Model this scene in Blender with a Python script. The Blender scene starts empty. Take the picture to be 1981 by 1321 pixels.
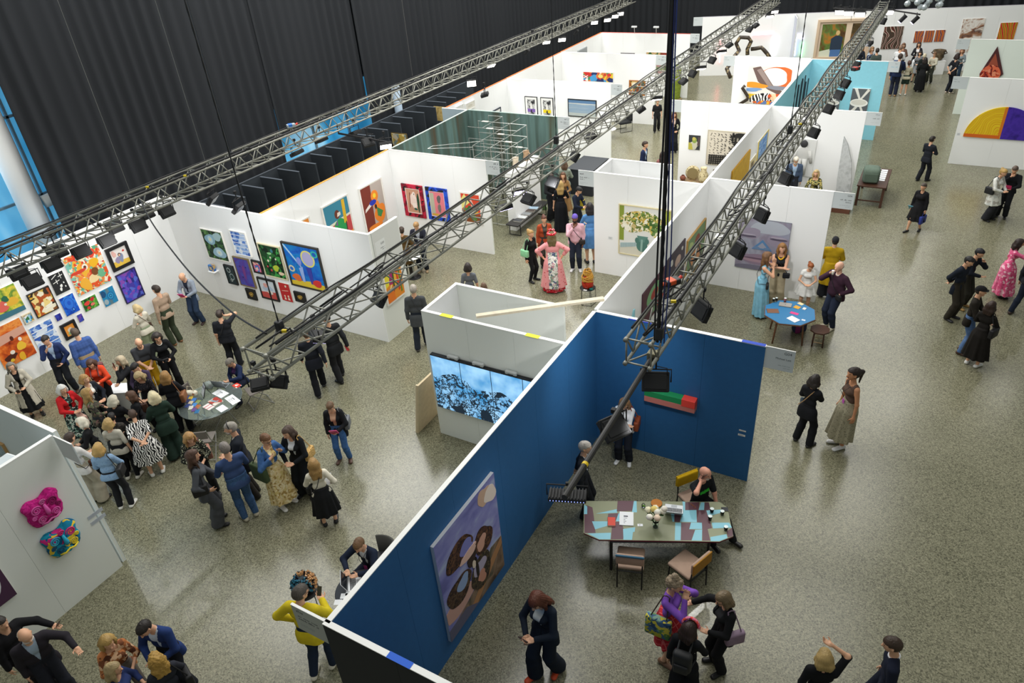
import bpy, bmesh, math, random
import numpy as np
from mathutils import Matrix, Vector
random.seed(7)
C = bpy.context.scene.collection
PI = math.pi

# ------------------------------------------------------------------ camera
F_PX = 1380.06
CAM = np.array([4.8012, -10.8438, 10.1326])
YAW, PITCH, ROLL = -0.556545, 0.56823, -0.086145
def cam_axes():
    f = np.array([math.sin(YAW)*math.cos(PITCH), math.cos(YAW)*math.cos(PITCH), -math.sin(PITCH)])
    r = np.array([math.cos(YAW), -math.sin(YAW), 0.0]); u = np.cross(r, f)
    return math.cos(ROLL)*r+math.sin(ROLL)*u, -math.sin(ROLL)*r+math.cos(ROLL)*u, f
CR, CU, CF = cam_axes()
def ray(px, py):
    return (px-990.5)/F_PX*CR-(py-660.5)/F_PX*CU+CF
def at_z(px, py, z=0.0):                    # a place at height z
    d = ray(px, py); return CAM+d*(z-CAM[2])/d[2]
def on_plane(px, py, pt, n):                # a place on an upright wall
    d = ray(px, py); n = np.array(n, float); return CAM+d*(np.dot(np.array(pt, float)-CAM, n)/np.dot(d, n))
def pix(p):
    d = np.asarray(p, float)-CAM; z = d@CF
    return np.array([990.5+F_PX*(d@CR)/z, 660.5-F_PX*(d@CU)/z])
def dist(p): return float(np.linalg.norm(np.asarray(p, float)-CAM))
cd = bpy.data.cameras.new('camera'); cam = bpy.data.objects.new('camera', cd); C.objects.link(cam)
cd.sensor_width = 36.0; cd.lens = F_PX/1981*36.0; cd.clip_end = 200
cam.matrix_world = Matrix((( CR[0], CU[0], -CF[0], CAM[0]), (CR[1], CU[1], -CF[1], CAM[1]), (CR[2], CU[2], -CF[2], CAM[2]), (0, 0, 0, 1)))
bpy.context.scene.camera = cam

# ------------------------------------------------------------------ materials
def lin(h):
    h = h.lstrip('#'); o = []
    for i in (0, 2, 4):
        c = int(h[i:i+2], 16)/255; o.append(c/12.92 if c <= .04045 else ((c+.055)/1.055)**2.4)
    return (o[0], o[1], o[2], 1.0)
_mats = {}
def M(col, rough=.6, metal=0.0, emit=0.0, spec=.4, trans=0.0, mottle=0.0):
    key = (col, rough, metal, emit, spec, trans, mottle)
    if key in _mats: return _mats[key]
    m = bpy.data.materials.new('paint_'+col.strip('#')); m.use_nodes = True
    nt = m.node_tree; b = nt.nodes['Principled BSDF']
    c = lin(col); b.inputs['Base Color'].default_value = c
    b.inputs['Roughness'].default_value = rough; b.inputs['Metallic'].default_value = metal
    b.inputs['Specular IOR Level'].default_value = spec
    if trans:
        b.inputs['Transmission Weight'].default_value = trans; b.inputs['IOR'].default_value = 1.18
    if emit:
        b.inputs['Emission Color'].default_value = c; b.inputs['Emission Strength'].default_value = emit
    if mottle:
        tc = nt.nodes.new('ShaderNodeTexCoord'); n = nt.nodes.new('ShaderNodeTexNoise'); n.inputs['Scale'].default_value = 9
        n.inputs['Detail'].default_value = 4
        r = nt.nodes.new('ShaderNodeValToRGB'); lo = [x*(1-mottle) for x in c[:3]]+[1]; hi = [min(1, x*(1+mottle)) for x in c[:3]]+[1]
        r.color_ramp.elements[0].position = .3; r.color_ramp.elements[1].position = .7
        r.color_ramp.elements[0].color = lo; r.color_ramp.elements[1].color = hi
        nt.links.new(tc.outputs['Object'], n.inputs['Vector']); nt.links.new(n.outputs['Fac'], r.inputs['Fac']); nt.links.new(r.outputs['Color'], b.inputs['Base Color'])
    _mats[key] = m; return m
def cloth(col): return M(col, .9, mottle=.12, spec=.2)
def PM(kind, cols, scale=10.0, rough=.7, warp=0.0, seed=0.0, thr=.3, stretch=(1, 1, 1), emit=0.0, rot=0.0):
    key = (kind, tuple(cols), scale, rough, warp, seed, thr, stretch, emit, rot)
    if key in _mats: return _mats[key]
    m = bpy.data.materials.new('pattern_'+kind); m.use_nodes = True; nt = m.node_tree; N = nt.nodes; L = nt.links
    b = N['Principled BSDF']; b.inputs['Roughness'].default_value = rough; b.inputs['Specular IOR Level'].default_value = .25
    tc = N.new('ShaderNodeTexCoord'); mp = N.new('ShaderNodeMapping')
    mp.inputs['Location'].default_value = (seed*1.37, seed*.73, seed*2.11); mp.inputs['Scale'].default_value = stretch; mp.inputs['Rotation'].default_value = (0, rot, 0)
    L.new(tc.outputs['Object'], mp.inputs['Vector']); vec = mp.outputs['Vector']
    if warp:
        nz = N.new('ShaderNodeTexNoise'); nz.inputs['Scale'].default_value = scale*.45; nz.inputs['Detail'].default_value = 2
        L.new(vec, nz.inputs['Vector'])
        s = N.new('ShaderNodeVectorMath'); s.operation = 'SCALE'; s.inputs['Scale'].default_value = warp/scale
        sub = N.new('ShaderNodeVectorMath'); sub.operation = 'SUBTRACT'; sub.inputs[1].default_value = (.5, .5, .5)
        a = N.new('ShaderNodeVectorMath'); a.operation = 'ADD'
        L.new(nz.outputs['Color'], sub.inputs[0]); L.new(sub.outputs[0], s.inputs[0]); L.new(vec, a.inputs[0]); L.new(s.outputs[0], a.inputs[1]); vec = a.outputs[0]
    r = N.new('ShaderNodeValToRGB'); cr = r.color_ramp
    n = len(cols)
    def fill(ps, const=True):
        cr.interpolation = 'CONSTANT' if const else 'LINEAR'
        while len(cr.elements) < len(ps): cr.elements.new(.5)
        for e, p, c in zip(cr.elements, ps, cols): e.position = p; e.color = lin(c)
    if kind in ('spots', 'cells'):
        v = N.new('ShaderNodeTexVoronoi'); v.inputs['Scale'].default_value = scale; L.new(vec, v.inputs['Vector'])
        if kind == 'spots':
            L.new(v.outputs['Distance'], r.inputs['Fac']); fill([0]+[thr+i*.12 for i in range(n-1)])
        else:
            sp = N.new('ShaderNodeSeparateColor'); L.new(v.outputs['Color'], sp.inputs[0]); L.new(sp.outputs[0], r.inputs['Fac']); fill([i/n for i in range(n)])
    elif kind in ('cloud', 'brush', 'islands'):
        z = N.new('ShaderNodeTexNoise'); z.inputs['Scale'].default_value = scale; z.inputs['Detail'].default_value = 3 if kind != 'brush' else 6
        L.new(vec, z.inputs['Vector']); L.new(z.outputs['Fac'], r.inputs['Fac'])
        fill([.3+.4*i/max(1, n-1) for i in range(n)] if kind != 'islands' else [0]+[.36+.28*i/max(1, n-1) for i in range(n-1)], kind == 'islands')
    elif kind in ('bands', 'rings', 'zebra'):
        w = N.new('ShaderNodeTexWave'); w.wave_type = 'RINGS' if kind == 'rings' else 'BANDS'
        if kind == 'rings': w.rings_direction = 'SPHERICAL'
        w.inputs['Scale'].default_value = scale; w.inputs['Distortion'].default_value = {'zebra': 9.0, 'bands': warp*2, 'rings': warp*2}[kind]
        w.inputs['Detail'].default_value = 1; w.inputs['Detail Scale'].default_value = 1.2
        L.new(vec, w.inputs['Vector']); L.new(w.outputs['Fac'], r.inputs['Fac']); fill([i/n for i in range(n)])
    elif kind in ('plaid', 'grid'):
        sep = N.new('ShaderNodeSeparateXYZ'); L.new(vec, sep.inputs[0]); outs = []
        for ax in (0, 2):
            mu = N.new('ShaderNodeMath'); mu.operation = 'MULTIPLY'; mu.inputs[1].default_value = scale; L.new(sep.outputs[ax], mu.inputs[0])
            fr = N.new('ShaderNodeMath'); fr.operation = 'FRACT'; L.new(mu.outputs[0], fr.inputs[0])
            lt = N.new('ShaderNodeMath'); lt.operation = 'LESS_THAN'; lt.inputs[1].default_value = thr; L.new(fr.outputs[0], lt.inputs[0]); outs.append(lt.outputs[0])
        mx = N.new('ShaderNodeMath'); mx.operation = 'MAXIMUM'; L.new(outs[0], mx.inputs[0]); L.new(outs[1], mx.inputs[1])
        L.new(mx.outputs[0], r.inputs['Fac']); fill([0, .5])
    L.new(r.outputs['Color'], b.inputs['Base Color'])
    if emit:
        L.new(r.outputs['Color'], b.inputs['Emission Color']); b.inputs['Emission Strength'].default_value = emit
    _mats[key] = m; return m

# ------------------------------------------------------------------ mesh helpers
def tag(o, label, cat, group=None, kind=None):
    o['label'] = label; o['category'] = cat
    if group: o['group'] = group
    if kind: o['kind'] = kind
    return o
def thing(name, label, cat, loc=(0, 0, 0), rz=0.0, group=None):
    o = bpy.data.objects.new(name, None); C.objects.link(o); o.location = tuple(float(x) for x in loc); o.rotation_euler = (0, 0, rz)
    o.empty_display_size = .1
    return tag(o, label, cat, group)
class MB:
    def __init__(s): s.v = []; s.f = []; s.m = []
    def add(s, vs, fs, mi=0):
        b = len(s.v); s.v += [tuple(float(c) for c in x) for x in vs]; s.f += [tuple(b+i for i in f) for f in fs]; s.m += [mi]*len(fs); return s
    def box(s, x0, x1, y0, y1, z0, z1, mi=0, T=None):
        vs = [(x, y, z) for x in (x0, x1) for y in (y0, y1) for z in (z0, z1)]
        if T is not None: vs = [tuple(T @ Vector(v)) for v in vs]
        return s.add(vs, [(0, 1, 3, 2), (4, 6, 7, 5), (0, 4, 5, 1), (2, 3, 7, 6), (0, 2, 6, 4), (1, 5, 7, 3)], mi)
    def rbox(s, x0, x1, y0, y1, z0, z1, r=.01, mi=0, T=None, seg=2):
        bm = bmesh.new(); bmesh.ops.create_cube(bm, size=1)
        for v in bm.verts: v.co = Vector(((x0+x1)/2+v.co.x*(x1-x0), (y0+y1)/2+v.co.y*(y1-y0), (z0+z1)/2+v.co.z*(z1-z0)))
        bmesh.ops.bevel(bm, geom=bm.edges[:], offset=min(r, .49*min(x1-x0, y1-y0, z1-z0)), segments=seg, affect='EDGES', profile=.5)
        bm.verts.index_update()
        vs = [(T @ v.co if T is not None else v.co.copy()) for v in bm.verts]; fs = [[v.index for v in f.verts] for f in bm.faces]; bm.free()
        return s.add(vs, fs, mi)
    def tube(s, pts, r, n=8, mi=0, caps=True):
        P = [np.array(p, float) for p in pts]; R = r if isinstance(r, (list, tuple)) else [r]*len(P)
        vs = []; up = None
        for i, p in enumerate(P):
            t = P[min(i+1, len(P)-1)]-P[max(i-1, 0)]; t = t/(np.linalg.norm(t)+1e-9)
            if up is None:
                a = np.array([0, 0, 1.0]) if abs(t[2]) < .9 else np.array([1.0, 0, 0]); up = np.cross(np.cross(t, a), t)
            else: up = up-t*np.dot(up, t)
            up = up/(np.linalg.norm(up)+1e-9); sd = np.cross(t, up)
            for j in range(n):
                q = 2*PI*j/n; vs.append(p+R[i]*(math.cos(q)*up+math.sin(q)*sd))
        fs = [(i*n+j, i*n+(j+1) % n, (i+1)*n+(j+1) % n, (i+1)*n+j) for i in range(len(P)-1) for j in range(n)]
        if caps: fs += [tuple(range(n))[::-1], tuple((len(P)-1)*n+j for j in range(n))]
        return s.add(vs, fs, mi)
    def lathe(s, prof, n=24, c=(0, 0, 0), mi=0, wob=None):
        vs = []
        for k, (r, z) in enumerate(prof):
            for j in range(n):
                q = 2*PI*j/n; rr = r*(1+(wob(q, z) if wob else 0)); vs.append((c[0]+rr*math.cos(q), c[1]+rr*math.sin(q), c[2]+z))
        fs = [(i*n+j, i*n+(j+1) % n, (i+1)*n+(j+1) % n, (i+1)*n+j) for i in range(len(prof)-1) for j in range(n)]
        fs += [tuple(range(n))[::-1], tuple((len(prof)-1)*n+j for j in range(n))]
        return s.add(vs, fs, mi)
    def prism(s, poly, z0, z1, mi=0, plane='xy', side=None):
        n = len(poly)
        def P(u, v, w): return (u, v, w) if plane == 'xy' else (u, w, v)
        vs = [P(u, v, z0) for u, v in poly]+[P(u, v, z1) for u, v in poly]
        s.add(vs, [tuple(range(n))[::-1], tuple(range(n, 2*n))], mi)
        return s.add(vs, [(i, (i+1) % n, n+(i+1) % n, n+i) for i in range(n)], mi if side is None else side)
    def ball(s, c, r, nu=14, nv=9, mi=0, wob=None):
        r = (r, r, r) if not isinstance(r, (tuple, list)) else r; vs = [(c[0], c[1], c[2]-r[2])]
        for i in range(1, nv):
            a = -PI/2+PI*i/nv
            for j in range(nu):
                b = 2*PI*j/nu; k = 1+(wob(a, b) if wob else 0)
                vs.append((c[0]+k*r[0]*math.cos(a)*math.cos(b), c[1]+k*r[1]*math.cos(a)*math.sin(b), c[2]+k*r[2]*math.sin(a)))
        vs.append((c[0], c[1], c[2]+r[2])); e = len(vs)-1
        fs = [(0, 1+(j+1) % nu, 1+j) for j in range(nu)]+[(1+i*nu+j, 1+i*nu+(j+1) % nu, 1+(i+1)*nu+(j+1) % nu, 1+(i+1)*nu+j) for i in range(nv-2) for j in range(nu)]
        fs += [(e, 1+(nv-2)*nu+j, 1+(nv-2)*nu+(j+1) % nu) for j in range(nu)]
        return s.add(vs, fs, mi)
    def build(s, name, mats, parent=None, smooth=False, loc=(0, 0, 0), rz=0.0):
        me = bpy.data.meshes.new(name); me.from_pydata(s.v, [], s.f)
        for m in (mats if isinstance(mats, (list, tuple)) else [mats]): me.materials.append(m)
        me.polygons.foreach_set('material_index', s.m)
        if smooth: me.polygons.foreach_set('use_smooth', [True]*len(s.f))
        bm = bmesh.new(); bm.from_mesh(me); bmesh.ops.recalc_face_normals(bm, faces=bm.faces[:]); bm.to_mesh(me); bm.free()
        me.update()
        o = bpy.data.objects.new(name, me); C.objects.link(o); o.location = tuple(float(x) for x in loc); o.rotation_euler = (0, 0, rz)
        if parent is not None: o.parent = parent
        return o
def structure(name, mb, mats, **k):
    o = mb.build(name, mats, **k); o['kind'] = 'structure'; return o
def text(name, body, size, mat, parent, loc, rot=(PI/2, 0, 0), align='LEFT', ext=.0008):
    cu = bpy.data.curves.new(name, 'FONT'); cu.body = body; cu.size = size; cu.align_x = align; cu.extrude = ext; cu.resolution_u = 2
    tmp = bpy.data.objects.new(name, cu); me = bpy.data.meshes.new_from_object(tmp); bpy.data.objects.remove(tmp); me.materials.clear(); me.materials.append(mat)
    o = bpy.data.objects.new(name, me); C.objects.link(o); o.location = loc; o.rotation_euler = rot; o.parent = parent
    return o
def copy_tree(o, parent=None):
    c = o.copy(); C.objects.link(c)
    if parent is not None: c.parent = parent
    for ch in list(o.children): copy_tree(ch, c)
    return c
def yaw_of(d): return math.atan2(-d[0], d[1])     # turns local +Y to the direction d
# ------------------------------------------------------------------ figures: a smooth field of limbs turned into one continuous surface
class Field:
    def __init__(s, lo, hi, v):
        s.v = v; s.lo = np.array(lo, float)-2*v; s.n = np.ceil((np.array(hi, float)+2*v-s.lo)/v).astype(int)+1
        s.F = np.full(s.n, .2, np.float32)
    def sub(s, lo, hi):
        i0 = np.clip(np.floor((np.asarray(lo)-s.lo)/s.v).astype(int), 0, s.n); i1 = np.clip(np.ceil((np.asarray(hi)-s.lo)/s.v).astype(int)+1, 0, s.n)
        if np.any(i1 <= i0): return None
        g = [s.lo[k]+s.v*np.arange(i0[k], i1[k], dtype=np.float32) for k in range(3)]
        return tuple(slice(a, b) for a, b in zip(i0, i1)), np.stack(np.meshgrid(*g, indexing='ij'), -1)
    def cap(s, a, b, ra, rb, k=.02, A=None):
        """a tapering limb from a to b; A is an optional (rotation, scale) that flattens it"""
        a = np.asarray(a, float); b = np.asarray(b, float); m = 1.0
        if A is not None: m = max(A[1])
        pad = max(ra, rb)*m+k+2*s.v
        q = s.sub(np.minimum(a, b)-pad, np.maximum(a, b)+pad)
        if q is None: return
        sl, P = q; f = 1.0
        if A is not None:
            Rm, sc = A; T = (np.diag(1/np.array(sc)) @ Rm.T).astype(np.float32); P = P @ T.T; a = T @ a; b = T @ b; f = min(sc)
        ab = (b-a).astype(np.float32); L = float(ab @ ab)+1e-9; pa = P-a.astype(np.float32)
        t = np.clip((pa @ ab)/L, 0, 1); d = (np.linalg.norm(pa-t[..., None]*ab, axis=-1)-(ra+(rb-ra)*t))*f
        o = s.F[sl]
        if k > 0:
            h = np.clip(.5+.5*(o-d)/k, 0, 1); s.F[sl] = o+(d-o)*h-k*h*(1-h)
        else: s.F[sl] = np.minimum(o, d)
    def pts(s):
        g = [s.lo[k]+s.v*np.arange(s.n[k], dtype=np.float32) for k in range(3)]
        return np.stack(np.meshgrid(*g, indexing='ij'), -1)
    def cut(s, D): s.F = np.maximum(s.F, D.astype(np.float32))
    def merge(s, o, k=.02):
        h = np.clip(.5+.5*(s.F-o)/k, 0, 1); s.F = s.F+(o-s.F)*h-k*h*(1-h)
    def mesh(s, name, mat, parent):
        F = s.F; F[0] = F[-1] = .2; F[:, 0] = F[:, -1] = .2; F[:, :, 0] = F[:, :, -1] = .2
        S = F < 0; c = np.zeros(np.array(F.shape)-1, np.int8)
        O = [(x, y, z) for x in (0, 1) for y in (0, 1) for z in (0, 1)]
        n = F.shape
        for x, y, z in O: c += S[x:n[0]-1+x, y:n[1]-1+y, z:n[2]-1+z]
        mix = (c > 0) & (c < 8)
        if not mix.any(): return None
        idx = np.full(mix.shape, -1, np.int32); N = int(mix.sum()); idx[mix] = np.arange(N); cells = np.argwhere(mix)
        acc = np.zeros((N, 3)); cnt = np.zeros(N)
        for o1 in O:
            for ax in range(3):
                if o1[ax]: continue
                o2 = list(o1); o2[ax] = 1
                f1 = F[tuple((cells+o1).T)]; f2 = F[tuple((cells+o2).T)]; cr = (f1 < 0) != (f2 < 0)
                t = np.where(cr, f1/np.where(cr, f1-f2, 1), 0); p = np.tile(np.array(o1, float), (N, 1)); p[:, ax] += t
                acc += p*cr[:, None]; cnt += cr
        V = s.lo+s.v*(cells+acc/cnt[:, None]); Q = []
        for ax in range(3):
            u, w = (ax+1) % 3, (ax+2) % 3
            a = [slice(1, -1)]*3; b = [slice(1, -1)]*3; a[ax] = slice(0, -1); b[ax] = slice(1, None)
            s1 = S[tuple(a)]; s2 = S[tuple(b)]; e = np.argwhere(s1 != s2)
            if not len(e): continue
            inside = s1[tuple(e.T)]; e = e.copy(); e[:, u] += 1; e[:, w] += 1
            def cell(du, dw):
                q = e.copy(); q[:, u] -= du; q[:, w] -= dw; return idx[tuple(q.T)]
            q = np.stack([cell(1, 1), cell(0, 1), cell(0, 0), cell(1, 0)], 1)
            q[~inside] = q[~inside][:, ::-1]; Q.append(q)
        Q = np.concatenate(Q)
        me = bpy.data.meshes.new(name); me.vertices.add(N); me.vertices.foreach_set('co', V.astype(np.float32).ravel())
        me.loops.add(len(Q)*4); me.loops.foreach_set('vertex_index', Q.astype(np.int32).ravel())
        me.polygons.add(len(Q)); me.polygons.foreach_set('loop_start', np.arange(0, len(Q)*4, 4, dtype=np.int32)); me.polygons.foreach_set('loop_total', np.full(len(Q), 4, np.int32))
        me.polygons.foreach_set('use_smooth', np.ones(len(Q), bool)); me.materials.append(mat); me.update(calc_edges=True); me.validate()
        o = bpy.data.objects.new(name, me); C.objects.link(o); o.parent = parent; return o

def rx(a): c, s = math.cos(a), math.sin(a); return np.array([[1, 0, 0], [0, c, -s], [0, s, c]])
def ry(a): c, s = math.cos(a), math.sin(a); return np.array([[c, 0, s], [0, 1, 0], [-s, 0, c]])
def rzm(a): c, s = math.cos(a), math.sin(a); return np.array([[c, -s, 0], [s, c, 0], [0, 0, 1]])
def unit(v): return v/(np.linalg.norm(v)+1e-9)
def ik(S, T, l1, l2, pole):
    d = T-S; L = np.linalg.norm(d); mx = (l1+l2)*.995
    if L > mx: T = S+d/L*mx; d = T-S; L = mx
    L = max(L, abs(l1-l2)+.02)
    u = d/(np.linalg.norm(d)+1e-9); a = (l1*l1-l2*l2+L*L)/(2*L); h = math.sqrt(max(0, l1*l1-a*a))
    p = pole-u*(pole@u); return S+u*a+unit(p)*h, T

# wrist places (right side, metres for a 1.72 m figure, from the floor under the pelvis) and where the elbow points
ARM = {
 'down': ((.25, .03, .80), (.5, -1, 0)), 'slack': ((.27, .08, .83), (.6, -1, 0)), 'hold': ((.08, .27, 1.06), (1, -.4, -.5)), 'clasp': ((.03, .22, .95), (1, -.2, -.2)),
 'read': ((.09, .31, 1.16), (1, -.3, -.8)), 'photo': ((.08, .30, 1.47), (1, -.1, -.7)), 'ear': ((.125, .08, 1.52), (1, .25, -.5)), 'chin': ((.04, .19, 1.40), (.8, .1, -1)),
 'crossed': ((-.11, .20, 1.17), (1, .2, -.5)), 'hip': ((.215, .07, 1.02), (1, -.35, 0)), 'pocket': ((.21, .08, .86), (.7, -1, 0)), 'behind': ((.03, -.20, .96), (1, -.3, 0)),
 'point': ((.20, .50, 1.28), (1, -.2, -.6)), 'wide': ((.42, .28, 1.10), (.8, -.6, -.6)), 'strap': ((.14, .17, 1.30), (.8, -.4, -1)), 'shade': ((.10, .17, 1.69), (1, .3, .2)),
 'mouth': ((.06, .20, 1.47), (1, 0, -1)), 'waist': ((.16, .22, .98), (1, -.6, -.2)), 'desk': ((.16, .42, .86), (1, -.2, -.3)), 'type': ((.12, .40, .80), (1, -.2, -.3)),
 'lean': ((.30, .34, .82), (.8, -.6, 0)), 'swing': ((.24, .24, .86), (.4, -1, 0)), 'back': ((.25, -.17, .83), (.4, -1, 0)), 'bag': ((.24, .10, 1.00), (.6, -1, -.1)),
 'kimono': ((.27, .05, 1.02), (1, -.15, .05)),
}
SKIN = '#d9a888'
def person(label, head=None, foot=None, h=1.70, face=(0, 1), sex='f', fat=1.0, top='tee', tc='#222222', sl=None, shirt=None, hem=None, bot='trousers', bc='#222428', bhem=None,
           shoe='#1c1c1e', hair='short', hc='#4a3526', L='down', R='down', look=(0, 0), lean=3, twist=0, stride=0.0, gap=.1, sit=False, skin=SKIN, items=(), beard=None, glasses=None,
           lanyard=None, neck=None, collar=None, at=None, socks=None, group=None, cross=False, vox=None):
    if foot is not None: pos0 = at_z(*foot)
    elif at is not None: pos0 = np.array([at[0], at[1], 0.0])
    else: pos0 = at_z(head[0], head[1], h*.98); pos0[2] = 0.0
    if foot is not None and head is not None:
        zs = np.arange(1.45, 1.97, .01); h = float(zs[int(np.argmin([np.linalg.norm(pix((pos0[0], pos0[1], z))-np.array(head)) for z in zs]))]) if not sit else h
    s = h/1.725
    p2 = pix(pos0); d = at_z(p2[0]+face[0]*18, p2[1]+face[1]*18)-pos0 if abs(face[0])+abs(face[1]) < 5 else np.array([face[0], face[1], 0])
    d = unit(d*np.array([1, 1, 0])); rz = yaw_of(d)
    m = sex == 'm'
    # skeleton -----------------------------------------------------
    hz = (.50 if sit else .92)*s
    Rt = rzm(math.radians(twist)) @ rx(-math.radians(lean)); P0 = np.array([0, -.02 if not sit else -.05, hz])
    def tp(x, y, z): return P0+Rt @ (np.array([x, y, z])*s)
    sw = (.178 if m else .155)*(1+(fat-1)*.4); cw = (.158 if m else .138)*fat; ww = (.145 if m else .118)*fat**1.5; hw = (.150 if m else .158)*fat
    Rh = Rt @ rx(math.radians(lean)*.6) @ rzm(-math.radians(look[0])) @ rx(-math.radians(look[1]))
    nk = tp(0, -.012, .555); hc0 = nk+Rh @ (np.array([0, .028, .135])*s)
    def hp(x, y, z): return hc0+Rh @ (np.array([x, y, z])*s)
    top_z = hp(0, -.01, .112)
    if foot is None and head is not None and at is None:
        w = np.array([math.cos(rz)*top_z[0]-math.sin(rz)*top_z[1], math.sin(rz)*top_z[0]+math.cos(rz)*top_z[1], 0]); pos0 = at_z(head[0], head[1], top_z[2])-w; pos0[2] = 0
    root = thing('person', label, 'person', pos0, rz, group)
    D = dist(pos0+np.array([0, 0, 1.0])); v = vox or max(.0098, D*.00088); fine = D < 19
    # legs
    legs = []
    for sg in (-1, 1):
        hip = P0+np.array([sg*.085*s, 0, -.02*s])
        if sit:
            kn = hip+np.array([sg*.05, .43*s, .02]); an = np.array([sg*.13, kn[1]-(.02 if not cross else -.30), .085*s])
            if cross and sg == 1: kn = hip+np.array([.10, .43*s, .05]); an = kn+np.array([.16, .26, -.26])*s
            fd = np.array([sg*.15, 1, 0])
        else:
            an = np.array([sg*(gap+.01), sg*stride*.5, .085*s]); kn, an = ik(hip, an, .43*s, .42*s, np.array([0, 1.0, 0])); fd = np.array([sg*.22, 1, 0])
        legs.append((hip, kn, an, unit(fd)))
    # arms
    arms = []
    for sg, nm in ((-1, L), (1, R)):
        sh = tp(sg*sw, -.01, .452); w, pl = ARM[nm] if isinstance(nm, str) else nm
        w = np.array([w[0]*sg, w[1], w[2]-.92])*s; pl = np.array([pl[0]*sg, pl[1], pl[2]], float)
        T = P0*np.array([0, 1, 1])+Rt @ w if nm not in ('desk', 'type', 'lean') else np.array([w[0], w[1], w[2]+.92*s])
        el, wr = ik(sh, T, .285*s, .245*s, Rt @ pl); arms.append((sg, nm, sh, el, wr))
    lo = [-.75, -.65, -.02]; hi = [.75, .95 if sit else .85, 2.0]
    allp = [a[i] for a in arms for i in (2, 3, 4)]+[q for l in legs for q in l[:3]]+[top_z, P0, tp(0, -.2, .3), tp(0, .2, .2)]
    lo = np.min(allp, 0)-np.array([.2, .2, .1]); hi = np.max(allp, 0)+np.array([.2, .24, .1]); lo[2] = -.01
    flat = (Rt, (1, .70, 1)); flath = (Rh, (.85, 1.0, 1.04))
    def torso(B, e, k=.035, belly=0):
        B.cap(tp(-hw*.42, -.01, -.02), tp(hw*.42, -.01, -.02), hw*.66*s+e, hw*.66*s+e, k, flat)
        B.cap(tp(-ww*.4, 0, .17), tp(ww*.4, 0, .17), ww*.64*s+e, ww*.64*s+e, k, flat)
        B.cap(tp(-cw*.42, .0, .36), tp(cw*.42, .0, .36), cw*.68*s+e, cw*.68*s+e, k, flat)
        B.cap(tp(-sw*.8, -.012, .452), tp(sw*.8, -.012, .452), .048*s+e, .048*s+e, k)
        for q in (-1, 1): B.cap(tp(q*.03, -.018, .50), tp(q*sw*.8, -.012, .462), .036*s+e, .036*s+e, .03)
        if fat > 1.12: B.cap(tp(0, .05, .10), tp(0, .05, .22), ww*.7*s+e, ww*.62*s+e, k)
        if not m: B.cap(tp(-.062, .075, .345), tp(.062, .075, .345), .05*s+e, .05*s+e, .04)
    def neckhead(B):
        B.cap(tp(0, -.015, .47), nk+Rh @ np.array([0, .01, .04]), (.056 if m else .047)*s, (.052 if m else .044)*s, .03)
        B.cap(hp(0, -.018, .018), hp(0, .012, .022), .089*s, .087*s, .01, flath)
        B.cap(hp(0, .035, -.04), hp(0, .052, -.078), .058*s, .036*s, .03)
        B.cap(hp(0, .088, .004), hp(0, .108, -.032), .011*s, .017*s, .012)
        for sg in (-1, 1): B.cap(hp(sg*.077, -.005, .005), hp(sg*.074, .0, -.03), .016*s, .011*s, .008)
        B.cap(hp(-.026, .079, .026), hp(.026, .079, .026), .016*s, .016*s, .02)
    def limb(B, e, ar, upto=3.0, k=.03, cuff=1.0):
        sg, nm, sh, el, wr = ar; f = (1.0 if m else .86)*fat**.5
        r0, r1, r2, r3 = .052*s*f+e, .041*s*f+e, .038*s*f+e, .027*s*f+e*cuff
        if upto <= 1: B.cap(sh, sh+(el-sh)*upto, r0, r0+(r1-r0)*upto+.004, k); return
        B.cap(sh, el, r0, r1, k); t = min(1, upto-1); B.cap(el, el+(wr-el)*t, r2, r2+(r3-r2)*t, k)
    def hand(B, ar):
        sg, nm, sh, el, wr = ar; f = unit(wr-el); fr = max(.0088*s, v*.62)
        if nm in ('hold', 'read', 'clasp', 'desk', 'type', 'crossed', 'waist'): f = unit(f*.6+Rt @ np.array([-sg*.5, .5, .05]))
        if nm in ('photo', 'ear', 'chin', 'mouth', 'shade'): f = unit(f*.6+Rt @ np.array([-sg*.35, .1, .6 if nm != 'shade' else 0]))
        if nm in ('point', 'wide'): f = unit(wr-el)
        side = unit(np.cross(f, np.array([0, 0, 1.0])) if abs(f[2]) < .8 else np.cross(f, np.array([-sg*1.0, 0, 0]))); nrm = np.cross(side, f)
        if nm in ('down', 'slack', 'pocket', 'swing', 'back', 'bag'): side = unit(np.array([0, 1, 0])-f*f[1]); nrm = np.array([-sg*1.0, 0, 0]); nrm = unit(nrm-f*(nrm@f))
        curl = .12 if nm in ('point', 'wide', 'lean', 'desk') else .5
        A = (np.stack([side, f, nrm], 1), (1, 1, .55))
        B.cap(wr, wr+f*.03*s, .024*s, .030*s, .012); B.cap(wr+f*.03*s-side*.018*s, wr+f*.072*s-side*.02*s, .026*s, .024*s, .01, A); B.cap(wr+f*.03*s+side*.018*s, wr+f*.072*s+side*.02*s, .026*s, .024*s, .01, A)
        for i, (o, l) in enumerate(((-.032, .058), (-.011, .073), (.011, .078), (.032, .07))):
            b = wr+f*.085*s+side*o*s; q = b+unit(f+nrm*curl*.5+side*o*1.2)*l*.55*s; B.cap(b, q, fr, fr*.95, .004); B.cap(q, q+unit(f+nrm*curl*2.2)*l*.45*s, fr*.95, fr*.8, .004)
        b = wr+f*.03*s+side*.034*s; q = b+unit(f*.6+side*.8+nrm*.35)*.04*s; B.cap(b, q, fr*1.25, fr*1.1, .008); B.cap(q, q+unit(f+nrm*.5+side*.15)*.032*s, fr*1.1, fr*.9, .004)
        return wr+f*.085*s+nrm*.03*s, f, side, nrm
    lf = (1.0 if m else .97)*fat**.7
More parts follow.
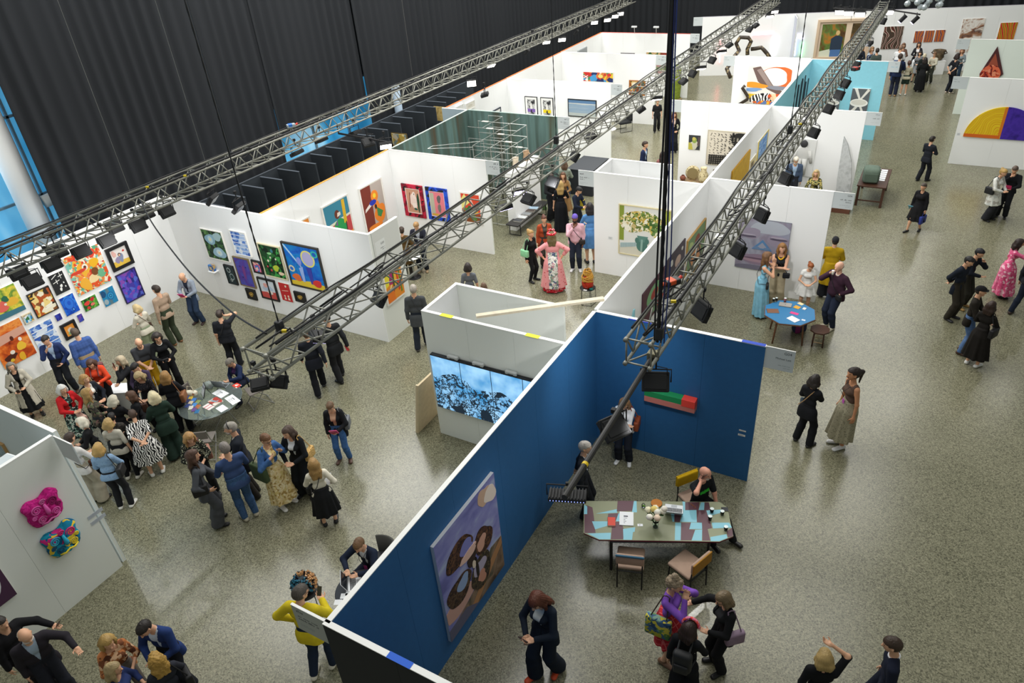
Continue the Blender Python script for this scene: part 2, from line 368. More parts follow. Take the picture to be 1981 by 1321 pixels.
    def leg(B, e, lg, kn=0.0, an=0.0, k=.035, upto=2.0):
        hip, knee, ank, fd = lg
        B.cap(hip, knee, .083*s*lf+e, .056*s*lf+e+kn, k); B.cap(knee, knee+(ank-knee)*.35, .055*s*lf+e+kn, .054*s*lf+e+kn*.6+an*.4, k); B.cap(knee+(ank-knee)*.35, ank, .054*s*lf+e+kn*.6+an*.4, .037*s+e+an, k)
    def foot_(B, lg, e=0.0):
        ank, fd = lg[2], lg[3]; g = ank-np.array([0, 0, .085*s]) if not (sit and cross) else ank-np.array([0, 0, .06*s])
        Rf = np.stack([np.array([fd[1], -fd[0], 0]), fd, np.array([0, 0, 1.0])], 1)
        B.cap(ank, g+fd*-.03*s+np.array([0, 0, .045*s]), .036*s+e, .036*s+e, .02)
        B.cap(g-fd*.045*s+np.array([0, 0, .035*s]), g+fd*.15*s+np.array([0, 0, .026*s]), .036*s+e, .036*s+e*.8, .02, (Rf, (1.05, 1, .8)))
    # body ----------------------------------------------------------
    B = Field(lo, hi, v); torso(B, -.004); neckhead(B)
    hands = []
    for ar in arms: limb(B, 0, ar); hands.append(hand(B, ar))
    for lg in legs: leg(B, -.002, lg); foot_(B, lg, -.006)
    B.mesh('body', M(skin, .55, spec=.3), root)
    cm = tc if not isinstance(tc, str) else cloth(tc)
    bm_ = bc if not isinstance(bc, str) else cloth(bc)
    # lower garment ---------------------------------------------------
    ez = .010
    dress = top in ('dress', 'gown', 'coat', 'kimono')
    rnd = random.Random(sum(map(ord, label))); ph = rnd.random()*6
    def skirtf(Fd, hem_z, flare, waist=.13, fold=.02, e=.0, nf=9):
        g = Fd.pts(); zt = hz+waist*s; t = np.clip((zt-g[..., 2])/(zt-hem_z), 0, 1)
        cx = 0; cy = P0[1]+(legs[0][1][1]+legs[1][1][1])*.25*t
        x = g[..., 0]-cx; y = (g[..., 1]-cy)/.82; rho = np.sqrt(x*x+y*y); phi = np.arctan2(y, x)
        R0 = (max(ww, hw*.8)*1.02*s+e); R1 = hw*1.18*s+e; q = np.clip((zt-g[..., 2])/(.2*s), 0, 1); q = q*q*(3-2*q)
        Rr = R0+(R1-R0)*q+flare*t**1.2+fold*t*np.sin(nf*phi+ph)+fold*.5*t*np.sin(nf*1.7*phi+ph*2)
        Fd.merge(np.maximum(np.maximum((rho-Rr)*.8, hem_z-g[..., 2]), g[..., 2]-zt), .025)
    if bot in ('trousers', 'jeans', 'wide', 'leggings', 'shorts'):
        kn, an = {'trousers': (.012, .03), 'jeans': (.004, .014), 'wide': (.03, .075), 'leggings': (0, .002), 'shorts': (.03, .03)}[bot]
        B = Field(lo, [hi[0], hi[1], hz+.25*s], v)
        B.cap(tp(-hw*.42, -.01, -.02), tp(hw*.42, -.01, -.02), hw*.66*s+ez, hw*.66*s+ez, .04, flat); B.cap(tp(-ww*.4, 0, .12), tp(ww*.4, 0, .12), ww*.66*s+ez, ww*.66*s+ez, .05, flat)
        for lg in legs: leg(B, ez, lg, kn, an, .025)
        g = B.pts(); B.cut(((g-P0) @ Rt)[..., 2]-.125*s)
        lim = .06*s if bot != 'shorts' else .55*s
        if sit and cross: pass
        else: B.cut(lim-g[..., 2])
        B.cut(-(g[..., 2]-.02))
        B.mesh({'jeans': 'jeans', 'shorts': 'shorts'}.get(bot, 'trousers'), bm_, root)
    elif bot == 'skirt':
        B = Field(lo-np.array([.15, .15, 0]), [hi[0]+.15, hi[1]+.15, hz+.25*s], v); skirtf(B, (bhem or .45)*s, .08, e=.012); B.mesh('skirt', bm_, root)
    # shoes -----------------------------------------------------------
    for i, lg in enumerate(legs):
        a = lg[2]; B = Field(a-np.array([.22, .22, .15]), a+np.array([.22, .26, .12]), max(v*.85, .0085)); foot_(B, lg, .006); g = B.pts()
        if not (sit and cross): B.cut(.003-g[..., 2])
        B.cut(g[..., 2]-(a[2]+(.004 if shoe != 'boot' else .09)*s)); B.mesh('shoe', M('#1b1a19' if shoe == 'boot' else shoe, .45), root)
    # upper garment ---------------------------------------------------
    sty = dict(tank=(.008, 0), tee=(.009, .8), blouse=(.014, 1.55), shirt=(.011, 1.97), sweater=(.015, 1.97), blazer=(.017, 1.93), jacket=(.021, 1.95), coat=(.024, 1.93), vest=(.016, 0), dress=(.010, .6), gown=(.008, 0), kimono=(.026, 1.7))[top]
    e, slv = sty; slv = slv if sl is None else sl
    hm = {'tank': -.06, 'tee': -.12, 'blouse': -.10, 'shirt': -.11, 'sweater': -.10, 'blazer': -.17, 'jacket': -.10, 'vest': -.1}.get(top, -.1) if hem is None or dress else hem
    opened = shirt is not None
    def upper(B, e, slv, hm, wedge, nr, cuff=1.0):
        torso(B, e, .035)
        if hm < -.02 and not sit:
            [B.cap(tp(-hw*.42, -.01, zz), tp(hw*.42, -.01, zz), hw*.69*s+e, hw*.69*s+e, .04, flat) for zz in np.arange(-.06, hm-.06, -.06)]
        g = B.pts(); q = (g-P0) @ Rt/s
        B.cut((hm-q[..., 2])*s)
        if slv > 0:
            for ar in arms:
                X = Field(B.lo+2*B.v, B.lo+2*B.v, v); X.lo, X.n, X.F = B.lo, B.n, np.full(B.n, .2, np.float32)
                limb(X, e*.9, ar, slv, .03, cuff); B.merge(X.F, .022)
        else: B.cut((np.abs(q[..., 0])-(sw-.012))*s)
        B.cut((nr-np.where(q[..., 2] > .46, np.linalg.norm((q-np.array([0, .0, .53]))[..., :2], axis=-1)*1.0, 9))*s)
        if not wedge: B.cut((.07-np.linalg.norm(q-np.array([0, .075, .545]), axis=-1))*s*.9)
        if wedge:
            zc, wt = wedge; w = np.where(q[..., 2] > zc, .004+wt*(q[..., 2]-zc)/(.5-zc), .004+.10*np.clip((zc-.1-q[..., 2]), 0, .3) if top != 'coat' else .05)
            B.cut(-np.maximum(-(q[..., 1]-.0), np.abs(q[..., 0])-w)*s)
    lo2 = lo.copy(); lo2[2] = max(0, min(hz-.35*s, min(a[4][2] for a in arms)-.1)); hi2 = hi.copy(); hi2[2] = tp(0, 0, .62)[2]
    if opened:
        B = Field(lo2, hi2, v); B2e = e*.35; torso(B, B2e, .035); g = B.pts(); q = (g-P0) @ Rt/s; B.cut((-.05-q[..., 2])*s); B.cut((.052-np.where(q[..., 2] > .46, np.linalg.norm(q[..., :2], axis=-1), 9))*s)
        B.cut((.05-np.linalg.norm(q-np.array([0, .085, .535]), axis=-1))*s); B.mesh('shirt', shirt if not isinstance(shirt, str) else cloth(shirt), root)
    if dress:
        hemz = (hem if hem is not None else .45)*s
        pad = np.array([.2, .2, 0]); B = Field(np.minimum(lo2, [9, 9, hemz-.03])-pad, hi2+pad, v)
        upper(B, e, slv, -.02 if not opened else -.02, (.05, .075) if opened else None, .062)
        skirtf(B, hemz, {'dress': .10, 'gown': .05, 'coat': .06, 'kimono': .13}[top], .13, .022 if top != 'coat' else .01, e=e*.6)
        if opened:
            g = B.pts(); q = (g-P0) @ Rt/s; B.cut(-np.maximum(-(g[..., 1]-.02), np.abs(g[..., 0])-np.clip(.045+.09*(hz-g[..., 2]), .012, .16))*1.0)
        B.mesh({'coat': 'coat', 'kimono': 'kimono'}.get(top, 'dress'), cm, root)
    else:
        B = Field(lo2, hi2, v); upper(B, e, slv, hm, ((.12 if top == 'blazer' else .02, .075) if opened else None), .066 if top not in ('blouse', 'tank') else .085)
        B.mesh({'tee': 't_shirt', 'tank': 'top', 'blouse': 'blouse', 'shirt': 'shirt', 'sweater': 'sweater', 'blazer': 'blazer', 'jacket': 'jacket', 'vest': 'vest'}[top], cm, root)
    if collar:
        B = MB(); B.tube([tp(.062*math.cos(a), -.012+.058*math.sin(a), .515-.035*max(0, math.sin(a))) for a in np.linspace(0, 2*PI, 17)], .014*s, 6); B.build('collar', cloth(collar), root, True)
    # hair ------------------------------------------------------------
    hm_ = M(hc, .55, mottle=.25) if hair not in ('cap', 'beanie') else cloth(hc)
    if hair != 'bald':
        lo3 = np.minimum(hc0-.22, tp(0, -.1, .1)-.2); hi3 = hc0+.22; B = Field(lo3, hi3, v if v > .012 else .0095); e2 = {'short': .010, 'fringe': .006, 'cap': .014, 'beanie': .014}.get(hair, .017)*s
        e2 = max(e2, v*.8)
        B.cap(hp(0, -.02, .024), hp(0, .010, .028), .089*s+e2, .087*s+e2, .01, flath)
        longy = hair in ('long', 'longcurly', 'bob', 'curly', 'lob')
        if longy:
            zl = {'long': -.30, 'longcurly': -.24, 'bob': -.115, 'curly': -.09, 'lob': -.17}[hair]
            for x in (-.055, -.02, .02, .055): B.cap(hp(x, -.045, .02), hp(x*1.35, -.075, zl*.5), .05*s, .045*s, .03); B.cap(hp(x*1.35, -.075, zl*.5), hp(x*1.3, -.095, zl), .045*s, .026*s, .03)
            for sg in (-1, 1): B.cap(hp(sg*.07, .0, .02), hp(sg*.088, .0, -.05), .03*s, .032*s, .03); B.cap(hp(sg*.088, .0, -.05), hp(sg*.085, .01 if zl > -.2 else .03, max(zl, -.22)), .032*s, .022*s, .03)
        if hair == 'pony': B.cap(hp(0, -.10, .05), hp(0, -.15, .03), .03*s, .035*s, .02); B.cap(hp(0, -.15, .03), hp(0, -.13, -.2), .035*s, .012*s, .03)
        if hair == 'bun': B.cap(hp(0, -.09, .09), hp(0, -.10, .10), .045*s, .045*s, .015)
        if hair == 'topknot': B.cap(hp(0, -.02, .13), hp(0, -.03, .15), .05*s, .045*s, .015)
        g = B.pts(); q = ((g-hc0) @ Rh)/s
        if hair in ('curly', 'longcurly', 'topknot'):
            B.F += (.011*np.sin(q[..., 0]*95+2*np.sin(q[..., 2]*60))*np.sin(q[..., 1]*88+1)*np.sin(q[..., 2]*92)).astype(np.float32)*s
        elif hair not in ('cap', 'beanie'):
            ang = np.arctan2(q[..., 0], -q[..., 1]); B.F += (.0035*np.sin(ang*26+q[..., 2]*18)).astype(np.float32)
        yb = {'short': .042, 'fringe': -.03, 'cap': .2, 'beanie': .2}.get(hair, .050)
        zf = {'short': .050, 'fringe': .2, 'cap': .2, 'beanie': .2}.get(hair, .062)
        # the face stays free
        B.cut(-np.maximum.reduce([-(q[..., 1]-yb), q[..., 2]-zf, np.abs(q[..., 0])-.2])*s)
        if hair in ('short', 'pony', 'bun', 'topknot'): B.cut(-np.maximum(-(q[..., 1]+.012+.5*q[..., 2]), q[..., 2]-.028)*s); B.cut((-.075-q[..., 2])*s) if hair == 'short' else None
        if hair == 'fringe': B.cut((q[..., 2]-.035)*s); B.cut((-.07-q[..., 2])*s)
        if hair in ('cap', 'beanie'): B.cut((.028-q[..., 2]+.25*np.clip(q[..., 1], -.2, 0)*.6)*s)
        if longy: B.cut(-np.maximum.reduce([-(q[..., 1]-.020), q[..., 2]-.035, np.abs(q[..., 0])-.064])*s)
        if hair == 'cap': B.cap(hp(-.035, .09, .045), hp(.035, .09, .045), .045*s, .045*s, .01, (Rh, (1, 1.3, .22)))
        B.mesh({'cap': 'cap', 'beanie': 'beanie'}.get(hair, 'hair'), hm_, root)
        if hair == 'cap': # hair below the cap
            B = Field(hc0-.2, hc0+.2, max(v, .011)); B.cap(hp(0, -.022, .02), hp(0, -.012, .02), .089*s+.008, .087*s+.008, .01, flath); g = B.pts(); q = ((g-hc0) @ Rh)/s; B.cut((q[..., 1]+.01)*s); B.cut((-.075-q[..., 2])*s); B.cut((q[..., 2]-.03)*s); B.mesh('hair', M('#2a211b', .7), root)
    if beard:
        B = Field(hc0-.16, hc0+.16, max(v*.9, .009)); B.cap(hp(-.035, .045, -.055), hp(.035, .045, -.055), .038*s, .038*s, .02); B.cap(hp(0, .062, -.06), hp(0, .064, -.095), .042*s, .03*s, .03)
        g = B.pts(); q = ((g-hc0) @ Rh)/s; B.cut((q[..., 2]+.042)*s); B.mesh('beard', M(beard, .8), root)
    if fine:
        for sg in (-1, 1):
            E = MB(); E.ball(hp(sg*.032, .0835, .012), (.013*s, .009*s, .009*s), 8, 5); E.build('eye', M('#3a2c26', .3), root, True)
            E = MB(); E.tube([hp(sg*.016, .0935, .031), hp(sg*.034, .092, .036), hp(sg*.050, .080, .031)], .0045*s, 5); E.build('eyebrow', M(hc if hair not in ('cap', 'beanie', 'bald') else '#4a3a30', .8), root, True)
        E = MB(); E.tube([hp(-.024, .083, -.058), hp(0, .093, -.055), hp(.024, .083, -.058)], [.004*s, .0085*s, .004*s], 6); E.build('mouth', M('#a8574f' if not m else '#a86a5c', .5), root, True)
    if glasses and fine:
        E = MB()
        for sg in (-1, 1):
            E.tube([hp(sg*.034+.022*math.cos(a), .103, .010+.017*math.sin(a)) for a in np.linspace(0, 2*PI, 13)], .0032*s, 5); E.tube([hp(sg*.056, .10, .014), hp(sg*.086, .0, .012)], .0028*s, 5)
        E.tube([hp(-.012, .106, .014), hp(.012, .106, .014)], .003*s, 5); E.build('glasses', M(glasses, .3), root)
    def chest(x, z):          # a place just off the front of the clothes
        r = np.interp(z, [0, .17, .36, .47], [hw, ww, cw*1.05, .08])*.72+(.05 if (not m and .28 < z < .42) else 0)
        return tp(x, r+e+.018, z)
    if lanyard and fine:
        E = MB(); E.tube([tp(-.07, -.03, .50), tp(-.06, .07+e, .46), chest(-.03, .36), chest(0, .2), chest(.03, .36), tp(.06, .07+e, .46), tp(.07, -.03, .50)], .0045, 5)
        E.build('lanyard', M('#1c1c22', .7), root); E = MB(); p = chest(0, .13); E.box(p[0]-.035, p[0]+.035, p[1]-.002, p[1]+.004, p[2]-.05, p[2]+.05); E.build('badge', M(lanyard, .5), root)
    if neck == 'scarf_yellow':
        E = MB(); E.tube([tp(.075*math.cos(a), .02+.075*math.sin(a), .49-.06*max(0, math.sin(a))**2) for a in np.linspace(-.6, PI+.6, 15)], [.008+.014*max(0, math.sin(a)) for a in np.linspace(-.6, PI+.6, 15)], 7); E.build('necklace', M('#e8b624', .5), root, True)
    if neck == 'pearls':
        E = MB(); E.tube([tp(.06*math.cos(a), .0+.075*math.sin(a), .50-.04*max(0, math.sin(a))) for a in np.linspace(0, 2*PI, 17)], .008, 6); E.build('necklace', M('#ece7da', .3), root, True)
    # things carried --------------------------------------------------
    cz, sz = math.cos(rz), math.sin(rz)
    def world(p): return (pos0[0]+cz*p[0]-sz*p[1], pos0[1]+sz*p[0]+cz*p[1], p[2])
    for it in items:
        kind, lab, col = it[0], it[1], it[2]; side = it[3] if len(it) > 3 else 'R'; i = 0 if side == 'L' else 1; sg = -1 if i == 0 else 1
        hpnt, f, sd, nr = hands[i]; mat = col if not isinstance(col, str) else M(col, .55)
        if kind in ('phone', 'book', 'booklet', 'paper', 'cup', 'wine', 'camera'):
            t = thing({'wine': 'wine_glass', 'paper': 'sheet_of_paper'}.get(kind, kind), lab, {'wine': 'glass', 'booklet': 'book'}.get(kind, kind), world(hpnt), rz)
            Tm = Matrix.Rotation(math.radians(-35 if kind != 'phone' or hpnt[2] < 1.3*s else 0), 4, 'X')
            if kind == 'phone': MB().rbox(-.036, .036, -.004, .004, -.03, .12, .004, T=Tm).build('phone_case', M('#17181b', .3), t); MB().box(-.032, .032, -.0052, -.004, -.025, .115, T=Tm).build('screen', mat if col != '#17181b' else M('#30343c', .2), t)
            elif kind in ('book', 'booklet'):
                MB().rbox(-.08, .08, -.009, .009, -.05, .16, .003, T=Tm).build('cover', mat, t); MB().box(-.074, .0825, -.006, .006, -.045, .155, T=Tm).build('pages', M('#e9e4d8', .8), t)
            elif kind == 'paper': MB().box(-.075, .075, -.001, .001, -.04, .17, T=Tm).build('sheet', mat, t)
            elif kind == 'cup': MB().lathe([(.026, -.05), (.036, .05), (.033, .05), (.024, -.045)], 14).build('cup_wall', mat, t, True); MB().lathe([(.037, .046), (.037, .054), (.03, .058)], 14).build('lid', M('#efeae2', .5), t, True)
            elif kind == 'wine': MB().lathe([(.03, -.09), (.004, -.085), (.004, -.02), (.03, .01), (.036, .05), (.028, .08)], 14).build('bowl', mat, t, True)
            elif kind == 'camera': MB().rbox(-.065, .065, -.03, .03, -.03, .06, .01).build('camera_body', mat, t); MB().tube([(0, .02, .01), (0, .11, .0)], .03, 12).build('camera_lens', M('#101012', .3), t)
        elif kind in ('shoulder', 'tote', 'handbag', 'crossbody', 'backpack', 'beltbag'):
            mat = col if not isinstance(col, str) else M(col, .6, mottle=.1); strapm = M(it[4], .6) if len(it) > 4 else mat
            if kind == 'backpack':
                t = thing('backpack', lab, 'backpack', world(tp(0, -.20-.02*fat, .30)), rz); MB().rbox(-.13, .13, -.07, .06, -.20, .17, .05, seg=3).build('pack', mat, t, True); MB().rbox(-.10, .10, -.10, -.06, -.18, -.02, .02).build('pocket', mat, t, True)
                sb = MB()
                for q in (-1, 1):
                    b0 = np.array(tp(q*.085, .03, .545))-np.array(tp(0, -.20-.02*fat, .30)); b1 = np.array(chest(q*.09, .36))-np.array(tp(0, -.20-.02*fat, .30)); b2 = np.array(tp(q*.15, 0, .12))-np.array(tp(0, -.20-.02*fat, .30)); sb.tube([(q*.08, .03, .15), b0, b1, b2, (q*.1, .0, -.17)], .014, 6)
                sb.build('strap', strapm, t)
            else:
                base = {'shoulder': tp(sg*(hw+.09), -.03, .12), 'tote': tp(sg*(hw+.10), -.04, .08), 'handbag': np.array(hpnt)-np.array([0, 0, .24]), 'crossbody': tp(sg*(hw+.02), .13, .02), 'beltbag': chest(.06, .12)}[kind]
                dim = {'shoulder': (.05, .14, .11), 'tote': (.055, .19, .19), 'handbag': (.05, .16, .13), 'crossbody': (.09, .035, .075), 'beltbag': (.10, .04, .075)}[kind]
                t = thing('shoulder_bag' if kind in ('shoulder', 'tote') else ('handbag' if kind == 'handbag' else 'crossbody_bag'), lab, 'bag', world(base), rz)
                MB().rbox(-dim[0], dim[0], -dim[1], dim[1], -dim[2], dim[2], .028, seg=3).build('pouch', mat, t, True)
                if kind in ('shoulder', 'tote'):
                    sp = [np.array(tp(sg*(sw-.03), -.02, .565))-base]; MB().tube([(0, dim[1]*.6, dim[2]), sp[0]+np.array([0, .045, -.02]), sp[0], sp[0]+np.array([0, -.045, -.02]), (0, -dim[1]*.6, dim[2])], .010, 6).build('strap', strapm, t)
                elif kind == 'handbag': MB().tube([(0, -.08, dim[2]), (0, -.05, .23), (0, .05, .23), (0, .08, dim[2])], .008, 6).build('handle', strapm, t)
                else:
                    q = -sg; MB().tube([np.array((0, .0, dim[2])), np.array(chest(sg*.10, .22))-base, np.array(chest(q*.02, .38))-base, np.array(tp(q*.10, .05, .53))-base, np.array(tp(q*.08, -.07, .50))-base, np.array(tp(sg*.05, -.15*fat, .25))-base, np.array(tp(sg*(hw+.03), -.08, .05))-base, np.array((0, -.03, dim[2]*.6))], .008, 6).build('strap', strapm, t)
    return root
# ------------------------------------------------------------------ the hall
H = 3.15
WHITE = M('#f5f6f6', .75, spec=.2); WHITE2 = M('#e6eae4', .8, spec=.2); EDGE = M('#f4f4f1', .7)
def floor_mat():
    m = bpy.data.materials.new('polished_concrete'); m.use_nodes = True; nt = m.node_tree; N = nt.nodes; L = nt.links; b = N['Principled BSDF']
    tc = N.new('ShaderNodeTexCoord')
    big = N.new('ShaderNodeTexNoise'); big.inputs['Scale'].default_value = .35; big.inputs['Detail'].default_value = 2; big.inputs['Roughness'].default_value = .6
    base = N.new('ShaderNodeValToRGB'); base.color_ramp.elements[0].position = .32; base.color_ramp.elements[1].position = .68
    base.color_ramp.elements[0].color = lin('#66654f'); base.color_ramp.elements[1].color = lin('#807d66')
    L.new(tc.outputs['Object'], big.inputs['Vector']); L.new(big.outputs['Fac'], base.inputs['Fac'])
    v = N.new('ShaderNodeTexVoronoi'); v.inputs['Scale'].default_value = 58; L.new(tc.outputs['Object'], v.inputs['Vector'])
    sp = N.new('ShaderNodeSeparateColor'); L.new(v.outputs['Color'], sp.inputs[0])
    r1 = N.new('ShaderNodeValToRGB'); r1.color_ramp.interpolation = 'CONSTANT'
    els = ((0, '#2a2a22'), (.11, '#545344'), (.26, '#7b7964'), (.62, '#928f77'), (.84, '#a8a58b'))
    while len(r1.color_ramp.elements) < len(els): r1.color_ramp.elements.new(.5)
    for e, (p, c) in zip(r1.color_ramp.elements, els): e.position = p; e.color = lin(c)
    L.new(sp.outputs[0], r1.inputs['Fac'])
    mx2 = N.new('ShaderNodeMix'); mx2.data_type = 'RGBA'; mx2.inputs['Factor'].default_value = .5; L.new(base.outputs['Color'], mx2.inputs['A']); L.new(r1.outputs['Color'], mx2.inputs['B'])
    L.new(mx2.outputs['Result'], b.inputs['Base Color'])
    rr = N.new('ShaderNodeValToRGB'); rr.color_ramp.elements[0].color = (.17, .17, .17, 1); rr.color_ramp.elements[1].color = (.28, .28, .28, 1); L.new(big.outputs['Fac'], rr.inputs['Fac']); L.new(rr.outputs['Color'], b.inputs['Roughness'])
    b.inputs['Specular IOR Level'].default_value = .55
    return m
structure('floor', MB().box(-19, 14, -16, 42, -.2, 0), floor_mat())

def wall(name, p0, p1, mat, n, h=H, t=.07, z0=0.0, edge=EDGE, back=None, seams=True):
    """an upright panel whose face runs from p0 to p1; n points out of the face; faint joints between its boards"""
    p0 = np.array(p0, float); p1 = np.array(p1, float); n = np.array(n, float); d = p1-p0; Ln = np.linalg.norm(d); d = d/Ln
    Tm = Matrix(((d[0], -n[0], 0, p0[0]), (d[1], -n[1], 0, p0[1]), (0, 0, 1, 0), (0, 0, 0, 1)))
    mb = MB(); k = max(1, int(round(Ln/1.22))) if seams else 1
    for i in range(k):
        g = .0015 if seams else 0
        mb.box(i*Ln/k+(g if i else 0), (i+1)*Ln/k-(g if i < k-1 else 0), 0, .02, z0, h-.012, 0, Tm)
    mb.box(0, Ln, .0205, t-.0105, z0, h-.012, 1, Tm); mb.box(0, Ln, t-.01, t, z0, h-.012, 2, Tm); mb.box(-.002, Ln+.002, -.002, t+.002, h-.012, h, 3, Tm)
    return structure(name, mb, [mat, WHITE2, back or mat, edge])
NX, NY = (1, 0), (0, -1)
BLUE = M('#2a6296', .6, mottle=.04, spec=.35); TEAL = M('#8fcfdf', .7, mottle=.03, spec=.2); SHADEW = M('#25282a', .8)  # last one: shadow on the front wall's outer face, put into its colour
GREEN = PM('cloud', ['#575040', '#4e615b', '#66827e', '#5c6d62', '#544d3a'], 1.7, .75, .8, 3, stretch=(1, 1, .08))
# spine
wall('wall_spine_blue', (.0, -7.62), (.0, 0), BLUE, NX, back=WHITE)
wall('wall_spine_white', (.0, 0.08), (.0, 22.2), WHITE, NX)
wall('wall_spine_teal', (.0, 14.9), (.0, 22.25), TEAL, NX, t=.02, h=3.14, seams=False).location.x = .022
wall('wall_blue_back', (.0, 0), (3.16, 0), BLUE, NY, back=WHITE)
wall('wall_blue_front', (-.07, -7.66), (3.1, -7.66), SHADEW, NY, back=BLUE)
wall('wall_painting_bay_back', (.0, 7.56), (3.1, 7.56), WHITE, NY)
wall('wall_sculpture_bay_back', (.0, 14.84), (2.97, 14.84), WHITE, NY)
wall('wall_teal_back', (.0, 22.22), (2.88, 22.22), TEAL, NY)
# store beside the spine
wall('wall_store_front', (-3.22, -1.27), (-.07, -1.27), WHITE2, NY, back=WHITE)
wall('wall_store_back', (-3.22, -.07), (-.66, -.07), WHITE2, NY)
wall('wall_store_end', (-3.15, -1.2), (-3.15, -.07), WHITE, NX)
wall('wall_flowers_front', (-3.16, 7.07), (-.07, 7.07), WHITE, NY)
wall('wall_flowers_back', (-3.16, 8.25), (-1.29, 8.25), WHITE, NY)
wall('wall_flowers_end', (-3.09, 7.14), (-3.09, 8.25), WHITE, NX)
wall('wall_calligraphy', (-3.14, 14.85), (-.07, 14.85), WHITE, NY)
wall('wall_abstract', (-3.18, 22.32), (-.07, 22.32), WHITE, NY)
# left row
wall('wall_salon_left', (-14.5, -11), (-14.5, 1.3), WHITE, NX)
wall('wall_salon_back', (-14.5, 1.3), (-6.65, 1.3), WHITE, NY)
wall('wall_block_end', (-6.65, 1.37), (-6.65, 2.5), WHITE2, NX)
wall('wall_cutout_left', (-10.42, 1.37), (-10.42, 7.0), WHITE, NX, edge=M('#e8a34a', .7))
wall('wall_cutout_back', (-10.42, 7.0), (-6.7, 7.0), WHITE, NY, edge=M('#e2d8cf', .7))
wall('wall_green_left', (-10.38, 7.07), (-10.38, 11.85), GREEN, NX, edge=M('#b9c4bd', .7))
wall('wall_green_back', (-10.38, 11.85), (-6.66, 11.85), GREEN, NY, edge=M('#a9bdb6', .7))
wall('wall_green_rear', (-11.55, 11.82), (-10.45, 11.82), M('#a9bcc6', .8), NY)
wall('wall_photo_left', (-11.4, 11.9), (-11.4, 16.6), WHITE, NX, edge=M('#e0793f', .7))
wall('wall_photo_back', (-11.4, 16.6), (-6.6, 16.6), WHITE, NY)
wall('wall_collage_left', (-11.42, 16.67), (-11.42, 22.0), WHITE, NX, edge=M('#e0793f', .7))
wall('wall_collage_back', (-11.42, 22.0), (-6.65, 22.0), WHITE, NY)
wall('wall_far_left', (-11.44, 22.07), (-11.44, 27.0), WHITE, NX, edge=M('#e0793f', .7))
wall('wall_far_back', (-11.44, 27.0), (-6.63, 27.0), WHITE, NY, edge=M('#d8655a', .7))
# near left booth
wall('wall_mask', (-6.55, -11.5), (-6.55, -6.95), WHITE2, NX, back=WHITE)
wall('wall_mask_rear', (-10.5, -6.9), (-6.62, -6.9), M('#dfe9ea', .8), NY)
# right row
wall('wall_halfdisc', (5.72, 20.1), (12, 20.1), WHITE, NY)
wall('wall_diamond', (5.6, 27.0), (12, 27.0), M('#e3ece4', .8), NY)
# the back of the hall, turned a little
BK0, BK1 = np.array([-7.43, 31.82]), np.array([7.69, 36.06]); BKD = (BK1-BK0)/np.linalg.norm(BK1-BK0); BKN = np.array([BKD[1], -BKD[0]])
wall('wall_far_end', BK0, BK1+BKD*4, WHITE, BKN, edge=M('#b9b4c0', .7))
bi = np.array([-2.77, 33.13]); wall('wall_neon_return', bi-BKN*(-.0), bi+BKN*1.2, M('#c9cfdd', .8), (BKD*-1), h=3.1)
wall('wall_neon_return_inner', bi+BKD*.08+BKN*1.2, bi+BKD*.08, WHITE, BKD, h=3.1, t=.03)

# curtains ---------------------------------------------------------
CURT = M('#2a2c2f', .95, spec=.08)
def curtain(name, label, p0, p1, z0, z1, n=(1, 0), amp=.05, pitch=.42, seed=0):
    p0 = np.array(p0, float); p1 = np.array(p1, float); Ln = np.linalg.norm(p1-p0); d = (p1-p0)/Ln; k = int(Ln/pitch*8); rnd = random.Random(seed); nn = np.array(n, float)
    ph = 0; offs = []
    for i in range(k+1):
        ph += 2*PI/8*(.6+.8*rnd.random()); offs.append(amp*math.sin(ph)*(0.35+.9*abs(math.sin(i*.037+seed)))-.002*i*0)
    vs = []; 
    for zi, z in enumerate((z0, (z0+z1)/2, z1)):
        for i in range(k+1):
            p = p0+d*Ln*i/k+nn*offs[i]*(1.0 if zi == 0 else .85); vs.append((p[0], p[1], z))
    for zi, z in enumerate((z0, (z0+z1)/2, z1)):
        for i in range(k+1):
            p = p0+d*Ln*i/k+nn*(offs[i]*(1.0 if zi == 0 else .85)-.02); vs.append((p[0], p[1], z))
    w = k+1; fs = []
    for o in (0, 3*w): fs += [(o+r*w+i, o+r*w+i+1, o+(r+1)*w+i+1, o+(r+1)*w+i) for r in range(2) for i in range(k)]
    o = MB().add(vs, fs).build(name, CURT, None, True); return tag(o, label, 'curtain')
curtain('stage_curtain', 'tall black pleated drape beside the blue windows on the left', (-15.3, -1.28), (-15.3, 7.05), 0, 13, seed=2)
curtain('stage_curtain', 'raised black pleated drape above the low blue window strip', (-15.32, 7.05), (-15.32, 12.0), 3.12, 13, seed=5)
curtain('stage_curtain', 'long black pleated drape running behind the far left booths', (-15.3, 12.0), (-15.3, 36.0), 0, 13, seed=8)
curtain('stage_curtain', 'wide black pleated drape closing the far end of the hall', (-15.4, 36.6), (14, 38.6), 0, 13, (0, -1), seed=11)
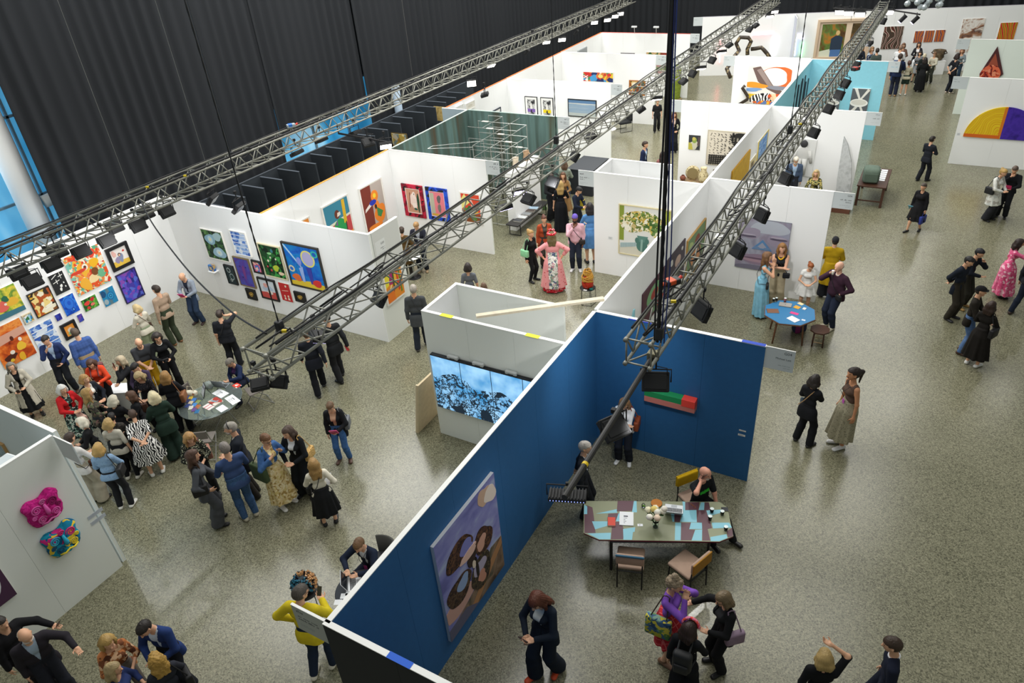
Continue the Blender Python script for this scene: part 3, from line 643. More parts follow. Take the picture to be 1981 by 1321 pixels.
# the window front left of the drape and under it
SKYB = PM('cloud', ['#1f6f9f', '#3c93c4', '#69b3da', '#a7d3ea'], .55, .2, 1.0, 2, emit=.55, stretch=(1, 1, .5))
def window(name, x, y0, y1, z0, z1, ny, nz, t=.07):
    mb = MB(); mb.box(x-.02, x, y0, y1, z0, z1, 0)
    for i in range(ny+1): yy = y0+(y1-y0)*i/ny; mb.box(x, x+.08, yy-t/2, yy+t/2, z0, z1, 1)
    for i in range(nz+1): zz = z0+(z1-z0)*i/nz; mb.box(x, x+.08, y0, y1, zz-t/2, zz+t/2, 1)
    return structure(name, mb, [SKYB, M('#8ea3ad', .5)])
window('window_1', -17.6, -9, 2.5, 1.2, 12.5, 4, 5)
window('window_2', -16.2, 5.5, 13.5, 1.3, 3.9, 4, 1)
structure('wall_left', MB().box(-17.9, -17.65, -16, 42, 0, 13), M('#1e2226', .9))
tag(MB().tube([(-16.2, -1.42, 0), (-16.2, -1.42, 8)], .30, 28).build('window_column', M('#f2f3f2', .5), None, True), 'round white column standing in front of the blue windows', 'column')
tag(MB().tube([(-16.05, -1.1, 3.7), (-16.05, 1.6, 3.85)], .17, 20).build('duct_pipe', M('#e3e6e4', .5), None, True), 'thick white pipe running sideways from the round column', 'pipe')
cx_ = at_z(768, 250, 1.6); tag(MB().tube([(-15.05, 13.55, 0), (-15.05, 13.55, 3.4)], .17, 20).build('column', M('#8fa0b0', .5), None, True), 'slim grey blue column before the black drape, right of the blue window strip', 'column')
pl = thing('window_bracket', 'small white angled bracket hanging beneath the white pipe', 'bracket', (-15.9, -.55, 2.75))
MB().box(-.03, .03, -.35, .35, -.03, .03).build('arm', M('#cfe0e8'), pl); MB().box(-.03, .03, .28, .35, -.3, .0).build('hook', M('#cfe0e8'), pl)

# dark store bays behind the left booths ----------------------------
DARK = M('#33383d', .85, spec=.15)
bay_y = [1.9, 2.72, 3.54, 4.36, 5.18, 6.0, 6.84, 7.66, 8.5, 9.32, 10.15, 10.97, 11.8, 12.62, 13.45, 14.3, 15.1, 15.9, 16.7]
back = thing('bay_screen', 'long charcoal backing screen behind the row of dark dividers', 'screen', (-14.72, 10, 0))
MB().box(-.05, .0, -8.6, 9, 0, 2.42).build('panel', DARK, back); MB().box(-.055, .005, -8.6, 9, 2.42, 2.435).build('top_rail', M('#4a5057', .7), back)
ords = ['nearest', 'second nearest', 'third nearest', 'fourth', 'fifth', 'sixth', 'seventh', 'eighth', 'ninth', 'tenth', 'eleventh', 'twelfth', 'thirteenth', 'fourteenth', 'fifteenth', 'sixteenth', 'seventeenth', 'eighteenth', 'farthest']
for i, y in enumerate(bay_y):
    t = thing('bay_divider', 'charcoal divider panel behind the left booths, %s from the white salon wall' % ords[i], 'divider', (-14.16, y, 0), 0, 'dark dividers behind the left booths')
    MB().box(-.5, .5, -.03, .03, 0, 2.385).build('panel', DARK, t); MB().box(-.5, .5, -.035, .035, 2.385, 2.4).build('edge_strip', M('#565d66', .6), t)
def crate(y, x, w, d, h, col, label, name='storage_crate', cat='crate'):
    t = thing(name, label, cat, (x, y, 0)); MB().rbox(-w/2, w/2, -d/2, d/2, 0, h, .02).build('carton', M(col, .8, mottle=.15), t); MB().box(-w/2+.03, w/2-.03, -.03, .03, h, h+.004).build('tape', M('#d6c69c', .6), t)
p = at_z(490, 372, 1.0); crate(p[1], -13.3, .5, .5, 1.0, '#b79a63', 'brown cardboard carton between the dark dividers beside the salon wall top')
p = at_z(612, 356, 1.3); crate(p[1], -13.45, .5, .45, 1.35, '#a7acb0', 'pale grey wrapped bundle between two dark dividers', 'wrapped_bundle', 'bundle')
p = at_z(675, 325, 1.3); crate(p[1], -13.45, .5, .5, 1.35, '#7c8896', 'mixed blue grey carton between two dark dividers behind the cut-out paintings')
t = thing('stored_painting', 'ochre abstract painting stored against a dark divider behind the booths', 'painting', (-13.75, 11.70, 1.15)); MB().box(-.36, .36, -.02, .02, 0, .85).build('canvas', PM('cells', ['#b59a4a', '#d8c68a', '#7f8c86', '#9a7a3a', '#c2b8a0'], 7, .7, 2, 3), t); MB().box(-.40, .40, .021, .04, -.04, .89).build('frame', M('#6b5a34'), t); MB().box(-.42, .42, -.1, .1, -1.15, -.05).build('support', M('#b9b3a4', .8), t)
t = thing('stored_painting', 'small ochre painting stored among the farthest dark dividers', 'painting', (-13.9, 15.05, 1.6)); MB().box(-.4, .4, -.02, .02, 0, .6).build('canvas', PM('cloud', ['#b08c4a', '#d6bd7a', '#8a6b35'], 4), t); MB().box(-.43, .43, -.1, .1, -1.6, 0).build('support', M('#3c4044', .8), t)

# booth signs --------------------------------------------------------
SIGN = M('#c9d0d2', .6); INK = M('#4a4f54', .8); FAINT = M('#8d959a', .8)
def bars(parent, x1, z, width, hgt, mt, y, left=False, seed=0):
    """a line of print too small to read"""
    rn = random.Random(seed); mb = MB(); x = 0
    while x < width-.005:
        w = min(width-x, rn.uniform(.6, 1.4)*hgt*3.2)
        xa = (x1+x) if left else (x1-width+x)
        for q in range(max(1, int(w/(hgt*.62)))): mb.box(xa+q*hgt*.62, xa+q*hgt*.62+hgt*rn.uniform(.25, .42), y-.0008, y, z, z+hgt*rn.choice((.6, .6, .9)))
        x += w+hgt*.5
    if mb.v: mb.build('print_line', mt, parent)['kind'] = 'stuff'
def sign(label, x, y, w, h, lines, left=False, front=.0115):
    t = thing('booth_sign', label, 'sign', (x, y, H-h)); MB().box(0, w, .012, .03, 0, h).build('board', SIGN, t); MB().box(0, w, .010, .032, h, h+.008).build('top_edge', EDGE, t)
    for k, (s_, sz, zz, mt) in enumerate(lines):
        if isinstance(s_, str): text('lettering', s_, sz, mt, t, (w-.05 if not left else .05, front, zz), align='RIGHT' if not left else 'LEFT')
        else: bars(t, (w-.05) if not left else .05, zz, s_, sz, mt, .012, left, k+int(x*10))
    return t
L4 = lambda c=INK: [(.14, .05, .335, c), (.30, .034, .24, c), (.17, .034, .185, c), (.24, .014, .09, FAINT), (.12, .014, .05, FAINT)]
sign('grey G04 booth sign standing out from the navy wall end', 3.165, 0, .485, .43, [('G04', .075, .335, INK), ('Michael Lett', .052, .225, INK), (.20, .016, .10, FAINT), (.11, .016, .055, FAINT)])
sign('white G06 booth sign beside the wall with the big face painting', 3.10, 7.56, .48, .42, [('G06', .065, .33, INK), (.26, .034, .225, INK), ('Gallery', .047, .165, INK), (.26, .014, .09, FAINT), (.12, .014, .05, FAINT)])
sign('pale sign at the end of the surfboard sculpture wall', 2.97, 14.84, .46, .42, [(.13, .05, .33, FAINT), (.20, .034, .21, INK), (.24, .014, .09, FAINT)])
sign('white sign with blue lettering at the end of the pale turquoise wall', 2.88, 22.22, .42, .40, [(.12, .05, .3, FAINT), (.24, .04, .18, M('#7fb7cf'))])
for l, x, y in (('grey sign at the end of the cut-out figures wall', -6.70, 7.0), ('grey sign at the end of the green stained wall', -6.66, 11.85), ('pale sign at the end of the wall with two framed photographs', -6.60, 16.6), ('pale sign at the end of the wall with the bright collage', -6.65, 22.0), ('pale sign at the end of the farthest white left booth wall', -6.63, 27.0)): sign(l, x, y, .47, .43, L4())
sign('white sign with lettering at the left end of the flower painting wall', -3.64, 7.07, .48, .45, L4(), True)
for l, x, y, w in (('blank pale sign at the left end of the calligraphy wall', -3.6, 14.85, .46), ('pale sign at the left end of the swirling abstract wall', -3.66, 22.32, .47), ('pale sign at the left end of the half disc wall', 5.2, 20.1, .5), ('pale sign at the left end of the diamond artwork wall', 5.1, 27.0, .48)): sign(l, x, y, w, .42, [(.12, .04, .32, FAINT), (.2, .03, .24, FAINT)], True)
sign('blank grey sign at the end of the wall of woven masks', -6.52, -6.97, .50, .43, [])
t = thing('booth_sign', 'grey sign in shade at the navy booth corner by the man in yellow', 'sign', (-.60, -7.63, H-.45)); MB().box(0, .53, .0, .03, 0, .45).build('board', M('#a9aea9', .6), t); MB().box(0, .53, -.002, .032, .45, .456).build('top_edge', EDGE, t)  # shade at this corner is put into the darker board colour
for k, (w_, sz, zz) in enumerate(((.12, .045, .36), (.33, .032, .27), (.33, .032, .22), (.24, .014, .13), (.22, .014, .10))): bars(t, .07, zz, w_, sz, INK if k < 3 else FAINT, .0, True, k)
sg_ = thing('booth_sign', 'grey G03 panel with small print on the end of the salon wall', 'sign', (-6.648, 1.40, H-1.0), PI/2)
MB().box(0, 1.06, -.012, .0, 0, .99).build('board', M('#cfd1cd', .7), sg_); MB().box(.06, .45, -.0135, -.012, .28, .70).build('print_panel', M('#dadddb', .7), sg_)
text('lettering', 'G03', .085, INK, sg_, (.42, -.0138, .57), align='RIGHT')
for k, (w_, sz, zz) in enumerate(((.17, .034, .47), (.11, .034, .42), (.30, .014, .35), (.22, .014, .32))): bars(sg_, .42, zz, w_, sz, INK if k < 2 else FAINT, -.0136, False, k)
bs = thing('booth_sign', 'pale sign at the left end of the far neon booth wall', 'sign', (*(BK0-BKD*.5), H-.45), math.atan2(BKD[1], BKD[0])); MB().box(0, .5, .0, .03, 0, .45).build('board', SIGN, bs); bars(bs, .06, .3, .2, .04, FAINT, 0, True)

# ------------------------------------------------------------------ lighting trusses
ALU = M('#93938a', .42, metal=.6); RUB = M('#141416', .6); LAMPB = M('#141517', .65)
def truss(label, A, B, w, h, bay=.5, rung_every=1):
    A = np.array(A, float); B = np.array(B, float); Ln = np.linalg.norm(B-A); d = (B-A)/Ln; rz = math.atan2(d[1], d[0])
    t = thing('lighting_truss', label, 'truss', A, rz)
    # local: x along, y across (left), z down from the top chord
    for y in (w/2, -w/2):
        for z in (0, -h):
            MB().tube([(0, y, z), (Ln, y, z)], .024, 10).build('chord', ALU, t, True)
            MB().tube([(-.05, y, z), (0, y, z)], .031, 10).build('connector', ALU, t, True)
    spec = []; n = int(Ln/bay)
    for i in range(n+1):
        x = i*bay
        spec += [((x, w/2, 0), (x, -w/2, 0)), ((x, w/2, -h), (x, -w/2, -h))]
        for sd in (w/2, -w/2):
            spec += [((x, sd, 0), (x+bay/2, sd, -h)), ((x+bay/2, sd, -h), (x+bay, sd, 0))] if i < n else []
        if i < n: spec.append(((x, w/2, -h), (x+bay, -w/2, -h)))
    if True:
        for y in (w/2, -w/2): spec.insert(0, ((0, y, 0), (0, y, -h)))
    Tw = Matrix.Translation(Vector(A)) @ Matrix.Rotation(rz, 4, 'Z'); meshes = {}; rest = MB()
    key = lambda q: dist(Tw @ Vector(q[0]))
    def inpic(q):
        p = pix(Tw @ Vector(q[0])); return -20 < p[0] < 2001 and -20 < p[1] < 1341
    spec = [q for q in spec if inpic(q)]; spec.sort(key=key)
    for k, (a, b) in enumerate(spec):
        if k >= 100: rest.tube([a, b], .013, 6); continue
        dl = tuple(round(b[j]-a[j], 3) for j in range(3))
        if dl not in meshes:
            o = MB().tube([(0, 0, 0), dl], .013, 7).build('brace', ALU, t, True); meshes[dl] = o.data
        else:
            o = bpy.data.objects.new('brace', meshes[dl]); C.objects.link(o); o.parent = t
        o.location = a
    if rest.v: rest.build('bracing', ALU, t, True)['kind'] = 'stuff'
    return t, Tw, Ln
a = at_z(1236, 660, 5.2); b = at_z(1712, 2, 5.2)
T3, T3w, L3 = truss('aluminium box truss over the navy booth, running to the top right', a, b, .33, .36)
a = at_z(494, 680, 5.2); b = at_z(1502, -12, 5.2)
T2, T2w, L2 = truss('aluminium box truss in the middle, ending above the glass table', a, b, .42, .36, .62)
a = at_z(-60, 506, 5.2); b = at_z(1222, -14, 5.2)
T1, T1w, L1 = truss('aluminium box truss along the left beside the black drapes', a, b, .42, .40, .55)
# cables that ride on the trusses
def cable(label, pts, r=.016, name='cable', mat=RUB, cat='cable', group=None, sub=6):
    P = [Vector(p) for p in pts]; out = []
    for i in range(len(P)-1):
        p0, p1, p2, p3 = P[max(i-1, 0)], P[i], P[i+1], P[min(i+2, len(P)-1)]
        for k in range(sub):
            q = k/sub; out.append(.5*((2*p1)+(p2-p0)*q+(2*p0-5*p1+4*p2-p3)*q*q+(3*p1-p0-3*p2+p3)*q**3))
    out.append(P[-1]); return tag(MB().tube(out, r, 6).build(name, mat, None, True), label, cat, group)
for nm, Tw, Ln, w, h in (('truss over the navy booth', T3w, L3, .33, .36), ('middle truss', T2w, L2, .42, .36), ('left truss', T1w, L1, .42, .40)):
    for j, (y, z, r, wd) in enumerate(((-w/2+.02, .045, .022, 'thick black cable loom lying along the top of the %s'), (w/2-.01, .04, .014, 'thin black cable winding along the %s'), (0, -.02, .012, 'slack black lead sagging inside the %s'))):
        rnd = random.Random(j+len(nm)); pts = []; x = .2
        while x < Ln-.3:
            pts.append(Tw @ Vector((x, y+rnd.uniform(-.02, .02)*(1+j), z+(rnd.uniform(-.07, .02) if j == 2 else rnd.uniform(0, .012))))); x += rnd.uniform(.9, 1.6)
        cable(wd % nm, pts, r, sub=4)
    rnd = random.Random(3*len(nm))
    for k, x in enumerate([.25, 1.2, 2.6, 4.4, 6.3, 8.3]):
        x += rnd.uniform(0, .4); c0 = Vector((x, rnd.uniform(-.12, .12), .06)); R_ = rnd.uniform(.09, .17)
        pts = [Tw @ (c0+Vector((R_*1.5*math.cos(q), R_*math.sin(q), -.1-.12*math.sin(q)))) for q in np.linspace(0, 2*PI*.9, 8)]
        cable('coiled cable loop on the %s, %s from its near end' % (nm, ['first', 'second', 'third', 'fourth', 'fifth', 'sixth'][k]), pts, .012, name='cable_loop', sub=4, group='cable loops on the trusses')
# ------------------------------------------------------------------ pictures and wall pieces
WL = {'L': ((-14.5, 0), (1, 0)), 'G03': ((0, 1.3), (0, -1)), 'END': ((-6.648, 0), (1, 0)), 'CL': ((-10.42, 0), (1, 0)), 'CB': ((0, 7.0), (0, -1)), 'GL': ((-10.38, 0), (1, 0)), 'GB': ((0, 11.85), (0, -1)),
      'PL': ((-11.4, 0), (1, 0)), 'PB': ((0, 16.6), (0, -1)), 'C2': ((0, 22.0), (0, -1)), 'C3': ((0, 27.0), (0, -1)), 'FL': ((0, 7.07), (0, -1)), 'BW': ((0, 14.85), (0, -1)), 'AB': ((0, 22.32), (0, -1)),
      'SP': ((.001, 0), (1, 0)), 'ST': ((.024, 0), (1, 0)), 'NB': ((0, 0), (0, -1)), 'G06': ((0, 7.56), (0, -1)), 'SB': ((0, 14.84), (0, -1)), 'TB': ((0, 22.22), (0, -1)), 'HD': ((0, 20.1), (0, -1)), 'DI': ((0, 27.0), (0, -1)),
      'BK': (tuple(BK0), tuple(BKN)), 'M': ((-6.55, 0), (1, 0)), 'MR': ((0, -6.9), (0, -1)), 'VID': ((0, -1.27), (0, -1))}
def circ(cx, cy, rx_, ry_=None, n=22, a0=0, a1=2*PI):
    ry_ = rx_ if ry_ is None else ry_; return [(cx+rx_*math.cos(a0+(a1-a0)*i/n), cy+ry_*math.sin(a0+(a1-a0)*i/n)) for i in range(n+(1 if a1-a0 < 6.2 else 0))]
def blob(cx, cy, r, seed=0, n=18, ry_=None, wob=.25):
    rn = random.Random(seed); ph = [rn.uniform(0, 6.28) for _ in range(3)]; ry_ = ry_ or r
    return [(cx+r*(1+wob*(math.sin(2*t+ph[0])+.6*math.sin(3*t+ph[1])+.4*math.sin(5*t+ph[2]))/2)*math.cos(t), cy+ry_*(1+wob*(math.sin(2*t+ph[0])+.6*math.sin(3*t+ph[1]))/2)*math.sin(t)) for t in [2*PI*i/n for i in range(n)]]
def spot(wl, c1, c2):
    pt, n = WL[wl]; P = [on_plane(c[0], c[1], (pt[0], pt[1], 0), (n[0], n[1], 0)) for c in (c1, c2)]
    rz = math.atan2(n[0], -n[1]); r = np.array([math.cos(rz), math.sin(rz)]); u = [p[:2] @ r for p in P]; z = [p[2] for p in P]
    w = abs(u[1]-u[0]); h = abs(z[1]-z[0]); mid = (P[0]+P[1])/2
    return (mid[0], mid[1], min(z)), w, h, rz
def art(label, wl, c1, c2, base, shapes=(), frame=None, mount=None, depth=.035, side='#e9e6df', name='painting', cat='painting', group=None, tilt=None):
    loc, w, h, rz = spot(wl, c1, c2); t = thing(name, label, cat, loc, rz, group)
    mats = [M(side, .8), base if not isinstance(base, str) else M(base, .6)]; mb = MB(); y0 = -depth
    iw, ih = w, h
    if frame: iw, ih = w-2*frame[0], h-2*frame[0]
    zo = (h-ih)/2
    mb.box(-iw/2, iw/2, y0+.002, -.003, zo, zo+ih, 0); mb.box(-iw/2, iw/2, y0, y0+.002, zo, zo+ih, 1)
    mx = my = 0
    if mount: # a paper margin
        mc, mw = mount; mats.append(M(mc, .8)); k = len(mats)-1; e = .0006
        for b in ((-iw/2, iw/2, zo, zo+mw), (-iw/2, iw/2, zo+ih-mw, zo+ih), (-iw/2, -iw/2+mw, zo+mw, zo+ih-mw), (iw/2-mw, iw/2, zo+mw, zo+ih-mw)): mb.box(b[0], b[1], y0-e, y0, b[2], b[3], k)
        mx = my = mw
    cw_, ch_ = iw-2*mx, ih-2*my
    for j, (poly, col) in enumerate(shapes):
        mt = col if not isinstance(col, str) else M(col, .65)
        if mt not in mats: mats.append(mt)
        q = [(-cw_/2+cw_*min(1, max(0, x)), zo+my+ch_*min(1, max(0, y))) for x, y in poly]; mb.prism(q, y0-.0012-.0008*j, y0-.0002, mats.index(mt), 'xz')
    mb.build('canvas', mats, t)
    if frame:
        fw, fc = frame[0], frame[1]; fd = frame[2] if len(frame) > 2 else depth+.015; fm = fc if not isinstance(fc, str) else M(fc, .5); f = MB()
        f.box(-w/2, w/2, -fd, -.003, 0, fw); f.box(-w/2, w/2, -fd, -.003, h-fw, h); f.box(-w/2, -w/2+fw, -fd, -.003, fw, h-fw); f.box(w/2-fw, w/2, -fd, -.003, fw, h-fw); f.build('frame', fm, t)
    return t
BLK = '#1b1b1d'
sal = 'paintings hung salon style on the white corner walls'
def S(*a, **k): return art(*a, group=sal, **k)
hot = ['#e4572b', '#f2b63c', '#f7ead2', '#5fae8a', '#d9402e', '#f08a4b', '#e8d9a8', '#7cc0b0']
S('large busy yellow, orange and green painting, tallest on the left wall', 'L', (118.7, 501), (215.6, 541), PM('cells', hot, 8, .6, 7, 1), [(blob(.55, .25, .12, 3), '#f3d9a0'), (blob(.72, .62, .12, 4), '#f2b824'), (circ(.66, .40, .10), '#7b4a22'), (circ(.45, .6, .08), '#f4ece0'), (circ(.45, .6, .04), '#6d3b2a'), (blob(.25, .55, .2, 8, ry_=.05), '#d8432c'), (blob(.75, .86, .1, 2), '#e64a32'), (blob(.3, .2, .15, 5), '#f0b23a'), (blob(.8, .3, .1, 6), '#6fb48c')])
S('white and yellow picture of three figures in a thick black frame', 'L', (242, 465), (219, 526.5), '#efeae6', [([(0, 0), (1, 0), (1, .25), (0, .32)], '#e9c24a'), (blob(.3, .35, .13, 1, ry_=.2), '#9a8fae'), (blob(.55, .42, .14, 2, ry_=.25), '#8a93b0'), (circ(.5, .62, .09, .1), '#3a2a2a'), (circ(.5, .60, .06, .07), '#e3b59a'), (blob(.8, .75, .06, 3), '#cf4638'), (blob(.2, .75, .12, 9, ry_=.18), '#e9b8ae')], frame=(.09, BLK, .06))
S('tall violet painting covered in small blue and purple figures', 'L', (221.6, 533.8), (279.7, 569), PM('cells', ['#4a3fa8', '#3a4fc0', '#6a4fc4', '#2f2f86', '#5a6fd0', '#8a4fb4'], 9, .6, 2, 5), [(circ(.4, .7, .05), '#20215a'), (blob(.85, .3, .08, 1), '#a03f9c'), (blob(.75, .8, .08, 2), '#7a3aa0')], frame=(.025, '#2a2850'))
S('square teal painting of concentric circles and grey bars', 'L', (190.6, 564), (228, 581), '#2387b8', [([(.4, 0), (.62, 0), (.62, 1), (.4, 1)], '#5c7d8c'), (circ(.62, .5, .25), '#1b6aa6'), (circ(.62, .5, .18), '#2f9fce'), (circ(.62, .5, .11), '#155b94'), (circ(.62, .5, .05), '#4bb4dc'), (circ(.15, .75, .2), '#1a4f7c'), (circ(.18, .25, .16), '#9fb3ba')])
S('little square picture of red flowers on green leaves', 'L', (155, 582), (191.3, 589.5), PM('cells', ['#2e6a2c', '#4f9a3a', '#1f4a22', '#7ab648'], 14, .6, 3), [(blob(.3, .6, .18, 1), '#e0413a'), (blob(.7, .75, .15, 2), '#c4282c'), (blob(.62, .35, .13, 3), '#e9766a'), (blob(.3, .2, .12, 5), '#d23a34')])
S('bright cobalt painting with one large pale circle', 'L', (112.6, 578.6), (153.8, 599), PM('cells', ['#1d57c8', '#2a6fd8', '#1746b0', '#3a86e0'], 7, .6, 2), [(circ(.48, .58, .33), '#1a48b4'), (circ(.48, .58, .30), '#2c74dc'), (circ(.5, .6, .12), '#1d57c8'), (circ(.62, .2, .1), '#173c98'), (circ(.62, .2, .06), '#5aa0e8')])
S('narrow black painting of white chalk symbols', 'L', (90.8, 535), (135, 559), '#232528', [([(.12, .82), (.5, .95), (.52, .92), (.14, .79)], '#f2f2ee'), ([(.12, .6), (.6, .66), (.6, .63), (.12, .57)], '#f2f2ee'), ([(.36, .5), (.40, .5), (.40, .72), (.36, .72)], '#f2f2ee'), ([(.72, .68), (.75, .68), (.75, .98), (.72, .98)], '#f2f2ee'), ([(.58, .82), (.9, .85), (.9, .82), (.58, .79)], '#f2f2ee'), (blob(.55, .35, .08, 1), '#f2f2ee'), (blob(.45, .2, .08, 2), '#f2f2ee'), (circ(.78, .45, .04), '#f2f2ee'), (circ(.8, .25, .04), '#f2f2ee')])
S('purple and yellow picture partly behind a hanging lamp', 'L', (46, 537), (77, 545), PM('cells', ['#6a5a8a', '#e0b23a', '#4a3f6c', '#c9c1a0', '#8a7ab0'], 7, .6, 4), frame=(.02, '#2c2620'))
S('yellow and brown painting of angular overlapping figures', 'L', (49.6, 571), (112.6, 595.5), PM('cells', ['#f0d68a', '#d9a83a', '#b5562c', '#3a2f28', '#f4ecd2', '#8a5a34', '#e4be5c'], 8, .6, 3, 9), [([(.5, .25), (.85, .3), (.84, .34), (.5, .29)], '#f6f3e8'), ([(.48, .15), (.8, .2), (.79, .24), (.48, .19)], '#f6f3e8')], frame=(.02, '#2a2622'))
S('green and orange garden scene at the far left edge', 'L', (24, 547), (-15, 628), PM('cloud', ['#2c5a3a', '#8ab03a', '#e6d24a', '#5a8a3a', '#b8c84a'], 3.2, .6, 3, 4), [([(0, 0), (1, 0), (1, .16), (0, .22)], '#3f7486'), (blob(.45, .42, .2, 1), '#e2685a'), (blob(.75, .45, .16, 3), '#e8b53a'), (blob(.2, .4, .14, 4), '#d9743c'), (blob(.6, .62, .1, 5), '#2a6a4a'), (circ(.55, .45, .04), '#f2e6d8')])
S('large hot orange and brown painting at the lower left edge', 'L', (35, 613.7), (9, 714), PM('cloud', ['#7a2a14', '#b8481c', '#e06a24', '#f09a4a', '#c9542a'], 3.0, .6, 3, 7), [([(0, .55), (1, .62), (1, .8), (0, .78)], '#d9a48e'), (blob(.3, .2, .2, 2, ry_=.08), '#4a1c10'), (blob(.7, .35, .12, 3), '#f2c23a'), (circ(.4, .3, .07, .05), '#efe6d8'), (circ(.75, .52, .05), '#f2ece2'), (circ(.3, .12, .06, .04), '#f0c83a'), (blob(.6, .1, .1, 6), '#e8b02a'), (circ(.55, .62, .05, .06), '#5a2414')])
S('tiny white and blue flower picture in a pale frame', 'L', (40, 611), (66, 618.6), PM('cells', ['#3a8ac0', '#9fd0e4', '#f0f4f2', '#3f7a4a', '#c9a23a'], 14, .6, 3), frame=(.02, '#d8cbb0'))
S('tiny dark blue square beside the big pale circle painting', 'L', (104, 610), (120, 616), PM('cells', ['#2a2f8a', '#3a46b0', '#5a4fa8'], 16, .6, 2))
S('tiny indigo square right of the orange portrait', 'L', (147, 610), (162, 618.6), PM('cells', ['#33308a', '#6a48a8', '#3a4ab4'], 16, .6, 2, 4))
S('white panel ruled with rows of small blue drawings on the left wall', 'L', (54.5, 636.7), (117.5, 661), PM('cells', ['#5a86d0', '#8fb0e4', '#dfe8f4', '#3a62b8', '#b4cbee'], 9, .6, 1, 3), [([(0, y), (1, y), (1, y+.03), (0, y+.03)], '#eef2f6') for y in (.18, .38, .58, .78)])
S('orange portrait in a thick black frame behind the man in blue check', 'L', (113.8, 630.7), (154, 644), '#ee9a3c', [(blob(.5, .5, .2, 1, ry_=.24), '#cfd8c4'), (circ(.52, .55, .12, .14), '#e9c0a8'), (blob(.4, .2, .2, 5, ry_=.14), '#8fb07a')], frame=(.07, BLK, .06))
# right face of the corner
S('tall painting of pale blue dahlias on dark leaves', 'G03', (387.3, 439.5), (447.7, 507), PM('cells', ['#23402a', '#3f6a38', '#16281c', '#5c8a4a'], 9, .6, 3), [(blob(.35, .68, .24, 1, 26, .2), '#8fb8cc'), (circ(.35, .68, .12), '#bcdbe2'), (circ(.35, .68, .05), '#e8e2b0'), (blob(.74, .82, .2, 2, 26, .14), '#a9c8cc'), (blob(.62, .25, .28, 3, 26, .2), '#9cc0d4'), (circ(.62, .26, .14, .11), '#cfe4ea'), (circ(.62, .26, .05, .04), '#e6ddb0')], frame=(.025, '#efece6'))
S('white panel ruled with rows of small blue drawings above the violet painting', 'G03', (444, 443), (489.4, 497), PM('cells', ['#5a86d0', '#8fb0e4', '#dfe8f4', '#3a62b8', '#b4cbee'], 9, .6, 1, 6), [([(0, y), (1, y), (1, y+.025), (0, y+.025)], '#eef2f6') for y in (.16, .33, .5, .67, .84)], frame=(.03, '#f2f1ec'))
S('small black picture of silver rings below the dahlias', 'G03', (433, 510), (463, 551), '#1f3236', [(circ(.4, .75, .2, .14), '#b9c4c2'), (circ(.4, .75, .15, .1), '#1f3236'), (circ(.6, .4, .25, .18), '#9fb0b0'), (circ(.6, .4, .2, .14), '#22383c'), (circ(.45, .2, .12, .08), '#c4cdca'), (circ(.45, .2, .08, .05), '#1f3236')], frame=(.02, BLK))
S('tall violet painting with a faint rising figure', 'G03', (450.6, 494), (498, 557.4), PM('cloud', ['#3f3a9a', '#5a3f9c', '#4a56b4', '#6a3f8c'], 3, .6, 3), [(blob(.5, .5, .1, 2, ry_=.25), '#7a3a86'), (circ(.3, .3, .05, .03), '#28286a'), (circ(.7, .7, .05, .03), '#28286a'), (circ(.3, .7, .04, .03), '#28286a')], frame=(.03, '#7c6a4a'))
S('tiny pink and blue picture in a black frame', 'G03', (486.5, 501), (512.4, 530), PM('cells', ['#e07a9a', '#4a7ac0', '#f0c8b0', '#c9466a'], 12, .6, 3), frame=(.05, BLK))
S('deep green night garden painting with bright specks', 'G03', (498, 468), (559, 541.6), PM('cells', ['#123018', '#2a6a34', '#1a4424', '#3f9a48', '#0e2416'], 8, .6, 4, 8), [(circ(.6, .85, .06), '#3a7a86'), (blob(.45, .75, .1, 1, ry_=.04), '#8acd8a'), (blob(.6, .3, .14, 2, ry_=.1), '#b8c83a'), (circ(.3, .5, .04), '#f2e0d0'), (circ(.45, .62, .03), '#f4d8d8'), (blob(.8, .15, .12, 4, ry_=.06), '#e8d0b0'), (circ(.2, .3, .03), '#d8505a'), (circ(.7, .6, .03), '#e8e0d0'), (circ(.35, .2, .04), '#c94a4a')], frame=(.03, '#d9cfae'))
S('big bright blue painting of figures and a glowing moon', 'G03', (544, 465), (636.7, 566), PM('cloud', ['#1550b8', '#1f6ad0', '#1a8ad4', '#1246a4'], 3, .6, 3), [([(0, 0), (1, 0), (1, .12), (.6, .16), (0, .1)], '#e8c83a'), (circ(.66, .72, .2, .2), '#e8e07a'), (circ(.66, .72, .16, .165), '#b8b4e0'), (circ(.88, .86, .1, .08), '#3ac0b0'), (circ(.88, .86, .06, .05), '#1a60c0'), (circ(.1, .4, .09, .08), '#e0d8b0'), (circ(.1, .4, .05, .045), '#1f6ad0'), ([(.33, .45), (.45, .5), (.43, .12), (.36, .12)], '#9fb8f0'), ([(.55, .5), (.7, .52), (.68, .1), (.6, .1)], '#3a3fa8'), (blob(.2, .2, .14, 5, ry_=.08), '#e0703a'), (blob(.78, .14, .14, 6, ry_=.08), '#d83a34'), ([(.0, .96), (.02, 1), (.42, .5), (.4, .48)], '#b8d8f0'), (circ(.38, .62, .07, .1), '#8a9ae8')], frame=(.045, '#33302c', .06))
for lb, c1, c2 in (('tiny gold medallion picture in a black frame, left of the pair', (475.6, 556), (500, 580.4)), ('tiny gold medallion picture in a black frame, right of the pair', (569, 561.7), (595, 586))):
    S(lb, 'G03', c1, c2, '#2a2620', [(blob(.5, .5, .3, 2, 24), '#b8923a'), (circ(.5, .5, .18), '#4a3a1c'), (blob(.5, .5, .12, 4), '#d8b65a')], frame=(.05, BLK))
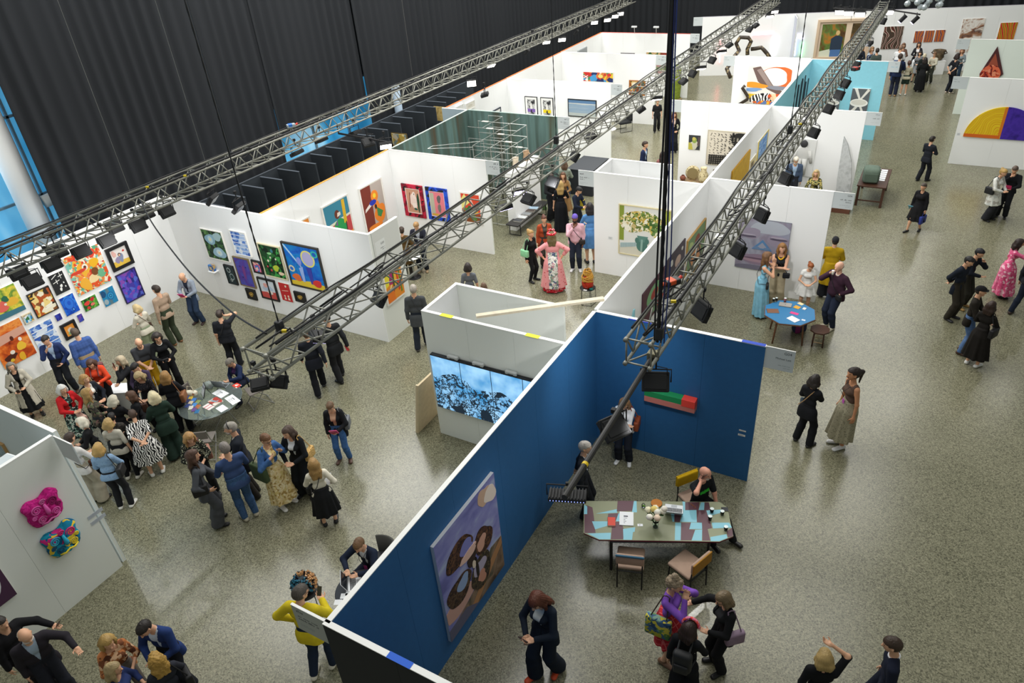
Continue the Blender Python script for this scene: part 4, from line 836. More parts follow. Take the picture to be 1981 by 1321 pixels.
S('red and white picture of a rising shape in a black frame', 'G03', (497.5, 534), (543, 583), '#d4dbe2', [([(0, 0), (1, 0), (1, .4), (0, .3)], '#c8504a'), (blob(.5, .55, .3, 3, ry_=.2), '#b4c4d8'), (blob(.4, .7, .14, 4), '#e0a8a0'), (blob(.6, .35, .2, 5, ry_=.1), '#e6dcd2')], frame=(.05, BLK))
S('small red picture with two pale figures', 'G03', (539, 544.5), (569, 584), '#c4282c', [(circ(.35, .28, .07, .05), '#f2e6d0'), ([(.25, .08), (.45, .08), (.35, .26)], '#f2e6d0'), (circ(.68, .3, .07, .05), '#f2e6d0'), ([(.58, .08), (.8, .08), (.68, .28)], '#f2e6d0'), (circ(.65, .85, .08, .06), '#e8d8c0'), ([(.2, .55), (.8, .6), (.8, .62), (.2, .57)], '#e8d8c0')])
t = thing('wall_shelf', 'small white shelf on the corner wall holding a blue box', 'shelf', (on_plane(418, 521, (0, 1.3, 0), (0, 1, 0))[0], 1.3, on_plane(418, 521, (0, 1.3, 0), (0, 1, 0))[2]))
MB().rbox(-.15, .15, -.2, -.003, -.02, 0, .004).build('board', WHITE, t); MB().box(-.12, .12, -.02, -.003, -.08, -.02).build('bracket', WHITE, t)
p = on_plane(418, 521, (0, 1.3, 0), (0, 1, 0)); t = thing('decorated_box', 'small blue painted box standing on the white wall shelf', 'box', (p[0]-.02, 1.2, p[2])); MB().rbox(-.10, .10, -.05, .05, 0, .2, .006).build('case', PM('cells', ['#2f5fa0', '#4a86c8', '#c9a86a'], 14, .6, 2), t); MB().box(-.05, .05, -.054, -.05, .05, .15).build('picture', M('#c9b48a'), t)
# block end, cut-out figures
art('tall abstract in orange, yellow and magenta on the end wall', 'END', (736.6, 527.7), (784, 566), '#e8902c', [([(0, .5), (.45, .6), (.4, 1), (0, 1)], '#e8d83a'), ([(.2, .55), (.5, .5), (.55, .85), (.3, .9)], '#a8246c'), ([(.5, .3), (.68, .3), (.62, 1), (.5, 1)], '#e8b43a'), ([(.42, .45), (.5, .4), (.54, .95), (.47, 1)], '#3f5a24'), ([(.7, .2), (.78, .22), (.72, 1), (.66, 1)], '#d83a2c'), ([(.82, .1), (.9, .12), (.86, 1), (.8, 1)], '#6a8a2c'), ([(.1, .2), (.35, .5), (.3, .52), (.06, .24)], '#f0e0a0'), ([(.35, .1), (.5, .42), (.44, .45)], '#7a1c3c'), ([(0, 0), (.45, 0), (.4, .3), (0, .42)], '#e87a24')], mount=('#ece8e0', .05))
art('painting of a figure leaning on a yellow oar, green shirt and red ground', 'CL', (670, 374.4), (640, 490), '#c4484c', [([(0, .55), (1, .62), (1, 1), (0, 1)], '#3a86a0'), ([(0, .50), (1, .58), (1, .63), (0, .56)], '#e2e0cc'), (circ(.48, .72, .10, .1), '#6a3424'), ([(.47, .66), (.62, .68), (.62, .75), (.5, .75)], '#e8dcd0'), (blob(.52, .42, .24, 3, 20, .2), '#2a9a54'), ([(.36, .5), (.46, .6), (.42, .48)], '#8a3aa0'), ([(.7, .45), (.82, .45), (.86, .98), (.74, .98)], '#e0b42c'), ([(.75, .05), (.78, .05), (.80, .48), (.76, .48)], '#4a3a2c'), ([(.6, .0), (1, .0), (1, .22), (.7, .16)], '#e89a3a'), ([(0, 0), (.5, 0), (.45, .16), (0, .2)], '#c04a50')], mount=('#f0eee8', .035), frame=(.015, '#efece6'))
art('tall painting of a seated orange figure on brown and grey', 'CL', (735.7, 342), (711, 462), '#b8aca4', [([(0, 0), (.4, 0), (.46, 1), (0, 1)], '#7c3426'), ([(.05, 0), (.95, 0), (.7, .12), (.3, .2)], '#7c3426'), (blob(.72, .34, .24, 1, 22, .2), '#f08a2c'), ([(.45, .6), (.7, .62), (.86, .3), (.6, .3)], '#f08a2c'), (circ(.58, .74, .17, .12), '#f08a2c'), (circ(.58, .75, .07, .05), '#f2d23a'), ([(.05, .50), (.45, .60), (.45, .68), (.08, .56)], '#ece4dc'), (circ(.46, .63, .16, .055), '#2438b0'), (circ(.56, .52, .05, .05), '#2a2420'), ([(.6, .5), (.86, .36), (.72, .26), (.58, .32)], '#3f8a4a'), (blob(.4, .13, .3, 4, 18, .06), '#f08a2c')], mount=('#f0eee8', .035), frame=(.015, '#efece6'))
art('low painting in orange and brown, mostly hidden by the corner wall', 'CL', (596, 417), (575, 505), '#e08a34', [([(0, .5), (.5, .6), (.5, 1), (0, 1)], '#4a2c22'), ([(.2, .75), (.6, .8), (.5, .9)], '#f0e2c8')], mount=('#f0eee8', .035), frame=(.015, '#efece6'))
art('pink and white figure picture with a ragged red and black border', 'CB', (776.5, 353.8), (826, 422), '#c9977c', [(blob(.5, .55, .26, 3, ry_=.3), '#ecd6cc'), (blob(.58, .75, .14, 5), '#f0e0d8'), (circ(.6, .8, .03), '#1c1c1c'), (blob(.55, .3, .16, 8, ry_=.14), '#f2e4dc'), (blob(.85, .45, .09, 2, ry_=.4), '#1f4a34'), ([(.15, .2), (.2, .2), (.3, .85), (.25, .85)], '#7a3a2c'), (blob(.6, .16, .12, 9, ry_=.05), '#245a4a')], mount=('#efe4dc', .03), frame=(.13, PM('cells', ['#b8203a', '#7c1428', '#c42a48', '#241c1e'], 8, .6, 3), .05))
art('pink picture of a dark striped form with a blue and black border', 'CB', (823, 360), (872.6, 429), '#e8808c', [([(0, .1), (.28, .1), (.28, .95), (0, .95)], '#b9b9a4'), (blob(.62, .72, .14, 2, ry_=.16), PM('bands', ['#1c1c1c', '#8a8a8a'], 14)), (blob(.6, .35, .13, 6, ry_=.16), PM('bands', ['#1c1c1c', '#b0a8a0'], 14)), (blob(.3, .06, .3, 3, ry_=.05), '#d8a83a')], mount=('#ece2e0', .025), frame=(.12, PM('cells', ['#1f4ac0', '#2a5ad8', '#1a3a9c', '#22242a'], 7, .6, 3), .05))
art('angular red, green and brown picture in a white frame', 'CB', (888.7, 369.4), (935.6, 435), '#d8492e', [([(0, 0), (1, 0), (1, .3), (.5, .25), (0, .45)], '#8a4a24'), ([(0, .45), (.45, .7), (.2, 1), (0, .8)], '#e8e08a'), ([(.05, .5), (.5, .5), (.8, .1), (.55, .05)], '#5a8a3a'), ([(.1, .3), (.55, .55), (.4, .6)], '#2f6a3a'), ([(.45, 1), (.75, .5), (.55, .5)], '#f0b8a8'), ([(.65, .3), (.9, .35), (.8, .6)], '#e8b03a'), (circ(.72, .42, .06, .05), '#e8722c'), (circ(.72, .42, .025, .02), '#1c1c1c')], mount=('#f0eee8', .05))
# navy booth
art('large square landscape on the navy wall with a dark looping vine figure', 'SP', (831.5, 1057), (970, 1090), PM('cloud', ['#5f5f96', '#7678b4', '#8a8cc0', '#a8b4cc'], 1.6, .55, 2, 3, stretch=(1, 1, 1.6)), [
 ([(0, 0), (1, 0), (1, .34), (.8, .36), (.6, .22), (.35, .16), (0, .10)], PM('cloud', ['#3f352e', '#6a5644', '#8a7460', '#4a4a3c'], 3, .6, 3, 2)), ([(.45, .0), (1, .26), (1, .34), (.7, .22), (.4, .06)], '#a97c54'), ([(0, 0), (.5, 0), (.3, .12), (0, .12)], '#5f5f74'),
 (blob(.80, .90, .10, 7, 22, .09, .35), '#c9a890'), (blob(.90, .86, .10, 12, 22, .08, .3), '#e6d8cc'), (blob(.22, .24, .25, 4, 20, .10), '#c49a8c'),
 (blob(.32, .69, .20, 3, 60, .125, .18), PM('cells', ['#3c2a26', '#54382c', '#2c201e', '#6a4a34'], 26, .7, 4)), (blob(.43, .66, .11, 5, 40, .075, .3), '#7a7cb8'), (blob(.70, .53, .15, 9, 60, .13, .2), PM('cells', ['#3c2a26', '#54382c', '#2c201e', '#6a4a34'], 26, .7, 4)), (blob(.66, .53, .08, 2, 40, .065, .3), '#c99a86'),
 (blob(.24, .37, .18, 8, 60, .135, .22), PM('cells', ['#3c2a26', '#4a3428', '#2c2420', '#5c4a38'], 26, .7, 4)), (blob(.30, .40, .085, 1, 40, .07, .3), '#8aa0c4'), (blob(.60, .27, .19, 6, 60, .145, .2), PM('cells', ['#3a3029', '#4a4030', '#2c2824', '#5c5038'], 26, .7, 4)), (blob(.58, .33, .10, 4, 40, .075, .35), '#a8a0b4'), (blob(.60, .22, .07, 5, 40, .06, .35), '#c08a74'),
 (blob(.48, .50, .075, 2, 40, .06, .3), '#33241f'), (blob(.44, .585, .16, 6, 40, .035, .35), '#d8b4a4'), (blob(.50, .43, .03, 9, 30, .04, .2), '#d8c8b4'), (blob(.54, .36, .02, 3, 30, .12, .3), '#241c1a')], depth=.06, side='#d5d8dc')
loc, w, h, rz = spot('NB', (1257.5, 757), (1341.5, 794)); t = thing('wall_sculpture', 'green, salmon and red block relief mounted on the navy back wall', 'sculpture', (loc[0], 0, on_plane(1257, 775, (0, -.15, 0), (0, 1, 0))[2]-.03))
w = 1.0; MB().rbox(-w/2, w*.24, -.16, -.003, .13, .26, .004).build('green_bar', M('#1f8a52', .5), t); MB().rbox(w*.24, w/2, -.17, -.003, .11, .27, .004).build('red_block', M('#e6483e', .5), t); MB().rbox(-w/2, w/2, -.16, -.003, 0, .13, .004).build('salmon_bar', M('#c77a70', .5), t)
def card(label, wl, c1, c2, col='#e9e7e0'):
    loc, w, h, rz = spot(wl, c1, c2); t = thing('caption_card', label, 'label', loc, rz, 'caption cards on the walls'); MB().box(-w/2, w/2, -.005, -.002, 0, h).build('card', M(col, .7), t)
    mb = MB(); [mb.box(-w*.38, w*(.3-.1*(k % 2)), -.0058, -.005, h*(.72-.14*k), h*(.76-.14*k)) for k in range(4)]; mb.build('print_lines', M('#8f9296'), t)
card('upper pale caption card near the right end of the navy wall', 'NB', (1430, 830), (1443, 836)); card('lower pale caption card near the right end of the navy wall', 'NB', (1428, 838), (1441.5, 845))
card('caption card left of the flower painting', 'FL', (1177, 457), (1185, 464), '#dfe2e4'); card('caption card left of the half disc painting', 'HD', (1852, 257), (1857, 262), '#d8dbe0')
for cc_, l in (((184, 993), 'upper'), ((190, 1004), 'lower')):
    q = on_plane(*cc_, (-6.55, 0, 0), (1, 0, 0)); t = thing('caption_card', l+' faint card at the right end of the mask wall', 'label', (-6.55, q[1], q[2]-.04), PI/2, 'caption cards on the walls'); MB().box(-.14, .14, -.005, -.002, 0, .075).build('card', M('#b9c0c8', .7), t); mb = MB(); [mb.box(-.12, .06-.02*k, -.0058, -.005, .055-.012*k, .058-.012*k) for k in range(4)]; mb.build('print_lines', M('#9aa2aa'), t)
# the middle
art('large still life of white and yellow flowers in a green two-handled vase', 'FL', (1198, 393), (1296, 505), '#e4e3de', [([(0, 0), (1, 0), (1, .2), (0, .16)], '#d8d4c4'), ([(0, .28), (.09, .28), (.09, 1), (0, 1)], '#8a9a3a'), ([(.88, .4), (1, .4), (1, 1), (.88, 1)], '#a8b04a'),
 (blob(.45, .72, .42, 3, 40, .22, .2), PM('cells', ['#5a7a3a', '#e6dca8', '#f2eedc', '#8a9a4a', '#3f5a2c', '#d8c47a', '#c9a84a'], 17, .6, 4)), (blob(.72, .6, .2, 5, 30, .16, .3), PM('cells', ['#6a8a4a', '#ece6c4', '#c9b45a', '#4a6a34'], 12, .6, 4)), (blob(.25, .58, .2, 7, 30, .12, .3), PM('cells', ['#ece6cc', '#f4f0e0', '#c9b47a', '#6a7a3a'], 12, .6, 4)),
 ([(.02, .12), (.4, .2), (.4, .28), (.02, .22)], PM('bands', ['#9fb8bc', '#5f7c80', '#c4d4d4'], 9)), (circ(.46, .22, .11, .13), '#4f7a70'), ([(.4, .3), (.54, .3), (.58, .42), (.36, .42)], '#5f8a80'), (circ(.36, .32, .04, .06), '#4f7a70'), (circ(.56, .32, .04, .06), '#4f7a70'), ([(.43, .1), (.47, .1), (.48, .35), (.44, .35)], '#8fb0a6')], frame=(.03, '#d9cda6', .05))
art('small dark portrait with a green face left of the calligraphy', 'BW', (1333.5, 260), (1354, 290), '#33363a', [(blob(.45, .3, .4, 2, 20, .3), '#c9c6b0'), (circ(.5, .65, .2, .2), '#8aa04a'), (circ(.45, .75, .14, .12), '#c9b860'), ([(0, 0), (.4, 0), (.3, .4), (0, .5)], '#b8b04a'), ([(.75, .3), (.95, .3), (.95, .9), (.8, .9)], '#5a4a4a')])
calli = []; rn = random.Random(4)
for i in range(7):
    for j in range(9):
        x, y = .06+.1*i+rn.uniform(-.02, .02), .36+.07*j+rn.uniform(-.01, .01); a = rn.uniform(-1, 1); l = .04; calli.append(([(x, y), (x+l*math.cos(a), y+l*math.sin(a)), (x+l*math.cos(a)-.012*math.sin(a), y+l*math.sin(a)+.012), (x-.006, y+.012)], '#22211f'))
for i in range(5): calli.append(([(.05, .03+.06*i), (.55, .03+.06*i+.02), (.55, .045+.06*i+.02), (.05, .045+.06*i)], '#262422'))
for i in range(9): calli.append(([(.06+.06*i, .01), (.075+.06*i, .01), (.085+.06*i, .3), (.07+.06*i, .3)], '#262422'))
for x0, y0, x1, y1 in ((.62, .75, .66, .98), (.7, .6, .74, .97), (.8, .7, .84, .98), (.58, .86, .98, .9), (.62, .70, .95, .73), (.75, .9, .95, .98), (.9, .55, .94, .8), (.6, .5, .85, .53)): calli.append(([(x0, y0), (x1, y0), (x1+.02, y1), (x0+.02, y1)], '#1f1e1c'))
art('cream canvas covered in black brush calligraphy', 'BW', (1370.6, 250.4), (1440, 324), '#dfd6c4', calli, frame=(.02, '#c9c0aa'))
art('dark painting of a pale figure, second along the white spine wall', 'SP', (1288, 506.5), (1320, 530), '#4a4148', [(circ(.6, .65, .16, .14), '#c4a898'), (blob(.55, .32, .22, 2, ry_=.24), '#8a7c80'), (blob(.25, .8, .08, 5), '#d8d8d0'), (circ(.82, .85, .05), '#c9c4bc'), (blob(.3, .3, .1, 8), '#7a4a3c')], side='#3a3238')
art('maroon painting with a green hooked form, nearest along the white spine wall', 'SP', (1241.6, 570), (1283, 578), '#5a3640', [(circ(.5, .62, .34, .28), '#7fae7c'), (circ(.5, .62, .16, .14), '#a8443c'), ([(.4, .1), (.62, .1), (.6, .5), (.42, .5)], '#8ab884'), (blob(.8, .2, .14, 3), '#c0463c')], side='#4a2c38')
art('figure painting in green and orange, third along the white spine wall', 'SP', (1328, 466.5), (1357.5, 500), '#6f8a5c', [(blob(.5, .4, .26, 3, ry_=.34), '#c98a5a'), (circ(.55, .75, .14, .12), '#8a4a34'), ([(0, 0), (1, 0), (1, .2), (0, .25)], '#3f4a34'), (blob(.2, .7, .12, 7, ry_=.2), '#a8b87a')], frame=(.02, '#b08a4a'))
t = thing('wall_fin', 'pale blue pointed panel on the white spine wall behind the navy wall', 'sculpture', (0, on_plane(1224, 610, (0, 0, 0), (1, 0, 0))[1]+.3, .0), PI/2); q0 = on_plane(1226, 600, (.02, 0, 0), (1, 0, 0)); t.location = (0.0, q0[1], q0[2]-.5); MB().prism([(-.28, 0), (.06, 0), (.06, .5), (.0, .5)], -.03, -.003, 0, 'xz').build('panel', M('#9fdbe8', .5), t)
art('plain golden yellow canvas on the spine wall', 'SP', (1415, 331.6), (1443, 352), PM('cloud', ['#c99a24', '#e0b43a', '#d8a62c'], 4, .6, 1), depth=.05, side='#b88a24')
art('narrow cream and blue canvas between the yellow ones', 'SP', (1450, 311.6), (1458, 328), '#d8c894', [([(.1, .1), (.9, .1), (.9, .4), (.1, .4)], '#5a86b8'), ([(.15, .5), (.6, .5), (.6, .8), (.15, .8)], '#7a6a4a')])
art('blue canvas with a yellow border high on the spine wall', 'SP', (1465, 275), (1481, 292), '#e0c43a', [([(.12, .06), (.92, .06), (.92, .94), (.12, .94)], PM('cloud', ['#3f6ab0', '#6a9ad0', '#b8d0e8'], 4, .6, 2, stretch=(1, 1, 3)))])
art('big grey violet painting of a sleeping face with a blue triangle nose', 'G06', (1532.5, 431.7), (1421.8, 513.5), PM('cloud', ['#8a8a9c', '#a3a4b4', '#8f8698', '#9a9cb0'], 1.6, .6, 2, 3), [
 (blob(.62, .86, .34, 3, 30, .14, .2), '#b4bac6'), (blob(.25, .72, .22, 6, 30, .10, .2), '#9c93a6'), (blob(.8, .62, .2, 7, 30, .12, .2), '#9a90a4'), (blob(.5, .22, .40, 2, 40, .11, .12), '#8f7c90'), (blob(.5, .205, .37, 2, 40, .05, .1), '#a88a98'), (blob(.5, .23, .38, 5, 40, .018, .1), '#6a5468'), (blob(.5, .03, .5, 4, 30, .07, .1), '#767284'), 
 (circ(.20, .66, .17, .022), '#5c5468'), (circ(.80, .66, .17, .022), '#5c5468'), (circ(.2, .69, .15, .014), '#b0a8b8'), (circ(.8, .69, .15, .014), '#b0a8b8'), ([(.30, .42), (.70, .42), (.50, .62)], '#5a86b4'), ([(.385, .45), (.615, .45), (.50, .565)], '#9ca0b2'), (blob(.4, .45, .06, 3, 16, .03), '#6c88ac'), (blob(.6, .45, .06, 4, 16, .03), '#6c88ac')], depth=.05, side='#5a5f68')
# sculpture bay: relief figure, fin sculpture
loc, w, h, rz = spot('SB', (1537, 268), (1568, 342)); t = thing('relief_panel', 'white wall relief of a coat-like figure with a dark round head', 'sculpture', loc, rz)
MB().rbox(-w*.55, w*.55, -.04, -.003, 0, h*1.02, .01).build('panel', M('#e4e5e3', .8), t); mb = MB(); mb.ball((0, -.07, h*.62), (w*.36, .06, h*.22)); mb.tube([(-w*.3, -.08, h*.72), (-w*.42, -.07, h*.4)], [.06, .05], 8); mb.tube([(w*.3, -.08, h*.72), (w*.42, -.07, h*.4)], [.06, .05], 8); mb.tube([(-.09, -.10, h*.5), (-.10, -.10, h*.08)], [.09, .07], 8); mb.tube([(.09, -.10, h*.5), (.10, -.10, h*.08)], [.09, .07], 8); mb.build('figure', M('#d3d3cf', .8), t, True)
MB().ball((0, -.08, h*.9), (.12, .07, .13)).build('head', M('#3a3a3c', .7), t, True)
p = at_z(1639, 366, 0.0); 
t = thing('fin_sculpture', 'tall pale stone blade sculpture on a dark base behind the white wall', 'sculpture', (2.74, 14.25, 0))
MB().prism([(-.34, -.28), (.34, -.28), (.34, .28), (-.34, .28)], 0, .34).build('base', M('#6a4434', .6), t); mb = MB(); mb.prism([(-.32, .34), (.32, .34), (.30, .52), (.05, .68), (-.30, .52)], -.2, .2, 0, 'xz'); mb.build('plinth', M('#2f3236', .6), t)
mb = MB(); prof = [(-.20, .6), (.22, .6), (.20, 1.1), (.10, 1.7), (-.10, 2.25), (-.26, 2.5), (-.26, 2.2), (-.25, 1.7), (-.24, 1.1)]; mb.prism(prof, -.05, .05, 0, 'xz'); mb.build('blade', PM('cloud', ['#a4a7a8', '#c4c7c8', '#b0b3b4'], 5, .7, 1), t)
# turquoise bay
for lb, c1, c2 in (('grey panel with white crossed bands and a round white hoop', (1650, 170), (1675, 224)), ('grey panel with white bands, half hidden by the truss', (1604, 180), (1622, 214))):
    art(lb, 'TB', c1, c2, '#5c6064', [([(.12, 1), (.3, 1), (.55, .62), (.45, .6)], '#e4e1d8'), ([(.85, 1), (1, .96), (.6, .6), (.5, .62)], '#e4e1d8'), ([(0, .1), (.12, 0), (.55, .42), (.45, .46)], '#e4e1d8'), ([(.8, 0), (.95, 0), (.58, .45), (.48, .42)], '#e4e1d8'), (circ(.48, .48, .5, .15, 30), '#f0eee6'), (circ(.48, .50, .42, .10, 30), '#dad6ca')], depth=.08)
for k, (a, b) in enumerate((((1540, 186), (1544, 207)), ((1546, 176), (1551, 207)), ((1553, 180), (1557, 204)))):
    loc, w, h, rz = spot('ST', a, b); t = thing('slim_frame', ['leftmost', 'middle', 'rightmost'][k]+' of three narrow black frames on the turquoise side wall', 'frame', loc, rz); MB().box(-.30, -.26, -.05, -.003, 0, h+.4).build('upright', M('#26323a'), t); MB().box(.26, .30, -.05, -.003, 0, h+.4).build('upright', M('#26323a'), t); MB().box(-.26, .26, -.02, -.003, 0, h+.4).build('glazing', M('#7fb8c6', .3), t)
art('huge swirling abstract of brown, orange, white and black strokes', 'AB', (1449, 127), (1524, 204), '#ece6de', [(blob(.7, .72, .42, 3, 40, .3, .15), '#d8682c'), (blob(.62, .74, .32, 5, 40, .22, .15), '#f4f0ea'), ([(.1, .95), (.28, 1), (.62, .5), (.95, .3), (.9, .2), (.5, .4), (.25, .6)], '#6f5a54'), ([(.2, .9), (.3, .95), (.6, .5), (.5, .48)], '#9c8a84'), (blob(.8, .45, .3, 7, 30, .06, .3), '#8a8c98'), (blob(.2, .5, .26, 9, 30, .08, .3), '#e89a2c'), (blob(.15, .38, .2, 2, 30, .05, .3), '#7aa0d0'), (blob(.2, .2, .22, 4, 30, .08, .3), '#e8c42c'), (blob(.4, .12, .34, 6, 40, .16, .3), PM('zebra', ['#f2f0ec', '#1c1c1c'], 2.5)), (blob(.75, .2, .2, 8, 30, .12, .3), PM('cells', ['#e8c4a0', '#d8582c', '#6a3a2c', '#f2d8b0'], 5, .6, 4)), (blob(.5, .04, .3, 11, 30, .06, .3), PM('cells', ['#d8682c', '#e8b43a', '#5a7ab0'], 5, .6, 4))])
# photographs booth
for lb, c1, c2, col in (('black and white photograph with a violet band', (1015.6, 185.7), (1041.6, 229), '#7a5aa8'), ('black and white photograph with a yellow band', (1046, 187.7), (1072, 231), '#e8cf1c')):
    art(lb+' in a thin black frame', 'PB', c1, c2, PM('cloud', ['#1c1c1e', '#5a5a5c', '#d8d8d6', '#3a3a3c'], 5, .5, 3, len(lb)), [(blob(.5, .5, .14, 3, ry_=.3), '#e4e2de'), ([(0, .22), (1, .22), (1, .42), (0, .42)], col), (blob(.5, .25, .1, 5, ry_=.12), '#2a2a2c')], mount=('#f4f3f0', .09), frame=(.02, BLK))
art('wide pale blue seascape in a black frame', 'PB', (1099, 190.4), (1154.5, 228), PM('cloud', ['#9fb0bc', '#8aa2b8', '#b4bec2'], 2.2, .5, 1, stretch=(.3, 1, 3)), [([(0, .8), (1, .8), (1, 1), (0, 1)], '#5a7ea4'), ([(0, .76), (1, .76), (1, .8), (0, .8)], '#d8d6ca'), ([(0, 0), (1, 0), (1, .2), (0, .2)], '#b4bcb8')], frame=(.03, BLK))
art('faint pencil drawing in a white frame on the photo booth side wall', 'PL', (898.7, 201), (917.6, 207), '#e6e2d8', [(blob(.5, .5, .25, 3), '#d8d2c4')], frame=(.03, '#efeeea'))
art('second faint drawing in a white frame low on the photo booth side wall', 'PL', (880, 207), (896, 213), '#e6e6e2', frame=(.03, '#efeeea'))
art('dark framed picture just above the green stained wall', 'PL', (953, 214), (968, 216), '#e4e4e0', frame=(.05, '#2c3440'))
art('long bright collage of flags and letters in red, blue and yellow', 'C2', (1127.5, 137), (1188, 161), PM('cells', ['#4a9ad0', '#c8302c', '#e8c83a', '#f0ece0', '#2a3a6a', '#d87a3a', '#3a8a5a'], 4.5, .6, 3, 2), [([(0, .35), (.17, .35), (.17, .65), (0, .65)], '#b8242c'), ([(.0, .38), (.03, .35), (.17, .62), (.14, .65)], '#f2f0ea'), ([(.14, .35), (.17, .38), (.03, .65), (0, .62)], '#f2f0ea'), (circ(.87, .78, .07, .16), '#d8343a'), (circ(.58, .6, .08, .2), '#e8d87a'), ([(.68, .7), (.78, .7), (.73, .95)], '#c8242c')], mount=('#f0f0ee', .04))
art('ochre and orange still life at the right of the collage wall', 'C2', (1217.6, 154.6), (1248, 185), PM('cells', ['#c87a2c', '#8a4a24', '#e8c88a', '#3f5a3a', '#d8a05a'], 4, .6, 3), [(circ(.3, .75, .16, .16), '#ece2cc')], frame=(.04, '#a86a2c'))
art('green and pink landscape seen past the collage wall end', 'C3', (1269.6, 125), (1289, 142), PM('cells', ['#4f6a3a', '#8a9a6a', '#b08a8a', '#3a4a34'], 4, .6, 3))
art('dark picture just showing above the collage wall, left one', 'C3', (1201, 102), (1228, 112), '#4a2f2c', frame=(.04, '#2c2020'))
art('wide brown and green picture just showing above the collage wall, right one', 'C3', (1251, 100.6), (1290, 118), PM('cells', ['#7a5a34', '#4a6a3a', '#c9a87a', '#8a3a2c'], 4, .6, 3))
t = thing('lightbox', 'small grey slanted screen on the far left side wall', 'screen', (-11.44, 24.4, 2.35), PI/2); MB().rbox(-.55, .55, -.06, -.003, 0, .5, .01).build('case', M('#a9aeb0'), t); MB().box(-.5, .5, -.062, -.06, .05, .45).build('glass', M('#8a8f92', .3), t)
# half disc and diamond
c0 = on_plane(1933.5, 268.5, (0, 20.1, 0), (0, 1, 0)); cl = on_plane(1863, 262.7, (0, 20.1, 0), (0, 1, 0)); Rr = abs(c0[0]-cl[0]); t = thing('half_disc_painting', 'large half disc painting, yellow on the left and violet on the right', 'painting', (c0[0], 20.1, (c0[2]+cl[2])/2))
YEL = PM('rings', ['#e0b21c', '#ecd02a', '#d8921c', '#e8c424'], 1.3, .6, 1.5, 0); VIO = PM('cloud', ['#3a2690', '#4a30a8', '#301f7c'], 3, .6, 2)
MB().prism(circ(0, 0, Rr, Rr*.98, 30, PI/2, PI), -.05, -.003, 0, 'xz').add([], []).build('yellow_half', YEL, t); q = MB(); q.prism([(0, 0)]+circ(0, 0, Rr, Rr*.98, 30, PI/2, PI)+[(-Rr, 0)], -.05, -.003, 0, 'xz'); bpy.data.objects.remove(t.children[0]); q.build('yellow_half', YEL, t)
MB().prism([(0, 0), (Rr*1.0, 0)]+circ(0, 0, Rr, Rr*.98, 30, 0, PI/2), -.05, -.003, 0, 'xz').build('violet_half', VIO, t); MB().box(-Rr, -.02, -.053, -.05, 0, .12).build('orange_foot', M('#d8681c', .6), t); MB().box(-.09, -.0, -.053, -.05, .12, Rr*.97).build('orange_seam', M('#d87a1c', .6), t)
a = on_plane(1930, 89.6, (0, 27, 0), (0, 1, 0)); b = on_plane(1894.8, 143, (0, 27, 0), (0, 1, 0)); c = on_plane(1940.8, 143, (0, 27, 0), (0, 1, 0)); zb = b[2]-.45; t = thing('kite_artwork', 'kite-shaped brown and copper wall piece with a dark border', 'sculpture', (a[0], 27, zb))
ks = [(0, a[2]-zb), (b[0]-a[0], b[2]-zb), (0, 0), (c[0]-a[0], c[2]-zb)]; MB().prism(ks, -.06, -.003, 0, 'xz').build('border', M('#4a2024', .5), t); k2 = [(x*.76, .28+(z-.28)*.80) for x, z in ks]; MB().prism(k2, -.075, -.06, 0, 'xz').build('inlay', M('#9a4a34', .5), t); MB().prism(blob(0, .5, .36, 3, 24, .36, .1), -.085, -.075, 0, 'xz').build('carving', PM('cells', ['#b8432c', '#e08a6a', '#7a2420', '#d86a4a'], 9, .4, 3), t)
# back of the hall
art('huge double panel painting of a standing figure in a pale timber frame', 'BK', (1583, 38), (1676, 112), '#d9c4ae', [([(.06, .0), (.54, .0), (.54, .93), (.06, .93)], PM('cloud', ['#3a2a1c', '#6a4a24', '#5a7a3a', '#b8742c', '#7a3a1c'], 1.5, .6, 3, 3)), ([(.06, .0), (.40, .0), (.36, .25), (.06, .16)], '#d8dcc8'), ([(.27, .52), (.27, .18), (.50, .18), (.50, .55), (.42, .6), (.35, .6)], '#26364a'), ([(.28, 0), (.48, 0), (.49, .2), (.28, .2)], '#4a72a8'), (circ(.39, .68, .04, .07), '#d8b47a'), ([(.64, .0), (.97, .0), (.97, .93), (.66, .93)], PM('cloud', ['#3a2a1c', '#5a4a2c', '#8a5a2c', '#2c3a2c'], 2, .6, 3, 8)), ([(.54, 0), (.64, 0), (.66, .95), (.55, .95)], '#e4cdb4')], frame=(.12, '#d8bfa4', .14), name='framed_panel')
art('dark plant painting of red and white leaves on the far wall', 'BK', (1711, 51.5), (1740, 94), PM('zebra', ['#4a3a30', '#2a3a2c', '#8a5a4a', '#d8ccc0', '#5a2c24'], 1.6, .6, 0, 2))
for k, (a, b, l) in enumerate((((1770.5, 60), (1783, 82), 'left'), ((1790.5, 59), (1803, 81), 'middle'), ((1811, 58), (1824, 80), 'right'))): art(l+' one of three small striped paintings on the far wall', 'BK', a, b, PM('bands', ['#c8342c', '#e8b43a', '#3a3a2c', '#8a9a4a', '#d86a7a', '#6a2c4a'], 2.4, .6, 1.2, k*3+1), group='striped paintings on the far wall')
art('large brown and white smeared abstract on the far wall', 'BK', (1907, 35), (1848, 100.5), PM('cloud', ['#7a4a3a', '#d8c8bc', '#f0ece6', '#a87a5c', '#5a3a34', '#e8dcd0'], 1.6, .6, 4, 5))
art('square striped painting above the diamond artwork wall', 'BK', (1936, 44), (1960, 76), PM('bands', ['#c8342c', '#e8b43a', '#4a6a2c', '#d8a02c', '#6a3a1c', '#e0862c'], 1.2, .6, 1.2, 13))
